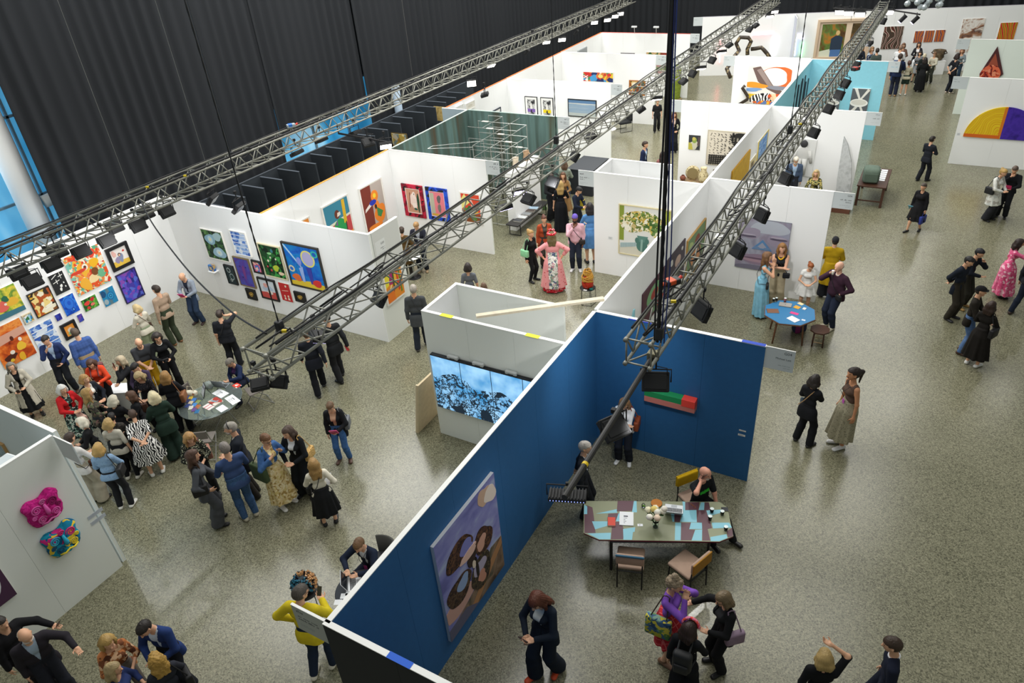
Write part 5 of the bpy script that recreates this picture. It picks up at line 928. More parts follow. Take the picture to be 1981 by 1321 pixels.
# neon
def neon(label, pts, col): tag(MB().tube(pts, .03, 8).build('neon_tube', M(col, .4, emit=4.0), None, True), label, 'neon light')
wp = lambda x, y, off=.08: tuple(on_plane(x, y, (*(BK0+BKN*off), 0), (*BKN, 0)))
neon('pink horizontal neon tube on the far wall', [wp(1455, 68), wp(1497, 65)], '#f0909c'); neon('white vertical neon tube on the far wall', [wp(1499.5, 71), wp(1496, 108)], '#e8ecff'); neon('blue vertical neon tube near the far return wall', [wp(1540, 73), wp(1537, 108)], '#a8b4f8'); neon('green vertical neon tube beside the timber framed painting', [wp(1554, 82), wp(1550, 110)], '#8af0a0'); neon('red vertical neon tube standing on the far floor', [wp(1394, 78), wp(1392, 122)], '#f08a8a'); neon('short white neon tube leaning on the return wall', [wp(1543, 67), wp(1554, 75)], '#e8e4ff')
# masks on the near left wall
def mask(label, px, base, seed):
    q = on_plane(*px, (-6.55, 0, 0), (1, 0, 0)); t = thing('woven_mask', label, 'sculpture', (-6.55, q[1], q[2]), PI/2); rn = random.Random(seed)
    out = [(.84*a_, .82*b_) for a_, b_ in [(-.34, .20), (-.20, .30), (0, .24), (.20, .32), (.34, .20), (.30, .02), (.32, -.14), (.24, -.32), (.08, -.36), (-.08, -.36), (-.24, -.32), (-.32, -.14), (-.30, .02)]]
    n = 60; ring = []
    for i in range(n):
        f = i/n*len(out); k = int(f); u = f-k; p0, p1, p2, p3 = [np.array(out[(k+d) % len(out)]) for d in (-1, 0, 1, 2)]; ring.append(.5*((2*p1)+(p2-p0)*u+(2*p0-5*p1+4*p2-p3)*u*u+(3*p1-p0-3*p2+p3)*u**3))
    mb = MB(); vs = []; 
    for sc_, y in ((1.0, -.003), (1.03, -.06), (.9, -.11), (.6, -.14), (.25, -.15)): vs += [(p[0]*sc_*(1+.02*rn.uniform(-1, 1)), y+rn.uniform(-.006, .006), p[1]*sc_) for p in ring]
    vs.append((0, -.15, 0)); fs = [(r*n+i, r*n+(i+1) % n, (r+1)*n+(i+1) % n, (r+1)*n+i) for r in range(4) for i in range(n)]+[(4*n+i, 4*n+(i+1) % n, 5*n) for i in range(n)]; mb.add(vs, fs); mb.build('face', base[0], t, True)
    def scroll(cx, cz, r, turns, col, w=.014, s=1):
        cx, cz, r = cx*.84, cz*.82, r*.83
        pts = [(cx+s*r*(1-a/(turns*2*PI)*.85)*math.cos(a), -.15+.03*((cx**2+cz**2)/.1), cz+r*(1-a/(turns*2*PI)*.85)*math.sin(a)) for a in np.linspace(0, turns*2*PI, int(turns*14))]; MB().tube(pts, w, 6).build('scroll', M(col, .8), t, True)
    for j, (cx, cz, r, tn, s) in enumerate(((-.16, .10, .10, 2.2, 1), (.16, .10, .10, 2.2, -1), (-.14, -.16, .085, 2, 1), (.14, -.16, .085, 2, -1), (0, -.26, .07, 1.8, 1), (0, .2, .06, 1.6, 1), (-.24, -.04, .05, 1.5, 1), (.24, -.04, .05, 1.5, -1))): scroll(cx, cz, r, tn, base[1][j % len(base[1])], .013, s)
    MB().tube([(0, -.155, .12), (0, -.185, -.02), (0, -.16, -.08)], [.02, .04, .03], 8).build('nose', M(base[1][0], .8), t, True)
    MB().tube([(-.16, -.13, -.2), (-.08, -.16, -.22), (0, -.16, -.19), (.08, -.16, -.22), (.16, -.13, -.2)], .018, 6).build('mouth', M(base[1][-1], .8), t, True)
mask('shaggy magenta woven mask on the grey wall', (80, 980), (PM('cells', ['#c01a7c', '#a8166c', '#d02a8c'], 30, .9, 3), ['#d95aa8', '#8a1058', '#c9609c']), 3)
mask('turquoise woven mask with pink and yellow patches on the grey wall', (116, 1039), (PM('cells', ['#127a9c', '#1a93b4', '#0f5a80', '#c82a7c', '#1a88a8', '#e8c83a'], 9, .9, 3), ['#2aa4c4', '#d8307c', '#0c4a6c', '#e8d03a']), 5)
qp = on_plane(31, 1147, (-6.55, 0, 0), (1, 0, 0)); art('purple print with a white oval at the lower left edge', 'M', (31, 1147), tuple(pix((-6.55, qp[1]-.9, qp[2]+.95))), '#4a2c48', [(circ(.5, .5, .4, .42, 30), '#e4e6ea'), (circ(.5, .5, .33, .35, 30), '#2a1c2c'), (circ(.5, .5, .28, .3, 30), '#c9ccd4')])
art('pale framed picture showing above the mask wall at the left edge', 'MR', (8, 858), (-30, 905), PM('cloud', ['#c9d4d8', '#8aa4b0', '#e8e4da'], 3), frame=(.03, '#b8905a'))
p = at_z(25, 872, 2.55); t = thing('small_plinth_box', 'small white open box on the rear of the mask wall', 'box', (-6.95, -7.55, 2.45), .1); MB().rbox(-.28, .28, -.17, .17, 0, .45, .01).build('case', M('#eef0ee'), t); MB().box(-.25, .25, -.14, .14, .445, .46).build('inside', M('#cfd6d8'), t)
# screens on the store
scr = PM('zebra', ['#8fc4f0', '#6fb2e6', '#a8d4f4', '#1a2c3c', '#7cb8ea'], 1.0, .3, 0, 3, emit=1.0)
def screen_mat(k):
    m = bpy.data.materials.new('screen_drawing'); m.use_nodes = True; nt = m.node_tree; N = nt.nodes; L = nt.links; b = N['Principled BSDF']; b.inputs['Roughness'].default_value = .25
    tc = N.new('ShaderNodeTexCoord'); sp = N.new('ShaderNodeSeparateXYZ'); L.new(tc.outputs['Object'], sp.inputs[0])
    n1 = N.new('ShaderNodeTexNoise'); n1.inputs['Scale'].default_value = 2.2; n1.inputs['Detail'].default_value = 3; L.new(tc.outputs['Object'], n1.inputs['Vector'])
    sky = N.new('ShaderNodeValToRGB'); sky.color_ramp.elements[0].position = .35; sky.color_ramp.elements[1].position = .7; sky.color_ramp.elements[0].color = lin('#3d8ec8'); sky.color_ramp.elements[1].color = lin('#a2d2f6'); L.new(n1.outputs['Fac'], sky.inputs['Fac'])
    def lines(scale, wdt, det):
        z = N.new('ShaderNodeTexNoise'); z.inputs['Scale'].default_value = scale; z.inputs['Detail'].default_value = det; z.inputs['Roughness'].default_value = .65; L.new(tc.outputs['Object'], z.inputs['Vector'])
        sb = N.new('ShaderNodeMath'); sb.operation = 'SUBTRACT'; sb.inputs[1].default_value = .5; L.new(z.outputs['Fac'], sb.inputs[0]); ab = N.new('ShaderNodeMath'); ab.operation = 'ABSOLUTE'; L.new(sb.outputs[0], ab.inputs[0])
        g = N.new('ShaderNodeMath'); g.operation = 'GREATER_THAN'; g.inputs[1].default_value = wdt; L.new(ab.outputs[0], g.inputs[0]); return g
    la, lb = lines(3.2, .022, 5), lines(7.0, .030, 4)
    dk = N.new('ShaderNodeTexNoise'); dk.inputs['Scale'].default_value = 2.6; dk.inputs['Detail'].default_value = 6; L.new(tc.outputs['Object'], dk.inputs['Vector']); dl = N.new('ShaderNodeMath'); dl.operation = 'LESS_THAN'; dl.inputs[1].default_value = .585; L.new(dk.outputs['Fac'], dl.inputs[0])
    m1 = N.new('ShaderNodeMath'); m1.operation = 'MULTIPLY'; L.new(la.outputs[0], m1.inputs[0]); L.new(lb.outputs[0], m1.inputs[1]); ink = N.new('ShaderNodeMath'); ink.operation = 'MULTIPLY'; L.new(m1.outputs[0], ink.inputs[0]); L.new(dl.outputs[0], ink.inputs[1])
    n2 = N.new('ShaderNodeTexNoise'); n2.inputs['Scale'].default_value = 1.3; L.new(tc.outputs['Object'], n2.inputs['Vector'])
    h = N.new('ShaderNodeMath'); h.operation = 'MULTIPLY_ADD'; h.inputs[1].default_value = 1.5; h.inputs[2].default_value = .10; L.new(n2.outputs['Fac'], h.inputs[0])
    gt = N.new('ShaderNodeMath'); gt.operation = 'GREATER_THAN'; L.new(sp.outputs[2], gt.inputs[0]); L.new(h.outputs[0], gt.inputs[1])
    mxm = N.new('ShaderNodeMath'); mxm.operation = 'MAXIMUM'; L.new(gt.outputs[0], mxm.inputs[0]); L.new(ink.outputs[0], mxm.inputs[1])
    mx = N.new('ShaderNodeMix'); mx.data_type = 'RGBA'; L.new(mxm.outputs[0], mx.inputs['Factor']); mx.inputs['A'].default_value = lin('#132434'); L.new(sky.outputs['Color'], mx.inputs['B'])
    L.new(mx.outputs['Result'], b.inputs['Base Color']); L.new(mx.outputs['Result'], b.inputs['Emission Color']); b.inputs['Emission Strength'].default_value = .75
    return m
SM = screen_mat(0)
t = thing('video_wall', 'row of four bright blue screens showing an ink landscape on the store wall', 'screen', (-3.10, -1.27, .85))
for k in range(4):
    o = MB().box(k*.72+.004, k*.72+.716, -.095, -.003, 0, 1.33).build('screen_panel', M('#15181c', .4), t); d = MB().box(k*.72+.008, k*.72+.712, -.098, -.095, .006, 1.324); d.build('picture', SM, o)
MB().box(0, 2.88, -.09, -.003, 1.33, 1.345).build('top_rail', M('#2a2d31', .5), t)
for k, (x, l) in enumerate(((-2.55, 'leftmost'), (-1.95, 'middle'), (-1.2, 'rightmost'))):
    b = thing('media_box', l+' of three small grey boxes on top of the blue screens', 'box', (x, -1.32, 2.197), 0, 'media boxes on the screens'); MB().rbox(-.13, .13, -.04, .04, 0, .075, .02).build('case', M('#b4b7b6', .5), b); MB().box(-.06, .06, -.042, -.03, .0, .03).build('socket', M('#33363a'), b)
cable('thin black lead looping behind the blue screens', [(-2.5, -1.31, 2.23), (-2.3, -1.33, 2.20), (-1.9, -1.33, 2.22), (-1.5, -1.33, 2.20), (-1.1, -1.33, 2.23), (-.6, -1.33, 2.20), (-.4, -1.33, 2.25)], .008, name='lead')
a = at_z(921, 611, H+.03); b = at_z(1168, 577, H+.03); t = thing('timber_plank', 'long pale timber plank lying across the store walls to the spine', 'plank', (*((a+b)/2)[:2], H), math.atan2(b[1]-a[1], b[0]-a[0])); ln = np.linalg.norm(b-a)/2; MB().rbox(-ln, ln, -.055, .055, 0, .05, .004).build('board', M('#e4d8bf', .7, mottle=.08), t)
for i, (x, y, l) in enumerate(((-2.62, -1.235, 'left'), (-.72, -1.235, 'right'))): tag(MB().box(x-.14, x+.14, y-.06, y+.045, H, H+.003).build('masking_tape', M('#d4d83a', .7)), l+' strip of yellow green tape on the store wall top', 'tape', 'tape strips on the store wall')
tag(MB().box(.86, 1.18, -7.668, -7.585, H, H+.004).build('masking_tape', M('#1f5fd0', .6)), 'strip of bright blue tape on the front navy wall top', 'tape'); tag(MB().box(2.75, 3.15, -.006, .076, H, H+.004).build('masking_tape', M('#2a4fc4', .6)), 'strip of blue tape at the right end of the navy back wall top', 'tape')
tag(MB().box(.66, 1.3, -.006, .0, H-.02, H+.001).build('masking_tape', M('#2338c8', .6)), 'strip of violet blue tape along the navy back wall edge near the truss', 'tape')
t = thing('plywood_panel', 'pale timber panel leaning on the end of the white store', 'panel', (-3.40, -1.05, 0)); MB().prism([(-.32, 0), (-.27, 0), (-.03, 1.38), (-.08, 1.38)], -.45, .42, 0, 'xz').build('sheet', M('#cdbb98', .8, mottle=.06), t); mb = MB(); [mb.prism([(-.345, .0), (-.32, .0), (-.08, 1.38), (-.105, 1.38)], y, y+.04, 0, 'xz') for y in (-.45, .38)]; mb.build('batten', M('#dccdae', .8), t)
# ------------------------------------------------------------------ stage lamps on the trusses
LENS = M('#fff8ea', .3, emit=9.0); LENSV = M('#cbbcff', .3, emit=9.0); DULL = M('#34373a', .25)
ORD = ['first', 'second', 'third', 'fourth', 'fifth', 'sixth', 'seventh', 'eighth', 'ninth', 'tenth', 'eleventh', 'twelfth', 'thirteenth', 'fourteenth', 'fifteenth', 'sixteenth', 'seventeenth', 'eighteenth', 'nineteenth', 'twentieth', 'twenty-first', 'twenty-second', 'twenty-third', 'twenty-fourth', 'twenty-fifth', 'twenty-sixth', 'twenty-seventh', 'twenty-eighth', 'twenty-ninth', 'thirtieth']
def fixture(label, px, aim, lit=False, z=4.46, top=4.86, size=(.34, .25, .09), group=None, violet=False):
    p = at_z(px[0], px[1], z); t = thing('stage_lamp', label, 'stage light', p, 0, group)
    a = Vector(aim).normalized(); up = Vector((0, 0, 1)); x = up.cross(-a)
    if x.length < .05: x = Vector((1, 0, 0))
    x.normalize(); y = (-a).cross(x); Rm = Matrix((x, y, -a)).transposed().to_4x4()    # local z points backwards
    w, h, d = size
    MB().rbox(-w/2, w/2, -h/2, h/2, -d*.35, d*.65, .015, T=Rm).build('housing', LAMPB, t)
    fn = MB(); fn.rbox(-w*.40, w*.40, -h*.36, h*.36, d*.65, d*.65+.012, .006, T=Rm); [fn.box(q*w*.44-.01, q*w*.44+.01, r_*h*.42-.01, r_*h*.42+.01, d*.65, d*.65+.006, 0, Rm) for q in (-1, 1) for r_ in (-1, 1)]; fn.build('back_plate', M('#1a1b1d', .65), t)
    MB().box(-w/2+.02, w/2-.02, -h/2+.02, h/2-.02, -d*.35-.004, -d*.35+.002, T=Rm).build('lens', (LENSV if violet else LENS) if lit else DULL, t)
    hx = x*(w/2+.02); hgt_ = .20
    MB().tube([hx, hx+Vector((0, 0, hgt_)), -hx+Vector((0, 0, hgt_)), -hx], .011, 6).build('yoke', RUB, t)
    MB().tube([(0, 0, hgt_), (0, 0, max(hgt_+.05, top-z-.02))], .012, 6).rbox(-.03, .03, -.03, .03, max(hgt_+.03, top-z-.06), max(hgt_+.08, top-z), .008).build('clamp', RUB, t)
    MB().tube([(.0, .0, hgt_+.05), Vector((.0, .0, hgt_+.02))+x*.14, hx*.8+Vector((0, 0, .05)), -a*d*.5], .007, 5).build('lead', RUB, t)
    return t
LW = (-.85, .05, -.5)
t1 = [((35, 528), LW, 0), ((62, 545), LW, 0), ((100, 512), LW, 0), ((112, 488), LW, 0), ((157, 487), LW, 0), ((206, 466), LW, 0), ((222, 440), LW, 0), ((267, 437), LW, 0), ((282, 414), LW, 0), ((322, 410), LW, 0), ((412, 386), (.7, .3, -.7), 0), ((463, 402), (.7, .2, -.7), 0),
      ((575, 297), (.4, .0, -.9), 0), ((622, 272), (.3, 0, -.95), 0), ((687, 258), (.3, 0, -.95), 0), ((712, 276), (-.6, .3, -.7), 0), ((746, 282), (.5, -.5, -.7), 1), ((912, 161), (.55, -.75, -.35), 1), ((938, 184), (.2, .1, -.95), 0), ((950, 126), (.5, -.3, -.8), 1), ((985, 112), (.6, .2, -.7), 0), ((1020, 101), (.6, .2, -.7), 0), ((1057, 81), (.4, -.5, -.8), 1), ((1087, 76), (.4, -.6, -.7), 1), ((1115, 63), (.6, .2, -.7), 0), ((1135, 55), (.6, .2, -.7), 0), ((1150, 43), (.4, -.6, -.7), 1), ((1175, 38), (.4, -.6, -.7), 1), ((1190, 31), (.4, -.6, -.7), 1), ((1200, 26), (.4, -.6, -.7), 1)]
for k, (px, aim, lit) in enumerate(t1): fixture(('lit' if lit else 'black')+' stage lamp on the left truss, %s from the near end' % ORD[k], px, aim, lit, group='lamps on the left truss')
t2 = [((503, 744), (-.3, .3, -.9), 0), ((541, 738), (-.2, .8, -.6), 0), ((615, 652), (-.2, -.3, -.9), 1), ((735, 578), (.3, .7, -.6), 0), ((975, 402), (.2, -.1, -1), 1), ((1006, 371), (.5, -.5, -.7), 1), ((1023, 386), (.2, .6, -.7), 0), ((1070, 352), (.2, .7, -.6), 0), ((1112, 303), (.5, .6, -.6), 0), ((1143, 266), (.3, .5, -.8), 0), ((1240, 212), (.4, .3, -.85), 0), ((1270, 191), (.2, -.3, -.9), 1), ((1322, 158), (.4, .4, -.8), 0), ((1340, 143), (.5, .6, -.6), 0), ((1356, 132), (.2, -.3, -.9), 1), ((1378, 117), (.5, .6, -.6), 0), ((1396, 101), (.2, -.3, -.9), 1), ((1411, 88), (.4, .3, -.85), 0), ((1450, 57), (.5, .6, -.6), 0), ((1462, 50), (.4, .3, -.8), 0), ((1489, 31), (.2, -.5, -.8), 1), ((1499, 22), (.2, -.6, -.7), 1)]
for k, (px, aim, lit) in enumerate(t2): fixture(('lit' if lit else 'black')+' stage lamp on the middle truss, %s from the near end' % ORD[k], px, aim, lit, size=(.26, .2, .07) if k < 2 else (.32, .24, .09), group='lamps on the middle truss', violet=k in (2, 4, 5))
t3 = [((1268, 738), (-.3, .8, -.55), 0), ((1359, 601), (.6, .7, -.4), 0), ((1429, 485), (.6, .7, -.4), 0), ((1475, 417), (.6, .7, -.4), 0), ((1521, 346), (.6, .7, -.4), 0), ((1558, 226), (-.3, -.6, -.6), 1), ((1575, 257), (.6, .7, -.4), 0), ((1604, 211), (.6, .7, -.4), 0), ((1624, 184), (.6, .7, -.4), 0), ((1636, 162), (.6, .6, -.5), 0), ((1656, 127), (.6, .7, -.4), 0), ((1679, 85), (.1, .3, -.9), 0), ((1708, 41), (.6, .7, -.4), 0), ((1722, 23), (.2, -.7, -.6), 1)]
for k, (px, aim, lit) in enumerate(t3): fixture(('lit' if lit else 'black')+' stage lamp on the truss over the navy booth, %s from the near end' % ORD[k], px, aim, lit, size=(.36, .27, .09) if k < 2 else (.3, .25, .1), group='lamps on the truss over the navy booth')
# boom below the navy booth truss
pa, pb = at_z(1262, 690, 4.80), at_z(1092, 962, 4.80)
boom = thing('lighting_boom', 'long black pole slung under the truss and reaching over the navy booth', 'pole', pa); d = pb-pa
MB().tube([(0, 0, 0), d], .035, 12).build('pole', M('#262524', .5), boom); MB().rbox(-.06, .06, -.06, .06, -.03, .08, .01).build('clamp', M('#8f8a70', .4, .6), boom); MB().tube([d*.80, d*.815], .037, 12).build('yellow_band', M('#e0c01c', .5), boom)
fixture('wide black flood lamp hanging halfway along the boom over the navy booth', (1187, 828), (-.5, .3, -.8), 0, 4.5, 4.8, (.34, .3, .1)); 
p = at_z(1098, 962, 4.52); t = thing('led_bar', 'black lamp bar with a row of blue white diodes at the end of the boom', 'stage light', p, .35); t.scale = (.82, .82, .82); MB().rbox(-.25, .25, -.10, .10, 0, .06, .01).build('housing', LAMPB, t); mb = MB(); [mb.box(-.23+i*.042, -.22+i*.042, -.095, .095, .06, .085) for i in range(12)]; mb.build('cooling_fins', M('#1f2022', .5), t); mb = MB(); [mb.ball((-.22+i*.04, -.102, .025), .008, 6, 4) for i in range(12)]; mb.build('diode_row', M('#8f9fe8', .3, emit=1.2), t); MB().tube([(-.27, 0, .03), (-.27, 0, .22), (.27, 0, .22), (.27, 0, .03)], .01, 6).build('yoke', RUB, t); MB().tube([(0, 0, .22), (0, 0, .27)], .02, 8).build('clamp', RUB, t)
# lamp bars at the far wall
def bar(label, a, b, lamps):
    A, B = at_z(*a, 4.55), at_z(*b, 4.55); t = thing('lamp_bar', label, 'pole', A); MB().tube([(0, 0, 0), B-A], .03, 8).build('tube', RUB, t); MB().tube([(0, 0, 0), (0, 0, .25)], .02, 6).build('clamp', RUB, t)
bar('short black lamp bar at the top right, beside the truss end', (1728, 20), (1780, 28), 0)
for k, (q, l) in enumerate((((1748, 35), 'left'), ((1772, 37), 'right'))):
    p = at_z(*q, 4.3); t = thing('spotlight', l+' of two black can spotlights under the short lamp bar at the top right', 'stage light', p, 0, 'can spotlights at the top right'); MB().tube([(-.12, -.02, -.14), (.08, .02, .1)], .085, 14).build('barrel', LAMPB, t); MB().tube([(-.135, -.023, -.16), (-.121, -.02, -.141)], .07, 12).build('lens', LENSV, t); MB().tube([(0, 0, .1), (0, 0, .25)], .014, 6).build('yoke', RUB, t)
for k, (q, l) in enumerate((((1625, 23), 'left'), ((1642, 25), 'middle'), ((1664, 27), 'right'))):
    fixture(l+' of three lit lamps above the timber framed painting', q, (.0, -.75, -.6), True, 4.4, 4.5, (.42, .26, .1), 'lit lamps above the timber framed painting')
bar('black lamp bar holding three lit lamps above the timber framed painting', (1612, 16), (1690, 20), 0)
bar('black lamp bar beneath the left truss in front of the dividers', (655, 258), (750, 275), 0)
t = thing('mirror_ball_cluster', 'cluster of small clear discs hanging at the top right edge', 'lamp', at_z(1787, 3, 5.0)); mb = MB(); rn = random.Random(2); [mb.ball((rn.uniform(-.6, .6), rn.uniform(-.3, .3), rn.uniform(-.2, .2)), .12, 8, 5) for i in range(16)]; mb.build('discs', M('#aeb6ba', .2, .3), t)
for k, (q, l) in enumerate((((1217, 55), 'left'), ((1259, 56), 'right'))):
    p = at_z(q[0], q[1], 3.5); t = thing('arm_lamp', l+' of two small white arm lamps clipped on the far left wall top', 'lamp', (p[0], 27.0, 3.15), 0, 'arm lamps on the far left wall'); MB().tube([(0, .03, 0), (.1, -.3, .35)], .02, 6).build('arm', M('#b9bcbe', .4), t); MB().rbox(-.02, .26, -.42, -.3, .32, .40, .02).build('head', M('#d8dadb', .4), t)
# chains, ropes, hoist loom
def drop(label, px, z, name='hoist_chain', r=.012, mat=None, cat='chain', top=14, grp=None):
    p = at_z(px[0], px[1], z); mb = MB(); mat = mat or M('#2a2b2d', .45, .5)
    if name == 'hoist_chain':
        n = 90; mb.tube([(0, 0, i*(top-z)/n) for i in range(n+1)], [r*(1.0 if i % 2 else .55) for i in range(n+1)], 6)
    else: mb.tube([(0, 0, 0), (0, 0, (top-z)*.5), (0, 0, top-z)], r, 6)
    t = thing(name, label, cat, p, 0, grp); mb.build('links' if name == 'hoist_chain' else 'line', mat, t)
    if name == 'hoist_chain': MB().rbox(-.05, .05, -.05, .05, -.12, .06, .02).build('hook_block', M('#242527', .5), t)
    return t
drop('black hoist chain holding the near end of the middle truss', (540, 628), 5.3); drop('black hoist chain holding the middle truss near the green stained wall', (1076, 268), 5.3)
drop('black hoist chain on the left truss, left of the window strip', (448, 298), 5.25); drop('black hoist chain on the truss over the navy booth, beyond the turquoise bay', (1529, 248), 5.3); drop('fine black hoist chain on the left truss above the photo booth', (1030, 60), 5.25, r=.008)
drop('pale steel wire on the left truss, left of the chain', (397, 312), 5.2, 'steel_wire', .005, M('#5c5c58', .5), 'wire'); drop('thin dark wire on the left truss beside the lit lamp', (798, 146), 5.2, 'steel_wire', .008, M('#4a4a4a', .5), 'wire'); drop('thin pale wire leading down to the left truss above the wall of paintings', (252, 372), 5.25, 'steel_wire', .004, M('#6a6a64', .5), 'wire'); drop('thin wire holding the middle truss far end', (1427, 62), 5.2, 'steel_wire', .008, M('#3a3a3a', .5), 'wire'); drop('thin wire in front of the timber framed painting', (1646, 40), 4.6, 'steel_wire', .008, M('#3a3a3a', .5), 'wire')
p0 = at_z(1272, 655, 5.25); q0 = at_z(1300, 0, 9.4); 
for k, (ox, r, mt, l) in enumerate(((-.04, .012, RUB, 'leftmost'), (0, .018, RUB, 'thickest'), (.045, .010, M('#1c2550', .5), 'navy blue'), (.085, .008, M('#20306a', .5), 'rightmost blue'))):
    cable('%s hanging cable of the loom dropping to the truss over the navy booth' % l, [(p0[0]+ox, p0[1], 5.2), (p0[0]+ox*1.1, p0[1]+.02*k, 6.5), (p0[0]+ox*.75, p0[1], 8), (p0[0]+ox*.5, p0[1], 9.5), (p0[0]+ox*.4, p0[1], 14)], r, mat=mt, group='cable loom over the navy booth')
t = drop('black hoist chain within the cable loom over the navy booth', (1276, 640), 5.35, r=.016)
cable('long thin black cable slanting from the left truss to the middle truss end', [at_z(270, 385, 5.3), at_z(300, 440, 5.0), at_z(370, 530, 4.9), at_z(450, 605, 5.0), at_z(515, 645, 5.25)], .014)
for nm, px, l in ((T1, (563, 243), 'blue and grey power box strapped on top of the left truss'), (T3, (1655, 133), 'red and black plug box on the far part of the truss over the navy booth'), (T3, (1300, 545), 'orange plug cluster inside the truss over the navy booth')):
    p = at_z(*px, 5.28); t = thing('power_box', l, 'box', p, 1.0); c = '#9aa3a8' if 'blue' in l else '#2a2c2e'; MB().rbox(-.11, .11, -.07, .07, -.045, .045, .015).build('case', M(c, .5), t); MB().rbox(-.08, .03, -.071, .071, -.02, .05, .01).build('cover', M('#2f6fc0' if 'blue' in l else ('#a8342c' if 'red' in l else '#d8582c'), .5), t); MB().tube([(.11, 0, 0), (.18, .02, .02)], .026, 10).build('plug', M('#c83a2c', .5), t)
    if 'orange' in l: MB().tube([(-.11, 0, 0), (-.19, .03, 0)], .028, 10).build('plug', M('#d8582c', .5), t)
for k, (px, l) in enumerate((((550, 640), 'yellow shackle at the near end of the middle truss'), ((1303, 583), 'yellow tag block on the near end of the truss over the navy booth'), ((285, 362), 'yellow strap on the left truss by the salon corner'), ((358, 340), 'second yellow strap on the left truss'), ((1548, 240), 'yellow clip on the far part of the navy booth truss'))):
    p = at_z(*px, 5.3); t = thing('rigging_shackle', l, 'shackle', p, .4); MB().rbox(-.035, .035, -.02, .02, -.02, .02, .006).build('block', M('#d0b81c', .5), t); MB().tube([(.035, 0, 0), (.08, .02, .03), (.11, .0, -.02)], .014, 8).build('pin', RUB, t)

# ------------------------------------------------------------------ navy booth: table and chairs
BST = M('#232426', .45, .4)
cz_ = lambda a, b, z=.745: at_z(1120+a/5.744, 950+b/5.744, z)
TA = np.array([.91, .414]); TB_ = np.array([-.414, .91])
tc0 = np.array([2.16, -2.36]); tab = thing('painted_table', 'long eight-sided table painted in olive, maroon and sky blue facets', 'table', (tc0[0], tc0[1], 0))
loc2 = lambda a, b: tuple((cz_(a, b)[:2]-tc0))
outer = [(55, 108), (52, 465), (225, 540), (1560, 562), (1716, 500), (1650, 180), (1560, 118)]
mb = MB(); mb.prism([loc2(*p) for p in outer], .715, .745, 0, side=1)
shp = [('m', [(60, 160), (95, 160), (150, 180), (165, 280), (185, 465), (60, 465)]), ('b', [(60, 150), (92, 170), (92, 255), (55, 255)]), ('b', [(190, 250), (420, 200), (425, 240)]), ('m', [(430, 108), (615, 108), (590, 220), (420, 225)]), ('b', [(610, 110), (640, 110), (645, 235), (590, 235)]), ('m', [(325, 250), (440, 245), (410, 330), (320, 300)]), ('b', [(145, 335), (320, 335), (315, 385), (180, 425)]), ('b', [(95, 470), (355, 462), (350, 535), (225, 535)]), ('m', [(370, 340), (470, 340), (510, 460), (490, 535), (355, 535)]), ('b', [(490, 420), (625, 400), (620, 450), (600, 455), (590, 540), (495, 540)]),
 ('b', [(410, 335), (440, 245), (470, 250), (470, 335)]), ('b', [(1020, 245), (1060, 245), (1060, 340), (1040, 340)]), ('m', [(1060, 245), (1140, 245), (1120, 345), (1060, 340)]), ('b', [(1150, 245), (1180, 212), (1305, 210), (1310, 345), (1125, 340)]), ('b', [(1245, 348), (1365, 350), (1370, 420), (1225, 422)]), ('m', [(1182, 122), (1340, 122), (1330, 210), (1182, 210)]), ('b', [(1150, 114), (1180, 120), (1180, 210), (1160, 240)]), ('b', [(1355, 125), (1395, 125), (1390, 210), (1330, 210)]), ('m', [(1397, 125), (1445, 125), (1460, 210), (1420, 215), (1480, 410), (1430, 420), (1460, 550), (1372, 550), (1367, 350), (1312, 345), (1307, 212), (1392, 210)]), ('b', [(1415, 215), (1580, 205), (1580, 240), (1435, 280)]), ('b', [(1475, 350), (1670, 350), (1700, 405), (1490, 415)]), ('m', [(1640, 445), (1702, 407), (1713, 500), (1655, 515)]), ('b', [(1460, 510), (1640, 478), (1650, 520), (1560, 555), (1465, 555)]), ('b', [(1070, 350), (1135, 350), (1130, 545), (1065, 545)]), ('m', [(1137, 350), (1245, 350), (1225, 425), (1290, 430), (1250, 545), (1132, 545)]), ('b', [(1292, 430), (1370, 425), (1365, 550), (1252, 548)])]
for k, (c, ps) in enumerate(shp): mb.prism([loc2(*p) for p in ps], .7448, .7458+.00006*k, 2 if c == 'm' else 3)
mb.build('tabletop', [M('#8b8f70', .45), M('#6a1c34', .5), M('#5f3d46', .45), M('#86c3d2', .45)], tab)
for x, y in ((1.61, -3.11), (3.07, -2.42), (1.28, -2.38), (2.73, -1.70)): MB().box(x-tc0[0]-.02, x-tc0[0]+.02, y-tc0[1]-.02, y-tc0[1]+.02, 0, .69).build('leg', BST, tab)
ap = MB(); ring = [np.array(p)-tc0 for p in ((1.61, -3.11), (3.07, -2.42), (2.73, -1.70), (1.28, -2.38))]; [ap.tube([(*ring[i], .695), (*ring[(i+1) % 4], .695)], .018, 4) for i in range(4)]; ap.build('frame', BST, tab)
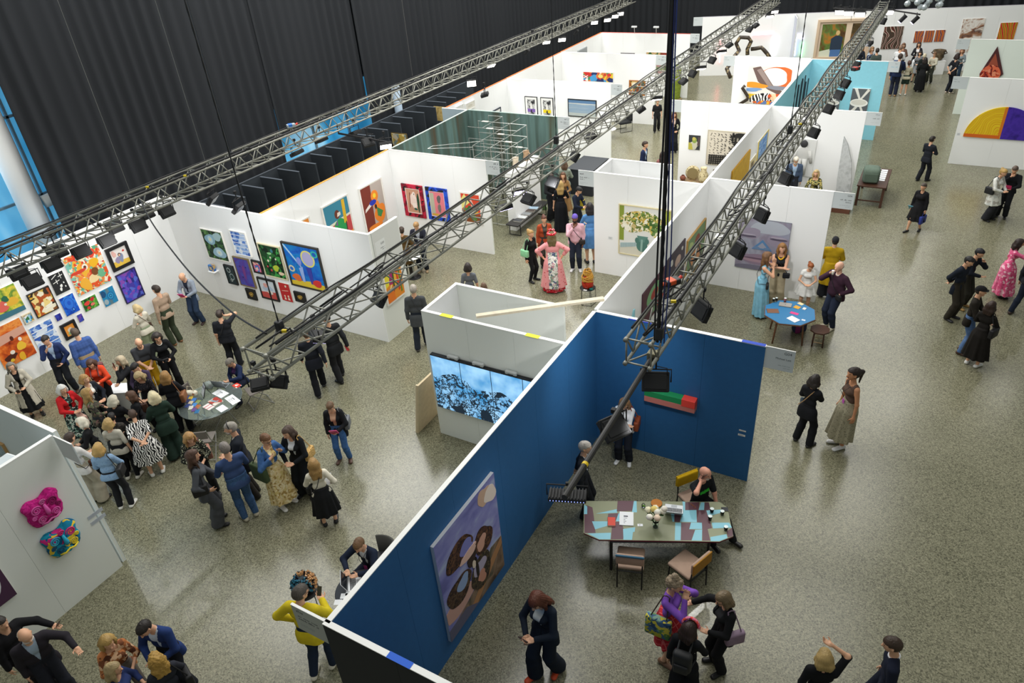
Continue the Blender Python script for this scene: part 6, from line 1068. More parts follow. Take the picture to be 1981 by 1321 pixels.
def chair(label, x, y, d, pad, back_outer, sw_=.46, cz0=.595):
    t = thing('padded_chair', label, 'chair', (x, y, 0), yaw_of(d), 'chairs at the painted table')
    MB().rbox(-sw_/2, sw_/2, -.22, .24, .41, .475, .03, seg=3).build('seat', pad, t, True)
    b = MB().rbox(-sw_/2, sw_/2, -.285, -.225, .60, .83, .03, seg=3).build('backrest', pad, t, True); MB().rbox(-sw_/2-.003, sw_/2+.003, -.297, -.27, cz0, .834, .012).build('back_cover', back_outer, b)
    for sx in (-1, 1):
        MB().tube([(sx*.205, -.255, 0), (sx*.205, -.235, .45), (sx*.205, -.262, .80)], .013, 8).build('leg', BST, t); MB().tube([(sx*.205, .22, 0), (sx*.205, .20, .42)], .013, 8).build('leg', BST, t)
    fr = MB(); fr.tube([(-.205, -.235, .40), (.205, -.235, .40)], .011, 6); fr.tube([(-.205, .2, .40), (.205, .2, .40)], .011, 6); fr.tube([(-.205, -.235, .40), (-.205, .2, .40)], .011, 6); fr.tube([(.205, -.235, .40), (.205, .2, .40)], .011, 6); fr.build('frame', BST, t)
PADC = M('#b09684', .9, mottle=.06, spec=.15)
m1 = np.array([2.03, -3.33]); dd = np.array([-.30, .954]); chair('tan padded chair with a blue trimmed back, front left of the painted table', *(m1+dd*.245), dd, PADC, M('#3f6f8c', .8), cz0=.79)
m2 = np.array([3.07, -2.90]); dd = np.array([-.93, .37]); chair('tan padded chair with a mustard back, turned sideways at the right', *(m2+dd*.245), dd, PADC, M('#a8782a', .8))
yb = at_z(1330, 918, .80); dd = np.array([.80, -.60]); YC = M('#c9a21c', .9, mottle=.06, spec=.15); chair('mustard backed padded chair under the bald man on the phone', yb[0]+dd[0]*.26, yb[1]+dd[1]*.26, dd, PADC, YC); ych = bpy.data.objects['padded_chair.002']
for c in ych.children:
    if c.name.startswith('backrest'): c.data.materials[0] = YC
def laptop(label, p, rz, open_=True, col='#d6d9db', ang=100, w=.31, d=.215, disc=True):
    t = thing('laptop', label, 'laptop', p, rz); mt = M(col, .4, .15); MB().rbox(-w/2, w/2, -d/2, d/2, 0, .014, .005).build('base', mt, t)
    k = MB(); [k.box(-w*.44+i*.024, -w*.44+i*.024+.02, -.02+j*.024, j*.024, .0142, .0155) for i in range(11) for j in range(4)]; k.build('keyboard', M('#2a2c2f', .6), t); MB().box(-.05, .05, -d*.45, -.035, .0142, .0148).build('touchpad', M('#b0b4b8', .4), t)
    Tm = Matrix.Translation((0, d/2, .012)) @ Matrix.Rotation(math.radians(-ang), 4, 'X')
    ld = MB().rbox(-w/2, w/2, -d, 0, 0, .008, .003, T=Tm).build('lid', mt, t); MB().box(-w*.47, w*.47, -d*.95, -.01, -.001, .0005, T=Tm).build('screen', M('#1a1f26', .2), t)
    if disc: MB().lathe([(.013, 0), (.013, .0006)], 12).build('emblem', M('#1c1e22', .4), t).matrix_local = Tm @ Matrix.Translation((0, -d*.5, .008))
    return t
TZ = .746
p = cz_(1055, 205); laptop('silver laptop open on the painted table, its lid towards us', (p[0], p[1], TZ), math.atan2(.414, .91)+PI-.15, ang=128)
def flatbook(label, p, rz, w, d, h, col, name='book', cat='book', pages='#ebe7dc', group=None):
    t = thing(name, label, cat, p, rz, group); MB().box(-w/2+.003, w/2-.002, -d/2+.003, d/2-.003, .001, h-.001).build('pages', M(pages, .8), t); c = MB(); mt = col if not isinstance(col, str) else M(col, .5); c.box(-w/2, w/2, -d/2, d/2, h-.002, h); c.box(-w/2, w/2, -d/2, d/2, 0, .0015); c.box(-w/2, -w/2+.003, -d/2, d/2, 0, h); c.build('cover', mt, t); return t
tr = math.atan2(.414, .91)
p = cz_(362, 348); flatbook('thick red book lying at the left of the painted table', (p[0], p[1], TZ), tr-.02, .13, .19, .03, '#d8452f')
def sheets(label, p, rz, w, d, n=3, name='papers', cat='papers', ink=True, col='#eef0f2'):
    t = thing(name, label, cat, p, rz); MB().box(-w/2, w/2, -d/2, d/2, 0, .004*n).build('sheets', M(col, .7), t)
    if ink:
        k = MB(); rn = random.Random(len(label)); k.box(-w*.2, w*.1, d*.12, d*.2, .004*n, .004*n+.0006); [k.box(-w*.2, -w*.2+w*rn.uniform(.1, .3), -d*.35+j*d*.12, -d*.32+j*d*.12, .004*n, .004*n+.0006) for j in range(4)]; k.build('print', M('#3a3e4a', .8), t)
    return t
p = cz_(528, 310); sheets('stack of printed white sheets beside the red book', (p[0], p[1], TZ), tr-.06, .24, .31, 4)
p = cz_(680, 378); sheets('small white card left of the flower vase', (p[0], p[1], TZ), tr, .09, .055, 1, 'name_card', 'card')
p = cz_(862, 140); t = thing('orange_dish', 'orange woven disc lying behind the flowers on the painted table', 'dish', (p[0], p[1], TZ)); MB().lathe([(.06, 0), (.10, .012), (.10, .02), (.085, .018), (.0, .012)], 20).build('plate', M('#b8742c', .7, mottle=.1), t, True)
GLASS = M('#eef8f6', .02, trans=1.0)
p = cz_(850, 395); vz = thing('flower_vase', 'clear glass vase of white and cream peonies on the painted table', 'vase', (p[0], p[1], TZ)); MB().lathe([(.045, 0), (.055, .05), (.05, .12), (.06, .17), (.057, .17), (.047, .12), (.052, .05), (.042, .006)], 20).build('glass_wall', GLASS, vz, True)
rn = random.Random(5); LEAF = M('#4a6a3c', .7); 
for k, (a, rr, hh, c) in enumerate(((0, .02, .36, '#f2efe2'), (.9, .13, .31, '#f0ecdc'), (2.0, .14, .30, '#f4eed0'), (3.0, .15, .32, '#f2eccb'), (4.1, .13, .30, '#f6f1e4'), (5.2, .12, .34, '#f0d8c0'), (2.6, .06, .37, '#ecd27a'))):
    x, y = rr*math.cos(a), rr*math.sin(a); f = MB().ball((x, y, hh), (.058, .058, .05), 16, 10, wob=lambda u, v: .09*math.sin(6*v+3*u)*math.cos(5*u)).build('peony', M(c, .8), vz, True); MB().tube([(0, 0, .02), (x*.4, y*.4, .17), (x, y, hh-.04)], .004, 5).build('stem', LEAF, vz); MB().ball((x*.8, y*.8, hh-.07), (.05, .03, .008), 8, 5).build('leaf', LEAF, vz, True)
MB().ball((.10, .12, .36), (.055, .055, .05), 14, 9).build('peony', M('#efe9dc', .8), vz, True)
def tumbler(label, p, r=.035, h=.09, col=None, group=None, name='tumbler'):
    t = thing(name, label, 'glass', p, 0, group); MB().lathe([(r*.85, 0), (r, h), (r*.94, h), (r*.8, .006)], 16).build('wall', col or GLASS, t, True); MB().lathe([(r*.98, h-.004), (r*1.01, h), (r*.95, h+.001)], 16).build('rim', M('#e4eeec', .2), t, True)
for a, b, l in ((1630, 435, 'at its right corner'), (1475, 235, 'right of the laptop'), (1590, 262, 'near its right end'), (1455, 318, 'in the maroon facet')): tumbler('clear glass tumbler on the painted table, '+l, (*cz_(a, b)[:2], TZ), group='tumblers on the painted table')
p = cz_(715, 175); t = thing('glass_jar', 'small clear jar holding a green sprig on the painted table', 'jar', (p[0], p[1], TZ)); MB().lathe([(.03, 0), (.035, .04), (.025, .07), (.02, .07), (.03, .04)], 14).build('jar_wall', GLASS, t, True); MB().ball((.02, -.03, .06), (.03, .015, .02), 8, 5).build('sprig', M('#6a9a3a'), t)
p = cz_(1620, 205); flatbook('black wallet at the right end of the painted table', (p[0], p[1], TZ), tr, .11, .09, .015, '#26282c', 'wallet', 'wallet')
p = cz_(1265, 165); t = thing('pair_of_glasses', 'folded copper eyeglasses by the elbow of the bald man', 'glasses', (p[0], p[1], TZ), -.5); MB().tube([(-.07+.0, 0, .004), (.07, 0, .004)], .003, 5).tube([(-.06, .012, .004), (.06, .02, .004)], .003, 5).build('frame', M('#a86a4a', .4, .5), t); MB().ball((-.03, .006, .004), (.022, .014, .002), 8, 4).ball((.03, .006, .004), (.022, .014, .002), 8, 4).build('lens', GLASS, t)

# ------------------------------------------------------------------ blue octagon table
WOOD = M('#6e4a34', .5, mottle=.12); DKW = M('#4a3024', .5, mottle=.12)
oc = np.array([2.77, 5.53]); ot = thing('octagon_table', 'eight-sided table with a blue top and wooden legs', 'table', (oc[0], oc[1], 0), .2)
pol = lambda r, o=0: [(r*math.cos(PI/8+i*PI/4+o), r*math.sin(PI/8+i*PI/4+o)) for i in range(8)]
MB().prism(pol(.64), .685, .715).build('edge_band', WOOD, ot); MB().prism(pol(.625), .715, .722).build('tabletop', M('#2f77a8', .45), ot)
for a in (.9, 2.45, 4.0, 5.55): MB().tube([(.50*math.cos(a), .50*math.sin(a), 0), (.42*math.cos(a), .42*math.sin(a), .685)], [.02, .027], 10).build('leg', WOOD, ot, True)
st = np.array([3.53, 5.46]); so = thing('octagon_stool', 'low dark wooden stool with an eight-sided seat beside the blue table', 'stool', (st[0], st[1], 0), .1)
MB().prism(pol(.235), .42, .455).build('seat', DKW, so)
for a in (.78, 2.35, 3.92, 5.5): MB().tube([(.17*math.cos(a), .17*math.sin(a), 0), (.15*math.cos(a), .15*math.sin(a), .42)], .018, 8).build('leg', DKW, so, True)
for a in (.78, 2.35, 3.92, 5.5): MB().tube([(.165*math.cos(a), .165*math.sin(a), .13), (.165*math.cos(a+PI/2), .165*math.sin(a+PI/2), .13)], .009, 6).build('stretcher', M('#b89a72', .5), so)
o5 = lambda a, b: at_z(1480+a/7.77, 560+b/7.77, .722); OZ = .723
p = o5(305, 235); laptop('closed grey laptop on the blue octagon table', (p[0], p[1], OZ), .05, ang=1.5, col='#a8a49e', w=.30, d=.20)
p = o5(115, 325); t = flatbook('brown leather folder at the left of the blue octagon table', (p[0], p[1], OZ), .35, .28, .20, .012, '#7a5542', 'folder', 'folder')
p = o5(480, 268); flatbook('yellow booklet on the blue octagon table', (p[0], p[1], OZ), -.35, .15, .14, .006, '#d8a23a', 'booklet'); p = o5(535, 215); flatbook('cream booklet behind the yellow booklet', (p[0], p[1], OZ), -.5, .14, .10, .006, '#e6d8a8', 'booklet')
p = o5(590, 292); flatbook('small white card box on the blue octagon table', (p[0], p[1], OZ), -.2, .075, .10, .015, '#e8e6e0', 'card_box', 'box'); p = o5(440, 358); flatbook('bright pink leaflet on the blue octagon table', (p[0], p[1], OZ), -.18, .20, .10, .003, '#e03f86', 'leaflet', 'leaflet')
p = o5(425, 450); sheets('stack of white paper at the front of the blue octagon table', (p[0], p[1], OZ), -.55, .26, .19, 3, ink=False); p = o5(577, 460); sheets('white phone sized card at the front of the blue octagon table', (p[0], p[1], OZ), -.1, .085, .055, 1, 'white_card', 'card', False)
for a, b, l in ((125, 190, 'left'), (168, 180, 'right')): tumbler('%s of two clear tumblers at the back of the blue octagon table' % l, (*o5(a, b)[:2], OZ), .03, .11, group='tumblers on the octagon table')
tumbler('pink tinted glass at the back of the blue octagon table', (*o5(297, 190)[:2], OZ), .033, .12, M('#e89aa8', .1, trans=.7))
p = at_z(1543, 645, .0); t = thing('rucksack', 'navy and magenta rucksack on the floor under the blue octagon table', 'backpack', (p[0], p[1]+.12, 0), .6); MB().rbox(-.17, .17, -.11, .11, 0, .34, .07, seg=3).build('pack', M('#1f2c4a', .8), t, True); MB().rbox(-.15, -.02, -.14, -.10, .02, .28, .02).build('pocket', M('#7a2460', .8), t, True); MB().tube([(.1, .1, .3), (.24, .05, .2), (.2, .1, .02)], .018, 6).build('strap', M('#2f6fa8', .7), t)

# ------------------------------------------------------------------ glass table of the salon booth
gc = np.array([-8.2, -3.2]); CHR = M('#b4b8ba', .2, .9); gt = thing('glass_table', 'round glass table on chrome legs amid the crowd on the left', 'table', (gc[0], gc[1], 0))
MB().lathe([(.70, .705), (.715, .711), (.715, .717), (.70, .722)], 48).build('tabletop', M('#cfe0dc', .04, trans=.85), gt, True)
for a in (.5, 2.07, 3.64, 5.21): MB().tube([(.48*math.cos(a), .48*math.sin(a), 0), (.26*math.cos(a+.9), .26*math.sin(a+.9), .35), (.50*math.cos(a), .50*math.sin(a), .70)], .013, 8).build('leg', CHR, gt, True)
def folding(label, x, y, d):
    t = thing('folding_chair', label, 'chair', (x, y, 0), yaw_of(d), 'grey folding chairs round the glass table'); PV = M('#77706a', .7); FR = M('#9a9a96', .35, .7)
    MB().rbox(-.20, .20, -.18, .20, .44, .465, .015).build('seat', PV, t); MB().rbox(-.21, .21, -.27, -.235, .62, .82, .015).build('backrest', PV, t)
    for sx in (-1, 1):
        MB().tube([(sx*.215, .24, 0), (sx*.215, -.20, .55), (sx*.215, -.265, .84)], .012, 7).build('leg', FR, t); MB().tube([(sx*.20, -.30, 0), (sx*.20, .16, .45)], .012, 7).build('leg', FR, t)
    MB().tube([(-.215, .2, .05), (.215, .2, .05)], .009, 6).build('stretcher', FR, t); MB().tube([(-.20, -.27, .04), (.20, -.27, .04)], .009, 6).build('stretcher', FR, t)
p = at_z(378, 838, .7); folding('empty grey folding chair in front of the glass table', p[0]+.0, p[1]+.15, (gc-p[:2]))
p = at_z(505, 742, .6); wch = p; folding('grey folding chair under the seated woman in navy', p[0]-.16, p[1]-.1, (gc-p[:2])); p = at_z(362, 756, .72); folding('dark folding chair with a cream cloth at the far left of the glass table', p[0]+.1, p[1]-.05, (gc-p[:2]))
g6 = lambda a, b, z=.722: at_z(330+a/7.34, 690+b/7.34, z); GZ = .7225; gr_ = .25
p = g6(740, 400); laptop('grey laptop on the glass table facing the seated woman', (p[0], p[1], GZ), PI+.25, ang=105, col='#8a9094', disc=False)
p = g6(710, 525); sheets('open white catalogue in the middle of the glass table', (p[0], p[1], GZ), -.1, .36, .22, 3); p = g6(640, 640); flatbook('colourful magazine with a red edge on the glass table', (p[0], p[1], GZ), -.15, .30, .22, .02, PM('cells', ['#d8c8b8', '#b0443a', '#8aa4b0', '#e8e0d4'], 9, .5, 2), 'magazine', 'magazine'); p = g6(540, 715); flatbook('white booklet with a crimson band on the glass table', (p[0], p[1], GZ), -.1, .26, .16, .012, PM('bands', ['#ece6e2', '#c42a4a', '#ece6e2'], 1.6), 'booklet')
p = g6(880, 610); sheets('long white photo sheet hanging at the right of the glass table', (p[0], p[1], GZ), -.25, .40, .20, 1, 'photo_sheet', 'sheet'); p = g6(730, 735); sheets('blank white page at the front of the glass table', (p[0], p[1], GZ), -.2, .25, .18, 1, 'page', 'sheet', False); p = g6(940, 410); flatbook('red and white printed pamphlet right of the laptop', (p[0], p[1], GZ), -.15, .20, .14, .006, PM('cells', ['#d8402f', '#d8402f', '#f0ece6'], 14), 'pamphlet', 'pamphlet')
p = g6(455, 560); t = thing('photo_stand', 'black framed notice with two round pictures propped on the glass table', 'frame', (p[0], p[1], GZ), -.5); Tm = Matrix.Rotation(math.radians(-24), 4, 'X'); MB().rbox(-.12, .12, -.008, .008, 0, .31, .004, T=Tm).build('surround', M(BLK), t); MB().box(-.105, .105, -.0095, -.008, .015, .295, T=Tm).build('notice', M('#e6e9ec', .4), t); k = MB(); k.prism(circ(-.045, .22, .03), -.0105, -.0095, 0, 'xz'); k.prism(circ(.045, .23, .03), -.0105, -.0095, 0, 'xz'); k.v = [tuple(Tm @ Vector(v)) for v in k.v]; k.build('pictures', M('#33363a'), t); MB().tube([(0, .11, .2), (0, .19, 0)], .006, 5).build('strut', M(BLK), t)
rn = random.Random(9); cl = ['#2a5ab0', '#c9a83a', '#3a7ac8', '#8a9a5a', '#2a2f5a', '#d8c8a8', '#4a8ad0', '#b06a3a', '#3f4f8a', '#d8d8d0', '#6a4a8a', '#2f6fa0']
for k in range(12):
    a, b = 245+(k % 4)*45+rn.uniform(-8, 8), 620+(k//4)*70+(k % 4)*28-60; p = g6(a, b); flatbook('%s of the colourful postcards fanned on the left of the glass table' % ORD[k], (p[0], p[1], GZ), .5+rn.uniform(-.25, .25), .10, .14, .004+.0012*k, cl[k], 'postcard', 'postcard', group='postcards on the glass table')
p = g6(300, 500, .80); t = thing('tote_bag', 'cream cloth tote slumped on the dark folding chair by the glass table', 'bag', (p[0]-.05, p[1], .47), .4); MB().rbox(-.15, .15, -.07, .07, 0, .34, .05, seg=3).build('pouch', PM('spots', ['#b06a4a', '#e4dac0', '#e8e0cc'], 14, .9, 2), t, True); MB().tube([(-.1, 0, .3), (-.05, .02, .46), (.05, .02, .46), (.1, 0, .3)], .01, 6).build('handle', M('#e4dac0', .8), t)
p = g6(560, 440); t = thing('plastic_bag', 'crumpled clear plastic bag behind the notice on the glass table', 'bag', (p[0], p[1], GZ)); MB().ball((0, 0, .08), (.13, .10, .085), 16, 10, wob=lambda u, v: .15*math.sin(5*v+4*u)).build('film', M('#c9d4d0', .15, trans=.6), t, True); MB().ball((.04, 0, .07), (.04, .04, .035), 10, 6).build('contents', M('#b8744a'), t, True)
p = at_z(221, 752, .5); t = thing('white_plinth', 'low white display plinth among the crowd on the left', 'plinth', (p[0], p[1], 0), .5); MB().rbox(-.42, .42, -.2, .2, 0, .5, .006).build('block', WHITE, t); MB().box(-.43, .43, -.21, .21, .5, .515).build('lid', M('#f4f5f4'), t)
# ------------------------------------------------------------------ small tables and sculptures
rt = at_z(697, 1140, .73); t = thing('round_table', 'small round black table behind the navy wall, with a laptop', 'table', (rt[0], rt[1], 0)); MB().lathe([(.40, .715), (.41, .722), (.40, .73)], 40).build('tabletop', M('#33353a', .5), t, True); MB().tube([(0, 0, .02), (0, 0, .715)], .03, 12).build('column', BST, t, True); MB().lathe([(.25, 0), (.24, .015), (.03, .03)], 28).build('foot', BST, t, True)
p = at_z(686, 1128, .73); laptop('open silver laptop on the small round black table', (p[0], p[1], .731), 2.3, ang=112, disc=False)
for k, (q, l) in enumerate((((654, 1165), 'nearest'), ((666, 1153), 'second'), ((676, 1147), 'third'), ((662, 1173), 'lowest'))): p = at_z(*q, .73); sheets('%s pale card on the small round black table' % l, (p[0], p[1], .731), .5, .12, .10, 1, 'card', 'card', False)
p = at_z(735, 1090, .45); t = thing('tub_chair', 'dark grey rounded tub chair behind the seated man with the laptop', 'chair', (p[0], p[1], 0), 2.3); MB().lathe([(.27, .40), (.29, .43), (.27, .47), (.0, .48)], 30).build('seat', M('#45464a', .9), t, True); sh = MB(); 
vs = [(r*math.cos(a), r*math.sin(a), z) for r, z in ((.30, .42), (.34, .80), (.30, .82), (.26, .45)) for a in np.linspace(PI*1.0, PI*2.0, 20)]; sh.add(vs, [(k*20+i, k*20+i+1, (k+1)*20+i+1, (k+1)*20+i) for k in range(3) for i in range(19)]); sh.build('backrest', M('#4a4944', .9), t, True)
for a in (.8, 2.35, 3.9, 5.5): MB().tube([(.2*math.cos(a), .2*math.sin(a), .40), (.26*math.cos(a), .26*math.sin(a), 0)], .014, 7).build('leg', BST, t)
def wire_stand(label, x, y, r, h, n=4):
    t = thing('wire_stand', label, 'stand', (x, y, 0)); MB().lathe([(r, h-.012), (r+.004, h-.006), (r, h)], 28).build('top', BST, t, True)
    for i in range(n):
        a = .5+2*PI*i/n; MB().tube([(r*.95*math.cos(a), r*.95*math.sin(a), h-.01), (r*1.02*math.cos(a), r*1.02*math.sin(a), 0)], .007, 6).build('leg', BST, t)
    k = MB(); [k.tube([(r*1.02*math.cos(.5+2*PI*i/n), r*1.02*math.sin(.5+2*PI*i/n), .01), (r*1.02*math.cos(.5+2*PI*(i+1)/n), r*1.02*math.sin(.5+2*PI*(i+1)/n), .01)], .006, 6) for i in range(n)]; k.build('ring', BST, t); return t
p = at_z(592, 1142, .95); bx, by = p[0], p[1]; wire_stand('tall black wire stand in front of the man in yellow', bx, by, .2, .95); t = thing('bead_sculpture', 'bristling head of copper, teal and black beads on the tall wire stand', 'sculpture', (bx, by, .95)); rn = random.Random(3)
MB().ball((0, 0, .16), (.16, .16, .15), 18, 12).build('core', M('#1f2a30', .6), t, True)
for nm, col, cnt, sp_ in (('copper_beads', '#c99a6a', 150, (0, PI)), ('teal_beads', '#2f6f8a', 130, (PI*.9, 2*PI)), ('black_beads', '#1a1a22', 110, (0, 2*PI))):
    mb = MB()
    for i in range(cnt): u = rn.uniform(*sp_); w_ = rn.uniform(-.4, 1.2); d_ = np.array([math.cos(u)*math.cos(w_), math.sin(u)*math.cos(w_), math.sin(w_)]); c_ = np.array([0, 0, .16]); mb.tube([c_+d_*.13, c_+d_*(.17+rn.uniform(0, .05))], .014, 5)
    mb.build(nm, M(col, .4), t)['kind'] = 'stuff'
p = at_z(1137, 556, .5); wire_stand('low black wire side table near the flower painting', p[0], p[1], .22, .5, 5); t = thing('woven_vessel', 'red glass vessel topped with a mass of amber coils on the low wire table', 'sculpture', (p[0], p[1], .5)); MB().lathe([(.10, 0), (.155, .06), (.16, .2), (.13, .30), (.10, .34)], 26, wob=lambda q, z: .04*math.sin(9*q)).build('body', PM('cloud', ['#8a1c14', '#b8301c', '#6a1410'], 9, .25, 1), t, True)
rn = random.Random(6); mb = MB()
for i in range(60): u = rn.uniform(0, 2*PI); z = rn.uniform(.24, .54); r_ = .15*(1-max(0, z-.34)*2.4)+.01; mb.tube([(r_*math.cos(u+k*.5), r_*math.sin(u+k*.5), z+.03*math.sin(k*1.3)) for k in range(5)], .013, 5)
mb.build('coils', M('#b8862c', .3), t, True)['kind'] = 'stuff'
MB().box(-.05, .05, -.20, -.14, .002, .006).build('price_card', M('#e8e8e4'), t); tag(MB().ball((p[0]+.15, p[1]-.1, .53), (.06, .045, .03), 12, 8).build('glass_pebble', M('#2f7f78', .1, trans=.5), None, True), 'small green glass lump beside the red vessel', 'sculpture')
# bench with books
bn = thing('bench', 'long dark low bench with books before the green stained wall', 'bench', (-6.78, 9.55, 0)); MB().rbox(-.24, .24, -1.15, 1.15, .40, .45, .01).build('seat', M('#2c2a29', .5), bn)
for y in (-.95, .95): MB().tube([(-.2, y, .40), (-.22, y, .01), (.22, y, .01), (.2, y, .40)], .022, 4).build('leg', BST, bn)
for k, (y, c, l) in enumerate(((-.75, '#3a3c40', 'nearest dark'), (-.45, '#c9ccce', 'pale'), (-.15, '#8a8d90', 'grey'), (.15, '#4a3f3a', 'brown'), (.40, '#9fb8cc', 'light blue'), (.62, '#2a2a2c', 'farthest black'))): flatbook('%s book lying on the long dark bench' % l, (-6.75, 9.55+y, .451), .05*k, .30, .22, .025, c, group='books on the long bench')
p = at_z(1052, 405, 0.0); t = thing('green_bag', 'green and white carrier bag on the floor by the long bench', 'bag', (p[0], p[1], 0), .2); MB().rbox(-.12, .12, -.06, .06, 0, .22, .02).build('pouch', PM('cells', ['#5a7a4a', '#d8dcd4', '#3a4a34'], 9), t); MB().tube([(-.06, 0, .2), (0, 0, .32), (.06, 0, .2)], .007, 6).build('handle', M('#d8dcd4'), t)
# chrome shelf frame of the green booth
SF = M('#a9aca8', .25, .8); fr0 = at_z(985, 300, 0.9); t = thing('shelf_frame', 'open chrome rod shelving in the green stained booth', 'shelf', (-8.4, 9.9, 0)); rods = MB()
xs, ys, zs = [-1.1, -.5, .2, .85], [-.9, -.2, .5, 1.2], [.06, 1.0, 1.9, 2.4, 2.8, 3.2]
t.location = (-8.0, 10.0, 0)
for x in xs:
    for y in ys:
        if (x, y) in ((-1.1, -.9), (.85, 1.2), (.2, 1.2)): continue
        MB().tube([(x, y, 0), (x, y, 3.22 if y > 0 else 2.8)], .012, 6).build('upright', SF, t)
for z in zs:
    for y in (ys[1:] if z > 2.8 else ys): MB().tube([(xs[0] if y > -.5 else xs[1], y, z), (xs[3] if y < 1 else xs[1], y, z)], .010, 6).build('rail', SF, t)
    for x in xs[1:]: MB().tube([(x, ys[1] if z > 2.8 else ys[0], z), (x, ys[2] if x > .2 else ys[3], z)], .010, 6).build('rail', SF, t)
for a_, b_ in (((-1.95, -1.5, 2.75), (-.5, -.9, 2.75)), ((-1.95, -1.2, 2.75), (-.5, -.2, 2.75)), ((-1.95, -1.5, 2.75), (-1.95, -1.2, 2.75)), ((-1.95, -1.35, 0), (-1.95, -1.35, 2.75)), ((-1.2, -1.1, 0), (-1.2, -1.1, 2.75))): MB().tube([a_, b_], .011, 6).build('rail', SF, t)
for i, (x, y, z) in enumerate(((-.8, .5, 3.2), (-.2, .5, 2.8), (.5, -.2, 2.8), (.5, .5, 2.4), (-.2, -.2, 3.2))): MB().box(x-.12, x+.12, y-.05, y+.05, z, z+.015).build('clip_plate', M('#ece6d8', .4), t)
pt = thing('white_plinth', 'tall white plinth carrying two clay vessels in the green booth', 'plinth', (-7.05, 9.9, 0)); MB().rbox(-.15, .15, -1.0, .9, 0, 2.05, .006).build('block', WHITE, pt); MB().box(-.16, .16, -1.01, .91, 2.05, 2.062).build('lid', M('#f4f5f4'), pt)
for k, (y, c, l) in enumerate(((9.5, '#d8c8b0', 'pale clay vessel at the near end of the tall white plinth'), (10.25, '#b89878', 'tan lumpy clay vessel farther along the tall white plinth'))):
    v = thing('clay_vessel', l, 'vase', (-7.1, y, 2.063)); MB().lathe([(.08, 0), (.11, .1), (.09, .22), (.11, .33), (.08, .33)], 18, wob=lambda u, z: .12*math.sin(4*u+12*z)*k).build('body', M(c, .8), v, True); MB().lathe([(.085, .325), (.112, .34)], 16).build('rim', M(c, .6), v, True)
    if k: MB().tube([(.1, 0, .1), (.17, 0, .2), (.1, 0, .3)], .02, 7).build('handle', M(c, .8), v, True)
# black counter behind
ct = thing('black_counter', 'charcoal counter with a dark top in the aisle beyond the bench', 'counter', (-6.2, 13.4, 0)); MB().rbox(-.5, .5, -.75, .75, 0, .97, .01).build('body', M('#2a2d33', .7), ct); MB().box(-.53, .53, -.78, .78, .97, 1.0).build('worktop', M('#2f3339', .6), ct)
def sled(label, px, z=.42):
    p = at_z(*px, z); t = thing('lounge_chair', label, 'chair', (p[0], p[1], 0), 2.4); MB().rbox(-.3, .3, -.3, .3, .36, .46, .03).build('seat', M('#232528', .8), t); MB().rbox(-.3, .3, -.34, -.26, .45, .82, .03).build('backrest', M('#1f2124', .8), t)
    for sx in (-1, 1): MB().tube([(sx*.32, .3, .55), (sx*.32, .3, .01), (sx*.32, -.3, .01), (sx*.32, -.3, .6), (sx*.32, .3, .55)], .014, 6).build('frame', BST, t)
sled('black sled-leg lounge chair near the framed photographs', (1206, 235)); sled('second black sled-leg lounge chair half hidden by the middle truss', (1150, 262))
p = at_z(1177, 248, .45); t = thing('coffee_table', 'small white low table between the black lounge chairs', 'table', (p[0], p[1], 0)); MB().lathe([(.35, .40), (.36, .42), (.35, .43)], 28).build('tabletop', WHITE, t, True); MB().tube([(0, 0, 0), (0, 0, .4)], .03, 8).build('column', BST, t)
# ceramics shelf under the calligraphy
p = on_plane(1348, 353, (0, 14.6, 0), (0, 1, 0)); cz0 = .46; t = thing('display_table', 'low timber table of pottery under the calligraphy canvas', 'table', (-1.98, 14.2, 0)); MB().rbox(-.85, .85, -.3, .3, cz0-.05, cz0, .008).build('tabletop', M('#8a7252', .6, mottle=.1), t)
for x in (-.75, .75):
    for y in (-.22, .22): MB().box(x-.03, x+.03, y-.03, y+.03, 0, cz0-.05).build('leg', M('#7a6446', .6), t)
SPK = PM('spots', ['#6a5a3a', '#b8a87e', '#c9bb94'], 16, .7, 2)
v = thing('round_platter', 'round speckled clay platter standing on the pottery table', 'plate', (-2.40, 14.3, cz0)); MB().tube([(0, .03, .27), (0, -.03, .27)], .27, 30).build('disc', SPK, v, True); MB().tube([(0, -.031, .27), (0, -.034, .27)], .2, 30).build('well', M('#8a7a52', .7), v)
v = thing('tall_jar', 'tall speckled clay jar in the middle of the pottery table', 'vase', (-1.98, 14.2, cz0)); MB().lathe([(.13, 0), (.19, .12), (.16, .32), (.10, .42), (.12, .55), (.10, .56)], 24, wob=lambda u, z: .03*math.sin(7*u+20*z)).build('body', SPK, v, True); MB().lathe([(.09, .55), (.10, .562)], 20).build('rim', M('#d8cca8', .7), v)
v = thing('open_jar', 'dark patterned open jar at the right of the pottery table', 'vase', (-1.55, 14.3, cz0)); MB().lathe([(.10, 0), (.14, .15), (.10, .40), (.12, .46), (.10, .46), (.08, .38)], 20).build('body', PM('zebra', ['#3a3020', '#b8a87e'], 3), v, True); MB().lathe([(.11, .455), (.12, .468)], 20).build('rim', M('#4a3c28'), v)
v = thing('small_pot', 'little reddish pot at the left end of the pottery table', 'vase', (-2.72, 14.15, cz0)); MB().ball((0, 0, .10), (.11, .10, .10), 16, 10).build('body', M('#7a4634', .7), v, True); MB().lathe([(.04, .19), (.05, .21)], 14).build('rim', M('#5a3224'), v)
for k, x in enumerate((-2.25, -1.72)): v = thing('small_dish', 'small grey dish %s on the pottery table' % ('left of the tall jar', 'right of the tall jar')[k], 'dish', (x, 14.02, cz0)); MB().lathe([(.04, 0), (.08, .03), (.07, .03), (.0, .012)], 18).build('bowl', M('#8a8468', .7), v, True)
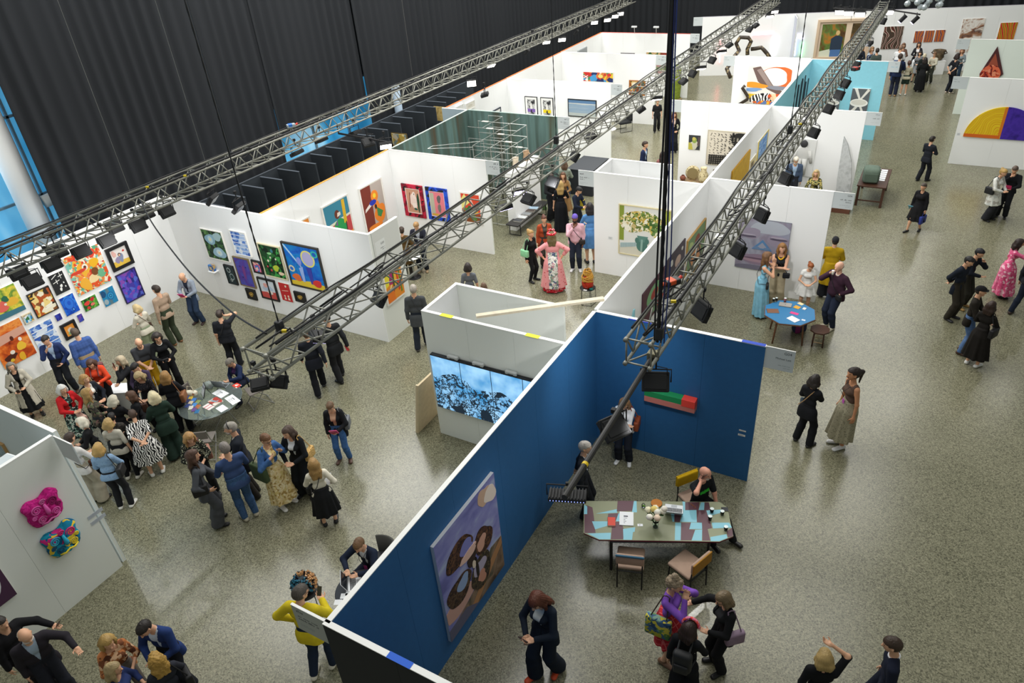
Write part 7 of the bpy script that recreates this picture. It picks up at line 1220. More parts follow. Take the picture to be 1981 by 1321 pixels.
# far right table with green case
p = at_z(1680, 296, .75); t = thing('timber_table', 'dark timber table with papers beyond the surfboard sculpture wall', 'table', (3.55, 15.7, 0)); MB().rbox(-.45, .45, -.95, .95, .70, .75, .01).build('tabletop', DKW, t)
for x in (-.38, .38):
    for y in (-.85, .85): MB().box(x-.04, x+.04, y-.04, y+.04, 0, .70).build('leg', DKW, t)
MB().tube([(-.38, -.85, .2), (.38, -.85, .2)], .025, 6).build('stretcher', DKW, t)
v = thing('green_case', 'large grey green fabric case on the dark timber table', 'case', (3.45, 15.2, .75), .1); MB().rbox(-.26, .26, -.28, .28, 0, .52, .12, seg=3).build('shell', M('#5f6f62', .9, mottle=.1), v, True); MB().rbox(-.2, .2, -.30, -.27, .08, .36, .01).build('flap', M('#536356', .9), v)
for k in range(6): sheets('%s white sheet in the row on the dark timber table' % ORD[k], (3.78, 15.45+.2*k, .751), 0, .20, .15, 1, 'sheet', 'sheet', False)
sheets('grey framed price list at the far end of the dark timber table', (3.5, 16.5, .751), 0, .3, .2, 1, 'price_list', 'sheet')
# far: pot on plinth, bent sculpture, green figure
p = np.array(on_plane(1814, 116, (*(BK0+BKN*.5), 0), (*BKN, 0))); zp = max(.6, p[2]); t = thing('white_plinth', 'tall white plinth under the dark clay pot at the far wall', 'plinth', (p[0], p[1], 0), math.atan2(BKD[1], BKD[0])); MB().rbox(-.32, .32, -.3, .3, 0, zp-.015, .006).build('block', WHITE, t); MB().box(-.33, .33, -.31, .31, zp-.015, zp).build('lid', M('#f4f5f4'), t)
v = thing('clay_pot', 'squat dark brown clay pot with handles on the far white plinth', 'vase', (p[0], p[1], zp+.001)); MB().lathe([(.16, 0), (.26, .14), (.24, .28), (.30, .50), (.27, .5), (.2, .26)], 22, wob=lambda u, z: .05*math.sin(5*u)).build('body', PM('cloud', ['#3a3024', '#5a4c38', '#7a6a50'], 6), v, True)
for s_ in (-1, 1): MB().tube([(s_*.24, 0, .3), (s_*.36, 0, .36), (s_*.28, 0, .46)], .03, 7).build('handle', M('#4a3e2e', .7), v, True)
SNK = PM('spots', ['#8a7a5a', '#4a4034', '#3a322a'], 5, .3, 2)
y0 = 27.6; sp_ = lambda x, y, yy=29.5: tuple(on_plane(x, y, (0, yy, 0), (0, 1, 0)))
bs_ = [sp_(1413, 150, 27.5), sp_(1406, 133, 27.8), sp_(1412, 125, 28.2), sp_(1420, 110, 28.6), sp_(1430, 98), sp_(1424, 84), sp_(1432, 72), sp_(1448, 73), sp_(1453, 80), sp_(1446, 95), sp_(1446, 106)]
tag(MB().tube(bs_, .10, 10).build('pipe_sculpture', SNK, None, True), 'winding speckled brown pipe sculpture, its taller left loop', 'sculpture'); tag(MB().tube([sp_(1453, 95), sp_(1462, 94), sp_(1473, 92), sp_(1479, 98), sp_(1485, 105), sp_(1489, 112)], .10, 10).build('pipe_sculpture', SNK, None, True), 'winding speckled brown pipe sculpture, its lower right bend', 'sculpture')
tag(MB().tube([tuple(on_plane(x, y, (0, 22.1, 0), (0, 1, 0))) for x, y in ((1427, 204), (1446, 192), (1447, 187), (1436, 170), (1441, 166))], .07, 10).build('pipe_sculpture', SNK, None, True), 'bent brown pipe sculpture hugging the swirling abstract', 'sculpture')
t = thing('green_sculpture', 'tall mossy green lumpy figure by the hanging cable loom', 'sculpture', at_z(1306, 193, 0)); MB().lathe([(.28, 0), (.22, .2), (.30, .7), (.22, 1.2), (.26, 1.5), (.10, 1.75), (.0, 1.8)], 20, wob=lambda u, z: .12*math.sin(3*u+5*z)).build('figure', M('#7a8a2c', .8, mottle=.3), t, True); MB().lathe([(.35, 0), (.34, .08)], 20).build('base', M('#8a7a5a'), t)
t = thing('wire_table', 'small white pedestal table by the man in the red vest', 'table', at_z(802, 536, 0)); MB().lathe([(.28, .70), (.29, .715), (.28, .73)], 28).build('tabletop', WHITE, t, True); MB().tube([(0, 0, 0), (0, 0, .7)], .025, 10).build('column', CHR, t); MB().lathe([(.22, 0), (.20, .02), (.04, .04)], 24).build('foot', BST, t, True)
# ------------------------------------------------------------------ visitors
P = person
DEN = PM('cloud', ['#2c4668', '#3d5a80', '#34507a'], 22, .9, 0, 1); DENL = PM('cloud', ['#6d8aac', '#86a2c0', '#7a96b4'], 22, .9, 0, 2); DENM = PM('cloud', ['#3a5f94', '#4a72a8'], 22, .9, 0, 3)
ZEB = PM('zebra', ['#eceae6', '#17171a'], 7, .9); FLO = PM('cells', ['#1c2a2c', '#2c3c38', '#8fb0a0', '#1a2426', '#d8dcd0'], 26, .9, 2, 2); FLOD = PM('cells', ['#4a443c', '#6a6252', '#3a3830', '#8a6a62', '#5f6a4c', '#2f2e2a'], 22, .9, 2, 4)
DOTS = PM('spots', ['#d8d8b8', '#2a2c26'], 34, .9, 0, 1, .3); CRM = PM('cells', ['#d8c08a', '#cdb878', '#e4d6ae', '#a88a50', '#dcc898'], 26, .9, 2, 1); LEO = PM('spots', ['#4a4436', '#8f8a74', '#9c967f'], 30, .9, 1, 3, .22)
PNK = PM('cells', ['#d85a86', '#e07a9c', '#d04a78', '#f0c0cc', '#d85a86'], 20, .9, 2, 3); PLD = PM('plaid', ['#4a67a8', '#3c5690'], 14, .9, 0, 0, .12); RPL = PM('plaid', ['#b82a34', '#d86a6a'], 11, .9, 0, 0, .14); LEP = PM('spots', ['#3a2c1c', '#c49a5a', '#d0aa6a'], 40, .8, 0, 1, .28)
BRN = PM('cells', ['#7a4a30', '#a8683c', '#d8b08a', '#5a3424', '#c07a4a'], 18, .9, 3, 4); WPT = PM('cells', ['#d8dad4', '#e4e4de', '#c9ccc8', '#b4b0a8'], 12, .9, 2, 2); YFL = PM('cells', ['#26281f', '#c9b86a', '#3a3c2c', '#8a8a5c'], 30, .9, 2); DKP = PM('spots', ['#8a7a80', '#1d1c22'], 40, .9, 0, 2, .2); KIM = PM('spots', ['#c0363f', '#e58f92', '#e89a9c'], 9, .9, 0, 5, .2, stretch=(1, 1, 1.6)); HAW = PM('cells', ['#e8e6e0', '#4a5a7a', '#d8d4cc', '#8a9a8a', '#c8909a'], 20, .9, 3)
ARTB = PM('cells', ['#4a6a8a', '#b8b03a', '#5f8a4a', '#2f4a6a', '#d8c84a', '#7a9a8a'], 14, .8, 4, 2)
BLKc = '#1c1d20'; NAV = '#262e44'; CHA = '#33363a'
# --- left: in front of the salon walls
P('woman in long beige coat and black dress with a grey fringe at the far left', (30, 694), (73, 803), face=(.25, 1), top='coat', tc='#b8b2a2', shirt='#17181a', bot='skirt', bc='#17181a', bhem=.28, hem=.42, shoe='boot', hair='bob', hc='#7d766c', L='hold', R='waist', items=[('phone', 'dark phone held by the woman in the beige coat', '#17181b', 'R'), ('shoulder', 'black shoulder bag of the woman in the beige coat', '#1c1c1e', 'R')])
P('man in navy blazer and pale blue shirt, hand to his chin', (89, 645), (141, 757), face=(-.35, 1), sex='m', fat=1.05, top='blazer', tc='#2b3a66', shirt='#b8d4f0', bc='#23262c', shoe='#4a3326', hair='short', hc='#2a221e', glasses='#222222', L='waist', R='chin', look=(10, 14), items=[('phone', 'pink phone in the hand of the man in the navy blazer', '#d83a78', 'L')])
P('man in blue checked blazer seen from behind, facing the orange portrait', (141, 636), None, 1.80, (-.9, -.8), 'm', 1.05, 'blazer', PLD, bot='trousers', bc='#a08c6c', hair='short', hc='#5a4c40', L='down', R='down', look=(0, 12))
P('woman in an orange red jacket reading a brown book', (172, 698), None, 1.62, (-.3, 1), top='jacket', tc='#d8492a', bc=BLKc, hair='bob', hc='#4a3024', glasses='#c8a84a', L='read', R='read', look=(0, 22), items=[('book', 'open brown book held by the woman in the orange red jacket', '#5a3a34', 'R'), ('backpack', 'maroon striped backpack on the woman in the orange red jacket', '#6a3a3c')])
P('curly sandy haired woman in a dark blazer turned to the right', (160, 726), None, 1.66, (1, .25), top='blazer', tc='#20242c', shirt='#e4e0d8', bc=BLKc, hair='curly', hc='#a8824e', L='hold', R='hold')
P('white haired woman in a red jacket over a dark floral dress', (117, 746), None, 1.62, (1, .5), top='jacket', tc='#c8262a', shirt=FLO, bot='skirt', bc=FLO, bhem=.3, hair='bob', hc='#d8d6d0', L='hold', R='hold', look=(0, 8), items=[('handbag', 'blush pink handbag of the woman in the red jacket', '#d8b0a0', 'L')])
P('woman with long sandy hair and a flowery blouse, back turned', (164, 753), None, 1.70, (.8, -.3), top='blouse', tc=FLOD, bc=CHA, hair='long', hc='#a3834f', L='hold', R='hold')
P('woman in black with wavy grey blond hair and glasses, holding a phone up', (230, 690), None, 1.66, (-.9, .5), top='jacket', tc='#1d1e21', shirt='#3a3c3e', bc=BLKc, hair='lob', hc='#a89a80', glasses='#1c1c1c', L='mouth', R='hold', items=[('phone', 'black phone raised by the woman with glasses and wavy hair', '#17181b', 'L')])
P('dark haired man in a plum purple shirt looking down', (256, 706), None, 1.66, (-.6, .7), 'm', top='shirt', tc='#453a52', bc=CHA, hair='short', hc='#231d1a', L='hold', R='hold', look=(0, 26))
P('ash blond woman in a dark dotted top looking down', (264, 723), None, 1.66, (-.5, .9), top='blouse', tc=DKP, bc=BLKc, hair='lob', hc='#b09a70', L='hold', R='hold', look=(0, 22))
P('bald man in a charcoal t shirt and mustard trousers', (266, 657), None, 1.72, (.5, 1), 'm', 1.1, 'tee', '#3c3e42', bot='trousers', bc='#c99a1c', hair='bald', L='clasp', R='clasp', look=(0, 24))
P('woman in black with short dark curls and a pearl necklace holding a camera', (286, 646), (345, 755), face=(.5, 1), top='sweater', tc='#18191c', bc='#191a1d', shoe='#7a4030', hair='curly', hc='#2e2722', neck='pearls', L='hold', R='hold', look=(0, 18), items=[('camera', 'small black camera held by the woman with the pearl necklace', '#1a1a1c', 'R')])
P('woman with long honey hair in a dark jacket with a tan bag, back turned', (316, 720), None, 1.66, (.3, -1), top='jacket', tc='#1f2024', bc=BLKc, hair='lob', hc='#a07a48', L='hold', R='hold', items=[('shoulder', 'tan leather bag of the woman with long honey hair', '#8a5a38', 'R')])
P('platinum blond woman in a dark green suit, back turned', (299, 757), (347, 884), face=(-.6, -1), top='jacket', tc='#26382f', hem=-.2, bot='wide', bc='#24352d', hair='bob', hc='#d6c9a4', L='hold', R='hold')
P('silver haired woman in a black top with her back to us in the crowd', (216, 766), None, 1.60, (.6, -.9), top='sweater', tc='#1f2023', bc=BLKc, hair='bob', hc='#cfc8b4', L='hold', R='hold', look=(0, 10))
P('brown haired woman in a black top, in profile facing left', (250, 758), None, 1.58, (-1, .35), top='sweater', tc='#1b1c1f', bc=BLKc, hair='lob', hc='#5a4030', L='hold', R='down', items=[('shoulder', 'brown leather bag of the brown haired woman in black', '#4a2e20', 'R')])
P('white bobbed woman in a black cardigan, in profile facing left', (154, 809), None, 1.62, (-1, .3), top='sweater', tc='#1d1e20', bc=BLKc, hair='bob', hc='#dcd6c4', L='hold', R='hold')
P('dark short haired woman bending in a grey brown lace jacket', (213, 800), None, 1.50, (.3, -1), top='jacket', tc=PM('cells', ['#3a3834', '#4a4640', '#2a2826'], 34, .9), bc=BLKc, hair='short', hc='#1f1b19', L='hold', R='hold', lean=16)
P('curly sandy haired woman in a cream t shirt and black trousers, white shoes', (239, 796), (259, 924), face=(.5, -1), top='tee', tc='#c4bfb0', sl=1.0, bot='leggings', bc='#191a1d', shoe='#d8d4c8', hair='curly', hc='#b0925c', L='hold', R='down', gap=.1)
P('woman bending forward in a black and white zebra patterned dress', None, (306, 916), 1.62, (-.3, -1), fat=1.25, top='dress', tc=ZEB, bot=None, hem=.45, sl=1.0, shoe='#e0ded8', hair='short', hc='#4a3a30', L='behind', R='behind', lean=38, look=(0, 10))
P('short dark haired person in a white shirt and beige trousers with crossed straps', (136, 837), (193, 968), face=(.7, -.8), top='shirt', tc='#d4d0cc', bot='wide', bc='#a89f8c', hair='short', hc='#3a2c24', L='hold', R='hold', look=(0, 14), items=[('crossbody', 'tan crossbody bag of the person in the white shirt', '#7a4a30', 'R', '#17181a')])
P('blond bobbed woman in a pale denim jacket and black jeans, back turned', (190, 858), (246, 980), face=(.35, -1), top='jacket', tc=DENL, hem=-.06, bot='jeans', bc='#212226', shoe='#e4e2dc', hair='bob', hc='#b08e54', L='hold', R='hold', items=[('shoulder', 'black shoulder bag of the woman in the pale denim jacket', '#1b1b1d', 'R')])
P('bald man in a pale grey blazer holding a pink booklet', (347, 526), (388, 624), face=(-.8, .8), sex='m', top='blazer', tc='#8e98a6', shirt='#2a3040', bc='#2a3a52', shoe='#3a2c28', hair='fringe', hc='#b8aca0', L='hold', R='hold', look=(0, 24), items=[('booklet', 'pink booklet held by the bald man in the grey blazer', '#c8387c', 'R')])
P('man in a tan sweater and green trousers with brown boots', (300, 553), (344, 664), face=(-1, -.3), sex='m', fat=.95, top='sweater', tc='#a8917c', bot='trousers', bc='#343c2c', shoe='#7a5434', hair='short', hc='#332a24', L='down', R='hold', look=(-10, 0))
P('blond woman in a cream sweater and sage trousers facing the paintings', (262, 590), None, 1.62, (-1, -.35), top='sweater', tc='#cfc9b8', bot='wide', bc='#8a9478', hair='curly', hc='#c4ae80', L='hold', R='hold', items=[('crossbody', 'small brown crossbody bag of the woman in the cream sweater', '#4a3428', 'R')])
P('man in a black t shirt and cap photographing the salon wall, back turned', (426, 600), (458, 708), face=(.25, -1), sex='m', fat=1.15, top='tee', tc='#23252a', bot='trousers', bc='#1d1f24', hair='short', hc='#3a302a', L='down', R='ear', items=[('phone', 'phone held up by the man in the black t shirt', '#17181b', 'R'), ('crossbody', 'black sling bag of the man in the black t shirt', '#17181a', 'L')])
P('person in a navy jacket and black trousers striding behind the middle truss', (600, 636), (622, 757), face=(-.4, -1), sex='m', top='jacket', tc='#23262f', hem=-.22, bot='trousers', bc='#191b20', shoe='#2a2b2e', hair='short', hc='#5a4434', L='swing', R='back', stride=.42)
P('hooded person in a dark jacket walking by the salon wall corner', (641, 607), (661, 733), face=(-.7, -.5), sex='m', top='jacket', tc='#26282b', hem=-.2, bot='trousers', bc='#26272a', shoe='#1b1b1d', hair='beanie', hc='#222427', L='hold', R='back', stride=.3, items=[('phone', 'red phone in the hand of the hooded person', '#c8303a', 'R')])
# --- left: glass table group
P('seated woman with cropped grey hair in a navy cardigan', (440, 697), None, 1.62, (-.85, .7), sit=True, top='jacket', tc='#1f2c4c', shirt='#4a2a58', bc='#23283a', hair='short', hc='#7d776e', glasses='#3a3a3a', L='type', R='hold', look=(0, 24), lean=12, lanyard='#8a2a7a')
P('woman in a black jacket and jeans with pink and grey books and a grey bag', (636, 774), (668, 889), face=(-.2, 1), top='jacket', tc='#1e1f22', shirt='#c9a084', hem=-.24, bot='jeans', bc=DENM, shoe='#5a4034', hair='short', hc='#6a5038', L='hold', R='pocket', look=(0, 20), items=[('book', 'pink and grey books held by the woman in the black jacket', '#c8487c', 'L'), ('shoulder', 'grey canvas bag of the woman with the pink book', '#6c6f74', 'L')])
P('grey haired man in a navy jacket with sunglasses on his head', (445, 818), (497, 957), face=(-.9, .25), sex='m', fat=1.05, top='jacket', tc='#20242c', shirt='#d8d4c8', hem=-.2, bc='#2a2624', shoe='#1f1c1a', hair='short', hc='#9a948a', beard='#a39c92', L='hold', R='hold')
P('man in a blue t shirt and jeans with grey shoes, back turned', (435, 858), (486, 1000), face=(-.7, -1), sex='m', fat=1.1, top='tee', tc='#3b4f78', sl=1.0, bot='jeans', bc=DEN, shoe='#a8a28e', hair='short', hc='#77706a', L='hold', R='hold')
P('blond woman in a dotted green blouse showing a blue lit phone', (364, 840), None, 1.68, (.35, 1), top='blouse', tc=DOTS, bot='trousers', bc='#1c1d20', hair='long', hc='#a8814e', L='hold', R='hold', look=(-12, 18), items=[('phone', 'blue lit phone held by the blond woman in the dotted blouse', M('#7fb0f0', .3, emit=.8), 'L'), ('shoulder', 'dusty pink bag of the woman in the dotted blouse', '#9a6a5a', 'L')])
P('brunette in a grey suit with a black handbag, back half turned', (366, 873), (423, 1012), face=(.8, -.3), top='blazer', tc='#4e5156', hem=-.22, bot='wide', bc='#4a4c50', shoe='#1c1c1e', hair='long', hc='#4a3428', L='hold', R='bag', items=[('shoulder', 'black leather handbag of the brunette in grey', '#151517', 'R')])
P('short haired woman in a denim jacket and flowery dress with a green bag', (514, 836), (553, 975), face=(.9, .4), top='jacket', tc=DENM, shirt=CRM, hem=-.02, bot='skirt', bc=CRM, bhem=.22, shoe='#e8e6e0', hair='short', hc='#6a4a30', glasses='#2a2a2a', L='strap', R='strap', look=(0, 10), items=[('tote', 'large olive green shoulder bag of the woman in the denim jacket', '#3a4a2c', 'R')])
P('smiling woman in a black trouser suit and white shirt', (568, 820), (598, 955), face=(-.55, .9), top='blazer', tc='#1b1d20', shirt='#dde2e4', hem=-.16, bot='wide', bc='#1a1c1f', hair='lob', hc='#4a3a30', L='hold', R='hold', look=(14, 8), items=[('shoulder', 'leopard print handbag of the woman in the black suit', LEP, 'L')])
P('woman with long highlighted hair, cream sweater and black skirt, back turned', (618, 886), (640, 1012), face=(-.25, -1), top='sweater', tc='#d6cfbc', hem=-.04, bot='skirt', bc='#1d1e20', bhem=.34, hair='long', hc='#9c7a48', L='hold', R='bag', items=[('paper', 'folded white leaflet held by the woman in the cream sweater', '#e4e6e8', 'R'), ('crossbody', 'thin black strap bag of the woman in the cream sweater', '#1c1c1c', 'L')])
# --- lower left corner
P('bald man in a pale blue front vest with dark sleeves at the lower left', (44, 1222), None, 1.76, (.5, 1), 'm', 1.1, 'blazer', '#2a272d', shirt='#9aacbe', bot='trousers', bc='#20222a', hair='fringe', hc='#a39a90', beard='#c9c2ba', L='wide', R='down', look=(-12, 16), lean=5)
P('person in black reaching out a hand at the left edge', (-6, 1196), None, 1.74, (1, .3), 'm', 1.0, 'jacket', '#1a1a1d', bot='trousers', bc='#1a1a1d', hair='short', hc='#2a2420', L='wide', R='down', items=[('phone', 'small dark red phone held out at the left edge', '#7a2a38', 'L')])
P('blond woman in a brown and orange patterned top at the lower left', (203, 1234), None, 1.66, (.6, .8), top='blouse', tc=BRN, sl=1.2, bot='trousers', bc='#6a625a', hair='bob', hc='#a8894e', L='hold', R='hold', look=(0, 10))
P('dark haired man in a royal navy blazer leaning in at the lower left', (270, 1212), None, 1.80, (-.5, .9), 'm', 1.05, 'blazer', '#263a6c', shirt='#c9d8ea', bot='trousers', bc='#1d2028', hair='short', hc='#231d1a', L='hold', R='hold', look=(10, 26), lean=10)
P('woman with long curly golden hair at the bottom left edge, back turned', (297, 1268), None, 1.66, (-.4, -.8), top='blouse', tc='#2a2c34', bot='trousers', bc=BLKc, hair='longcurly', hc='#a8843f', L='hold', R='hold', items=[('shoulder', 'black handbag at the bottom edge beside the golden haired woman', '#141416', 'R')])
P('woman with ash blond hair at the bottom edge, below the patterned top', (213, 1286), None, 1.62, (.9, -.2), top='blouse', tc='#2c3a68', bot='trousers', bc=BLKc, hair='lob', hc='#a08c64', L='hold', R='hold', items=[('wine', 'clear wine glass held at the bottom left edge', GLASS, 'R')])
# --- bottom middle
P('man in a bright yellow jacket photographing the bead sculpture', (580, 1124), (628, 1298), face=(.45, -1), sex='m', top='jacket', tc='#c9b424', hem=-.16, bot='jeans', bc='#1f2a3c', shoe='#c9c4b4', hair='short', hc='#4a443e', glasses='#2a2a2a', L='hip', R='read', look=(28, 8), stride=.22, items=[('phone', 'dark phone held by the man in the yellow jacket', '#17181b', 'R')])
P('seated man in a navy suit at the laptop behind the navy wall', (690, 1048), None, 1.78, (-.75, 1), 'm', sit=True, top='blazer', tc='#1e2638', shirt='#d4d8e0', bc='#1d2232', hair='short', hc='#6a4e34', lanyard='#a83a78', L='type', R='type', look=(-8, 18), lean=12)
P('woman with long auburn hair in a navy trouser suit and orange shoes', (1040, 1136), (1058, 1300), face=(-.6, .8), top='blazer', tc='#1f2733', shirt='#c9ccc8', hem=-.2, bot='wide', bc='#1d2430', shoe='#d8502a', hair='long', hc='#5a3020', L='read', R='hold', look=(0, 26), stride=.28, items=[('book', 'open dark notebook held by the woman with auburn hair', '#3a2c28', 'R')])
P('woman in a purple sweater and red checked skirt with a curly bun', (1310, 1117), (1288, 1272), face=(.8, .35), top='sweater', tc='#7a4fb0', hem=-.1, bot='skirt', bc=RPL, bhem=.55, shoe='#7a5a44', hair='topknot', hc='#8a7a64', L='mouth', R='mouth', look=(0, 8), items=[('tote', 'yellow, green and blue painted tote bag of the woman in purple', ARTB, 'R', '#3a2a24')])
P('woman in black with a red and pink headband and a black leather backpack bag', (1336, 1206), None, 1.66, (.3, -1), top='sweater', tc='#17181b', bot='wide', bc='#16171a', hair='lob', hc='#2e1f1a', L='down', R='hold', look=(24, 6), items=[('backpack', 'black leather bag on the back of the woman with the headband', '#1d1e20'), ('wine', 'small red wine glass held by the woman with the headband', M('#7a1c2a', .1, trans=.5), 'R')])
P('woman in a black jacket and glasses gesturing with both hands', (1420, 1147), (1388, 1290), face=(-.9, .25), top='jacket', tc='#18191b', shirt='#2a2a2c', hem=-.16, bot='trousers', bc='#17181b', shoe='#101012', hair='bob', hc='#6a5a42', glasses='#1a1a1a', L='hold', R='wide', look=(0, 12), items=[('shoulder', 'mauve bag of the gesturing woman in black', '#8a7488', 'L')])
P('blond woman in black raising an arm over her forehead at the bottom edge', (1598, 1262), None, 1.68, (-.1, -1), top='sweater', tc='#141518', bot='trousers', bc=BLKc, hair='bob', hc='#a68c58', L='down', R='shade', look=(0, 4))
P('dark haired man in a navy suit with a white collar at the bottom edge', (1728, 1236), None, 1.80, (-.9, -.3), 'm', 1.05, 'blazer', '#1b2030', collar='#e4e6ea', bot='trousers', bc='#1b2030', hair='short', hc='#3a2c22', L='down', R='down', look=(0, 10))
# --- navy booth
P('woman in a white blouse and dark jeans, arms crossed by the navy wall', (1211, 766), (1207, 892), face=(-.35, 1), top='shirt', tc='#dfe1e4', bot='trousers', bc='#20242e', shoe='#e6e6e4', hair='long', hc='#8a6a4a', glasses='#4a3a34', L='crossed', R='crossed', look=(-6, 22), items=[('shoulder', 'rust leather bag of the woman in the white blouse', '#8a4224', 'L')])
P('silver haired man in a dark suit beside the painted table', (1123, 855), (1132, 996), face=(1, .15), sex='m', top='blazer', tc='#23262c', shirt='#d8dce0', bc='#1d1f24', shoe='#141416', hair='short', hc='#a8a29a', L='back', R='down')
P('seated bald man in a black t shirt with green print talking on his phone', (1366, 906), None, 1.80, (.85, .75), 'm', 1.1, sit=True, cross=True, top='tee', tc='#1b1e21', bot='jeans', bc='#1a1b1e', shoe='boot', hair='bald', beard='#c9b8ae', L=((.12, .40, .74), (1, -.3, -.2)), R='ear', look=(-12, 8), skin='#d89c84', items=[('phone', 'black phone at the ear of the seated bald man', '#17181b', 'R')])
# --- right aisle
P('woman in black with dark bobbed hair and a denim print shoulder bag', (1586, 729), (1552, 857), face=(.8, -.6), top='jacket', tc='#1b1c20', hem=-.2, bot='trousers', bc='#1a1b1f', shoe='#2a2a2c', hair='bob', hc='#241d1b', L='hold', R='crossed', gap=.14, items=[('crossbody', 'blue grey patterned crossbody bag of the woman in black', PM('cells', ['#4a5a68', '#3a4854', '#6a7a84'], 16, .7), 'L', '#a8845a')])
P('tanned woman in a brown vest and long spotted skirt, white shoes', (1661, 713), (1623, 862), face=(-1, .1), top='tank', tc='#5a483e', bot='skirt', bc=LEO, bhem=.26, shoe='#e4e4e6', hair='pony', hc='#2a201c', skin='#c48c68', lanyard='#c85ac0', L='down', R='down', gap=.08)
P('young woman in a pale blue off shoulder dress by the blue octagon table', (1480, 488), (1467, 610), face=(1, .1), top='gown', tc='#84bcd4', bot=None, hem=.06, sl=.0, hair='long', hc='#6a4a2e', shoe='#3a2a24', L='mouth', R='chin', skin='#d8a484', items=[('phone', 'phone held up by the young woman in pale blue', '#2a2c3a', 'L'), ('crossbody', 'small black crossbody pouch over the pale blue dress', '#22201e', 'R')])
P('curly haired woman in a black top and beige trousers with a yellow necklace', (1514, 470), (1497, 592), face=(-.1, 1), top='tank', tc='#24262a', bot='wide', bc='#b0a286', hair='longcurly', hc='#8a6236', neck='scarf_yellow', L='crossed', R='crossed', look=(-4, 4), skin='#dba98c', items=[('crossbody', 'bundled black jacket over the arms of the curly haired woman', '#1d1f24', 'L')])
P('red haired young woman in a short white one shoulder dress', (1552, 504), (1552, 600), face=(.15, 1), h=1.60, top='dress', tc='#e2e2de', sl=.3, bot=None, hem=.62, hair='pony', hc='#8f4f28', L='hold', R='hold', look=(-14, 24), lanyard='#e0e0e0', shoe='#d8d0c4')
P('person in a mustard yellow coat and dark cap, back turned', (1610, 458), (1596, 574), face=(.15, -1), sex='m', top='coat', tc='#b8961a', hem=.42, bot='wide', bc='#23242a', shoe='#2a2624', hair='cap', hc='#26272b', L='hold', R='hold')
P('bald man in a maroon sweater drinking from a cup, black bag across him', (1620, 504), (1603, 634), face=(-.9, .3), sex='m', fat=1.25, top='sweater', tc='#3a2432', hem=-.12, bot='jeans', bc='#262e40', shoe='#c9c2ac', hair='fringe', hc='#b8a89a', collar='#e4e0d8', L='hip', R='mouth', skin='#e0ae94', look=(0, 4), items=[('cup', 'white takeaway cup of the bald man in maroon', '#e8e2d4', 'R'), ('crossbody', 'black sling bag across the bald man in maroon', '#17181a', 'L')])
P('man in a dark suit striding up the aisle with his jacket open', (1802, 264), (1783, 350), face=(.9, -.3), sex='m', top='blazer', tc='#22252c', shirt='#c4d0dc', bc='#1d1f25', hair='short', hc='#2a231e', L='hold', R='hold', stride=.2)
P('woman in a black coat with a blue bag walking down the aisle', (1777, 352), (1766, 447), face=(-.7, .4), top='coat', tc='#1d1d20', hem=.55, bot='skirt', bc='#1b1b1e', bhem=.42, hair='short', hc='#4a4038', L='down', R='down', stride=.35, items=[('handbag', 'bright blue bag carried by the woman in the black coat', '#2a3a8a', 'L'), ('booklet', 'bright green and blue booklet carried by the woman in the black coat', '#5a9ab0', 'R')])
P('blond woman in a white patterned coat with a black handbag', (1934, 324), (1909, 425), face=(.9, .3), top='coat', tc=WPT, hem=.55, bot='wide', bc='#2a2b30', hair='bun', hc='#b08f54', L='hold', R='hold', look=(0, 16), items=[('shoulder', 'black tote of the blond woman in the patterned coat', '#1f2024', 'R')])
P('man in a black sweater looking at a pink leaflet', (1960, 317), (1935, 420), face=(-.6, .8), sex='m', fat=1.08, top='sweater', tc='#1d1e22', bot='trousers', bc='#1e2024', hair='short', hc='#5a4a40', L='hold', R='chin', look=(0, 20), items=[('paper', 'pink leaflet held by the man in the black sweater', '#d83a78', 'L')])
P('woman in a long pink floral dress holding out her hand', (1951, 455), (1934, 573), face=(1, .1), fat=1.12, top='dress', tc=PNK, hem=.14, sl=.9, bot=None, hair='lob', hc='#2a1d1a', shoe='#1c1c1e', L='down', R='point', look=(0, 6), skin='#c48f72', items=[('booklet', 'dark blue booklet carried by the woman in pink', '#2a3450', 'L')])
P('young man with black hair and glasses in a navy jacket, hand to his mouth', (1866, 471), (1858, 594), face=(.8, .3), sex='m', fat=.92, top='jacket', tc='#20242e', hem=-.16, bot='trousers', bc='#2e2c26', shoe='#a8844c', hair='short', hc='#17161a', glasses='#222222', L='chin', R='hold', look=(0, 14))
P('smiling person with glasses in a navy smock, hands behind, white striped shoes', (1876, 495), (1836, 616), face=(.8, .35), sex='m', fat=.95, top='jacket', tc='#1f2531', hem=-.2, bot='trousers', bc='#332f28', shoe='#26262a', hair='short', hc='#1a1816', glasses='#1c1c1c', L='behind', R='behind', look=(0, 16), lanyard='#b05aa0')
P('man in a black cap and brown leather jacket with blue jeans', (1906, 556), (1857, 681), face=(.8, .2), sex='m', fat=1.08, top='jacket', tc='#25211c', hem=-.14, bot='jeans', bc=PM('cloud', ['#4a6590', '#5a78a4'], 20, .9), shoe='#4a3428', hair='cap', hc='#1b1b1d', L='hold', R='hold')
P('woman in a long black dress and white sneakers at the right', (1935, 590), (1879, 706), face=(.7, -.45), top='dress', tc='#1f1c1a', hem=.25, sl=1.9, bot=None, hair='lob', hc='#2e1d16', shoe='#e2e2e0', L='hold', R='hold', gap=.1, items=[('shoulder', 'black shoulder bag of the woman in the long black dress', '#17171a', 'R')])
P('person in dark jeans cut off by the right edge', None, (1972, 606), 1.74, (.5, -.2), 'm', 1.0, 'jacket', '#22242a', bot='jeans', bc='#1f2636', shoe='#3a2a24', hair='short', hc='#2a2420', L='down', R='down', stride=.4)
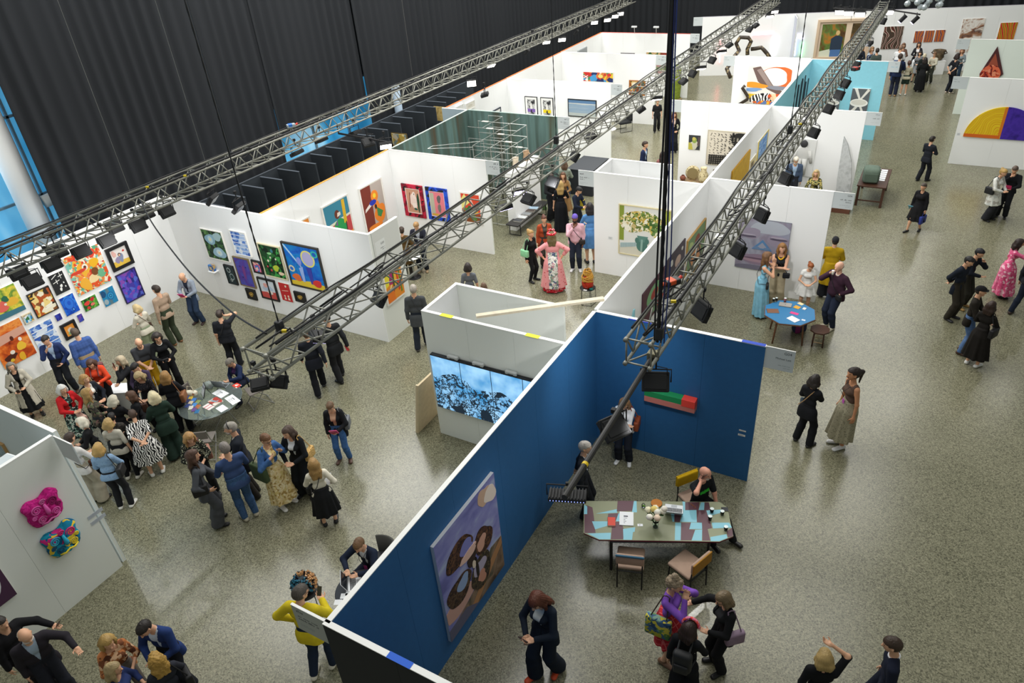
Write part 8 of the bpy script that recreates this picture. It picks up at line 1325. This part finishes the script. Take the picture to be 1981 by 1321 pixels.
# --- middle booths
P('blond woman in black with glasses and a pale green strap', (1022, 445), (1031, 543), face=(.9, .3), top='jacket', tc='#1a1b1d', hem=-.2, bot='leggings', bc='#1a1b1d', shoe='#161618', hair='bun', hc='#b08c54', glasses='#1a1a1a', L='down', R='down', items=[('shoulder', 'pale green and tan bag of the blond woman in black', '#8fd0a0', 'R', '#8fd0a0')])
P('woman with a brown topknot in a rust cardigan over grey', (1052, 418), None, 1.68, (.3, 1), fat=1.1, top='jacket', tc='#a8492a', shirt='#4a4640', hem=-.3, bot='trousers', bc='#3a3632', hair='bun', hc='#5a3020', L='down', R='down', glasses='#c8b090')
P('woman in a long pink kimono with a flowered back panel and red headscarf', (1067, 449), (1072, 562), face=(-.05, -1), fat=1.15, top='kimono', tc=KIM, hem=.16, bot='skirt', bc=PM('spots', ['#f0d8d8', '#b81f2c'], 26, .9, 0, 1, .25), bhem=.03, hair='longcurly', hc='#6a5838', L='kimono', R='kimono')
P('man in a pale pink shirt and a purple knitted cap, hand on his chin', (1117, 414), (1115, 522), face=(-.2, 1), sex='m', fat=1.2, top='shirt', tc='#d8adb8', bot='jeans', bc='#232a38', shoe='#e8e8ea', hair='beanie', hc='#6a58b0', L='pocket', R='chin', skin='#7a5240', beard='#2a2220', items=[('crossbody', 'thin dark strap bag of the man in the pink shirt', '#2a2420', 'L')])
P('young man with black hair in a navy jacket looking at his phone', (1122, 363), None, 1.72, (.9, .2), 'm', .95, 'blazer', '#1d2434', bot='trousers', bc='#1c2029', hair='short', hc='#17171a', L='hold', R='hold', look=(0, 26), items=[('phone', 'phone held by the young man with black hair', '#17181b', 'R'), ('tote', 'yellow bag beside the young man with black hair', '#d8c23a', 'L')])
P('woman in a light blue dress half hidden by the flower painting wall', (1143, 382), (1143, 508), face=(-.3, -.9), top='dress', tc='#5a8cc0', hem=.5, sl=1.7, bot=None, hair='lob', hc='#1f1a1c', shoe='#1c1c1e', L='hold', R='hold')
P('woman in a black evening dress with long blond hair, back turned', (1083, 350), (1087, 447), face=(.05, -1), top='gown', tc='#15171c', hem=.03, sl=.9, bot=None, hair='long', hc='#b0925a', L='down', R='hold')
P('smiling woman with curly brown hair in a bronze dress', (1089, 334), None, 1.70, (-.1, 1), top='dress', tc='#8a6a44', hem=.35, sl=1.7, bot=None, hair='longcurly', hc='#5a3a26', L='hold', R='hold')
P('person in a sage grey top behind the woman in bronze', (1092, 312), None, 1.70, (.2, -1), top='jacket', tc='#8a9488', bot='jeans', bc='#3a4a64', hair='lob', hc='#5a4434', L='hold', R='hold')
P('person in black behind the middle truss by the black counter', (1066, 336), None, 1.72, (.6, .6), 'm', top='jacket', tc='#1c1d20', bot='wide', bc='#191a1d', hair='short', hc='#3a2c24', L='hold', R='hold')
P('woman with short dark hair in a grey top seen above the white store', (904, 510), None, 1.64, (.1, -1), top='tee', tc='#6d7178', bot='trousers', bc='#3a3c40', hair='curly', hc='#2e2623', L='down', R='down')
P('child in a pale pink top just showing above the white store', (935, 548), None, 1.25, (-.5, -.8), top='tee', tc='#c9a098', bot='trousers', bc='#4a4c54', hair='lob', hc='#6a5240', L='down', R='down')
P('grey haired man in a charcoal jacket walking past the white store', (811, 551), (818, 672), face=(.15, -1), sex='m', top='jacket', tc='#4a4d50', hem=-.26, bot='trousers', bc='#262c36', shoe='#3a3836', hair='short', hc='#a0988e', L='down', R='down', stride=.3, items=[('crossbody', 'dark crossbody bag of the grey haired man', '#2a2a2c', 'R')])
P('sandy haired man in a maroon vest and pale shirt at the white pedestal', (796, 428), (820, 524), face=(-.4, 1), sex='m', top='blazer', tc='#2a2c38', shirt='#b8c0cc', bc='#20242e', shoe='#a89070', hair='short', hc='#a07c50', L='hold', R='hold', look=(0, 24), neck=None)
P('person in an olive brown coat beside the G03 panel', (776, 440), None, 1.66, (.3, -1), top='coat', tc='#5a4526', hem=.5, bot='trousers', bc='#2a2622', hair='short', hc='#3a2c22', L='hold', R='hold')
P('man in a navy suit and pale shirt behind the small white wall', (1248, 274), None, 1.78, (.9, .1), 'm', 1.05, 'blazer', '#1f2a48', shirt='#b8d0ea', bot='trousers', bc='#1d2438', hair='short', hc='#3a2c24', L='down', R='down')
P('dark haired woman just showing above the small white wall', (1282, 294), None, 1.62, (.2, -1), top='blouse', tc='#8a5a5a', bot='trousers', bc='#2a2a2e', hair='long', hc='#2a1c18', L='hold', R='hold')
P('long haired woman in black touching her cheek by the calligraphy wall', (1304, 216), (1301, 294), face=(-.1, 1), top='blazer', tc='#1c1d21', shirt='#d8c0b0', bot='wide', bc='#1d1e22', hair='long', hc='#5a3a28', L='waist', R='chin')
P('man in black walking with a bag below the lit lamp', (1272, 194), (1270, 254), face=(.3, .6), sex='m', top='shirt', tc='#222326', sl=.9, bot='trousers', bc='#1c1d20', hair='short', hc='#4a3a30', L='down', R='down', stride=.3)
P('white haired bearded man in a blue grey jacket, seen over the wall', (1541, 305), None, 1.76, (.2, 1), 'm', 1.08, 'jacket', '#4a5a74', shirt='#a8c0dc', bot='trousers', bc='#2a2c34', hair='short', hc='#d0c8b8', beard='#d8d2c6', L='down', R='down', look=(0, 22))
P('blond woman in a yellow and black leafy top holding a phone', (1580, 329), None, 1.64, (-.6, 1), top='blouse', tc=YFL, bot='trousers', bc='#22242a', hair='lob', hc='#b8a070', glasses='#5a4a3a', L='hold', R='hold', items=[('phone', 'dark phone held by the blond woman in the leafy top', '#2a2024', 'R')])
P('balding man in navy before the swirling abstract', (1498, 163), None, 1.74, (-.2, -1), 'm', 1.05, 'jacket', '#232c40', bot='trousers', bc='#2a2c34', hair='fringe', hc='#a89484', L='down', R='down')
# --- far group
P('dark haired person in a navy jacket behind the turquoise wall', (1666, 88), None, 1.72, (.3, .9), 'm', 1.0, 'jacket', '#1f242e', bot='trousers', bc=BLKc, hair='short', hc='#241d1a', L='hold', R='hold')
P('woman in a blue patterned top behind the turquoise wall', (1688, 91), None, 1.66, (.8, .3), top='blouse', tc=PM('cells', ['#3a4a6a', '#c9d0d8', '#26304a'], 16, .9), bot='trousers', bc=BLKc, hair='lob', hc='#8a6a4a', L='hold', R='hold')
P('man in a grey green t shirt, back turned behind the turquoise wall', (1698, 94), None, 1.74, (-.2, -.9), 'm', 1.1, 'tee', '#4a5450', bot='trousers', bc=BLKc, hair='short', hc='#2a231e', L='down', R='down')
P('man in a navy shirt with a strap, nearest the turquoise wall sign', (1733, 92), (1726, 186), face=(.2, -1), sex='m', top='jacket', tc='#1f2b4a', bot='trousers', bc='#23283a', shoe='#a8845c', hair='short', hc='#3a2c24', L='down', R='hold', items=[('backpack', 'dark backpack on the man in the navy shirt', '#22242c')])
P('man in a white shirt leaning forward in the far group', (1744, 88), None, 1.78, (.5, -.6), 'm', 1.12, 'shirt', '#e0e2e4', bot='trousers', bc='#2f4a78', hair='short', hc='#8a7060', L='hold', R='hold', lean=14)
P('woman in a cream shirt and green shorts in the far group', (1755, 117), (1746, 184), face=(-.2, -.9), top='shirt', tc='#c4bca4', sl=.9, bot='shorts', bc='#2a3a34', shoe='#e0ddd4', hair='pony', hc='#4a2e22', L='hold', R='hold')
P('tall woman with brown hair near the dark plant painting', (1749, 84), None, 1.70, (.4, .8), top='jacket', tc='#6a5044', bot='trousers', bc=BLKc, hair='lob', hc='#6a4a34', L='hold', R='hold')
P('dark haired woman in a white top under the striped paintings', (1779, 82), None, 1.68, (.2, 1), top='blazer', tc='#26262c', shirt='#e4e0e0', bot='trousers', bc=BLKc, hair='long', hc='#3a2420', L='hold', R='hold')
P('woman in a grey jacket with a white bag in the far group', (1778, 99), (1768, 158), face=(-.3, .9), top='jacket', tc='#6f7276', bot='skirt', bc='#8a8d90', bhem=.5, hair='bun', hc='#2a2220', L='hold', R='hold', items=[('tote', 'white paper bag held in the far group', '#e6eaee', 'R')])
P('white haired person in a black coat and trousers in the far group', (1787, 104), (1776, 164), face=(.1, -1), fat=1.15, top='jacket', tc='#1f2523', hem=-.22, bot='trousers', bc='#1c1f20', shoe='#dcdad4', hair='short', hc='#d8ccb0', L='down', R='down', gap=.14)
P('person in long black beside the white haired person', (1791, 112), None, 1.60, (.3, -.9), top='coat', tc='#1b1c1e', hem=.1, bot='trousers', bc=BLKc, hair='lob', hc='#2a2220', L='hold', R='hold')
P('man in a cream jacket at the right of the far group', (1799, 99), (1796, 160), face=(-.9, .3), sex='m', top='jacket', tc='#c4bfac', hem=-.2, bot='trousers', bc='#3a3c34', hair='short', hc='#7a5a40', L='hold', R='hold')
P('person in a black t shirt and trousers, hands behind, near the diamond wall', (1853, 104), (1834, 180), face=(.9, -.2), fat=1.05, top='tee', tc='#1d2026', bot='trousers', bc='#1f222a', shoe='#d8c8b8', hair='bob', hc='#2e2320', L='behind', R='behind')
P('woman in a grey blue top partly hidden by the diamond wall sign', (1863, 94), None, 1.66, (-.4, .8), top='blouse', tc='#7a868c', bot='trousers', bc='#2a3a4a', hair='lob', hc='#8a5a44', L='hold', R='hold')
# kimono panel, scarf, shirt print
for o in list(bpy.data.objects):
    if o.get('category') != 'person': continue
    lb = o['label']
    if 'kimono' in lb:
        k_ = [c for c in o.children if c.name.startswith('kimono')][0]; k_.data.materials.append(HAW)
        for f in k_.data.polygons:
            c = f.center
            if abs(c.x) < .14 and c.y < .02 and c.z < 1.28: f.material_index = 1
    if 'headband' in lb: 
        h = [c for c in o.children if c.name.startswith('hair')][0]; zz = max(v.co.z for v in h.data.vertices); cc = [v.co for v in h.data.vertices if v.co.z > zz-.1]; cx = sum(c.x for c in cc)/len(cc); cy = sum(c.y for c in cc)/len(cc)
        MB().tube([(cx+.108*math.cos(a), cy+.03+.03*math.sin(a), zz-.10+.115*math.sin(a)) for a in np.linspace(0, PI, 13)], .022, 7).build('headband', PM('cells', ['#c8303a', '#e07a9a', '#3a2a5a', '#e0503a'], 30), o, True)
    if 'sunglasses' in lb:
        h = [c for c in o.children if c.name.startswith('hair')][0]; zz = max(v.co.z for v in h.data.vertices); cc = [v.co for v in h.data.vertices if v.co.z > zz-.1]; cx = sum(c.x for c in cc)/len(cc); cy = sum(c.y for c in cc)/len(cc)
        MB().tube([(cx+.10*math.cos(a), cy+.02+.02*math.sin(a), zz-.07+.085*math.sin(a)) for a in np.linspace(0, PI, 13)], .010, 6).build('sunglasses', M('#17171a', .3), o, True)
    if 'red headscarf' in lb:
        h = [c for c in o.children if c.name.startswith('hair')][0]; zz = max(v.co.z for v in h.data.vertices); cc = [v.co for v in h.data.vertices if v.co.z > zz-.1]; cx = sum(c.x for c in cc)/len(cc); cy = sum(c.y for c in cc)/len(cc)
        SC = PM('spots', ['#f0ecec', '#c0202c'], 30, .9, 0, 1, .3); MB().tube([(cx+.105*math.cos(a), cy+.10*math.sin(a), zz-.06) for a in np.linspace(0, 2*PI, 17)], .035, 8).ball((cx-.03, cy+.05, zz+.03), (.06, .03, .04)).ball((cx+.05, cy+.05, zz+.02), (.05, .03, .035)).build('headscarf', SC, o, True)
    if 'green print' in lb:
        h = [c for c in o.children if c.name.startswith('t_shirt')][0]; k = MB(); rn = random.Random(3); ys_ = [v.co for v in h.data.vertices if abs(v.co.x) < .12 and .80 < v.co.z < .92]; yf = max(c.y for c in ys_)
        for i in range(7): x = -.09+.03*i; k.prism([(x-.014, .80+rn.uniform(-.02, .01)), (x+.016, .81), (x+.012, .87+rn.uniform(-.01, .03)), (x-.01, .86)], yf-.012, yf+.004, 0, 'xz')
        k.build('print', M('#3ac83a', .7), o)
# ------------------------------------------------------------------ light
W = bpy.data.worlds.new('hall_air'); bpy.context.scene.world = W; W.use_nodes = True
W.node_tree.nodes['Background'].inputs[0].default_value = (.88, .93, .86, 1); W.node_tree.nodes['Background'].inputs[1].default_value = .22
def lamp(name, kind, loc, e, size=.3, col=(1, .985, .95), aim=None, cone=100, blend=.8):
    l = bpy.data.lights.new(name, kind); l.energy = e; l.color = col
    if kind == 'AREA': l.size = size
    else: l.shadow_soft_size = size
    if kind == 'SPOT': l.spot_size = math.radians(cone); l.spot_blend = blend
    o = bpy.data.objects.new(name, l); C.objects.link(o); o.location = loc
    if aim is not None: o.rotation_euler = (Vector(aim)-Vector(loc)).to_track_quat('-Z', 'Y').to_euler()
    return o
ROWS = ((-7, 165), (0, 400), (7, 600), (14, 600), (21, 520), (28, 480), (34, 360))
for y, e in ROWS:
    for x, k in ((-12, 1.0), (-4, .95), (4, (.66 if y < -1 else .34) if y < 10 else .5)):
        lamp('high_bay_lamp', 'AREA', (x, y, 12.5), e*k, 5.0)  # unseen broad overhead panels, added as soft ambient fill
# lamps of the trusses washing the walls
for loc, aim, e, cone in (((-8.4, -3.0, 4.5), (-14.4, -3.4, 1.4), 190, 85), ((-8.4, .2, 4.5), (-14.0, .4, 1.6), 120, 85), ((-8.0, -2.6, 4.4), (-9.5, 1.2, 1.6), 170, 95), ((1.9, -2.4, 4.5), (.2, -.3, 2.0), 95, 75), ((2.0, -1.0, 4.5), (0, -2.4, 1.9), 45, 80), ((2.1, 3.4, 4.5), (1.7, 7.4, 1.6), 130, 85), ((-2.2, 2.4, 4.5), (-2.0, 7.0, 1.6), 110, 85),
     ((-8.0, 4.0, 4.5), (-9.0, 6.9, 1.8), 90, 90), ((2.2, 10.4, 4.5), (1.6, 14.8, 1.6), 120, 85), ((-2.0, 10.5, 4.5), (-1.6, 14.8, 1.6), 110, 85), ((-8.0, 13.0, 4.5), (-9, 16.5, 1.8), 120, 90), ((2.2, 18.4, 4.5), (1.6, 22.1, 1.6), 110, 85), ((-2.0, 18.4, 4.5), (-1.6, 22.2, 1.6), 110, 85), ((2.6, -4.4, 4.6), (.1, -4.9, 2.0), 32, 50)):
    lamp('wall_wash', 'SPOT', loc, e*1.7, .12, (1, .985, .97), aim, cone, .9)
lamp('table_key', 'SPOT', (2.1, .6, 5.0), 230, .07, (1, .985, .96), (1.9, -3.7, 0), 62, .6)
lamp('window_daylight', 'AREA', (-17.3, -3.5, 6.0), 90, 3.5, (.75, .88, 1), (-10, -3.5, 4.0))
# small ceiling downlights, mirrored in the polished floor
for px in ((246, 1072), (296, 1102), (287, 1140), (346, 1134), (378, 1152), (986, 520), (1492, 742), (1743, 764), (1930, 764), (1692, 372), (1697, 362), (1622, 585), (1782, 482), (1968, 500), (1560, 395)):
    F = at_z(*px); q = F+(F-CAM)*np.array([1, 1, 0])*(11.5/CAM[2])
    lamp('downlight', 'SPOT', (q[0], q[1], 11.5), 90, .06, (1, .97, .9), F, 12, 1.0)
sc = bpy.context.scene
sc.view_settings.view_transform = 'Standard'; sc.view_settings.look = 'None'; sc.view_settings.gamma = 1; sc.view_settings.use_curve_mapping = False
sc.view_settings.exposure = 0.22
sc.cycles.use_denoising = True; sc.cycles.max_bounces = 8; sc.cycles.diffuse_bounces = 3; sc.cycles.glossy_bounces = 3; sc.cycles.transmission_bounces = 8; sc.cycles.caustics_reflective = False; sc.cycles.caustics_refractive = False
sc.cycles.sample_clamp_indirect = 6
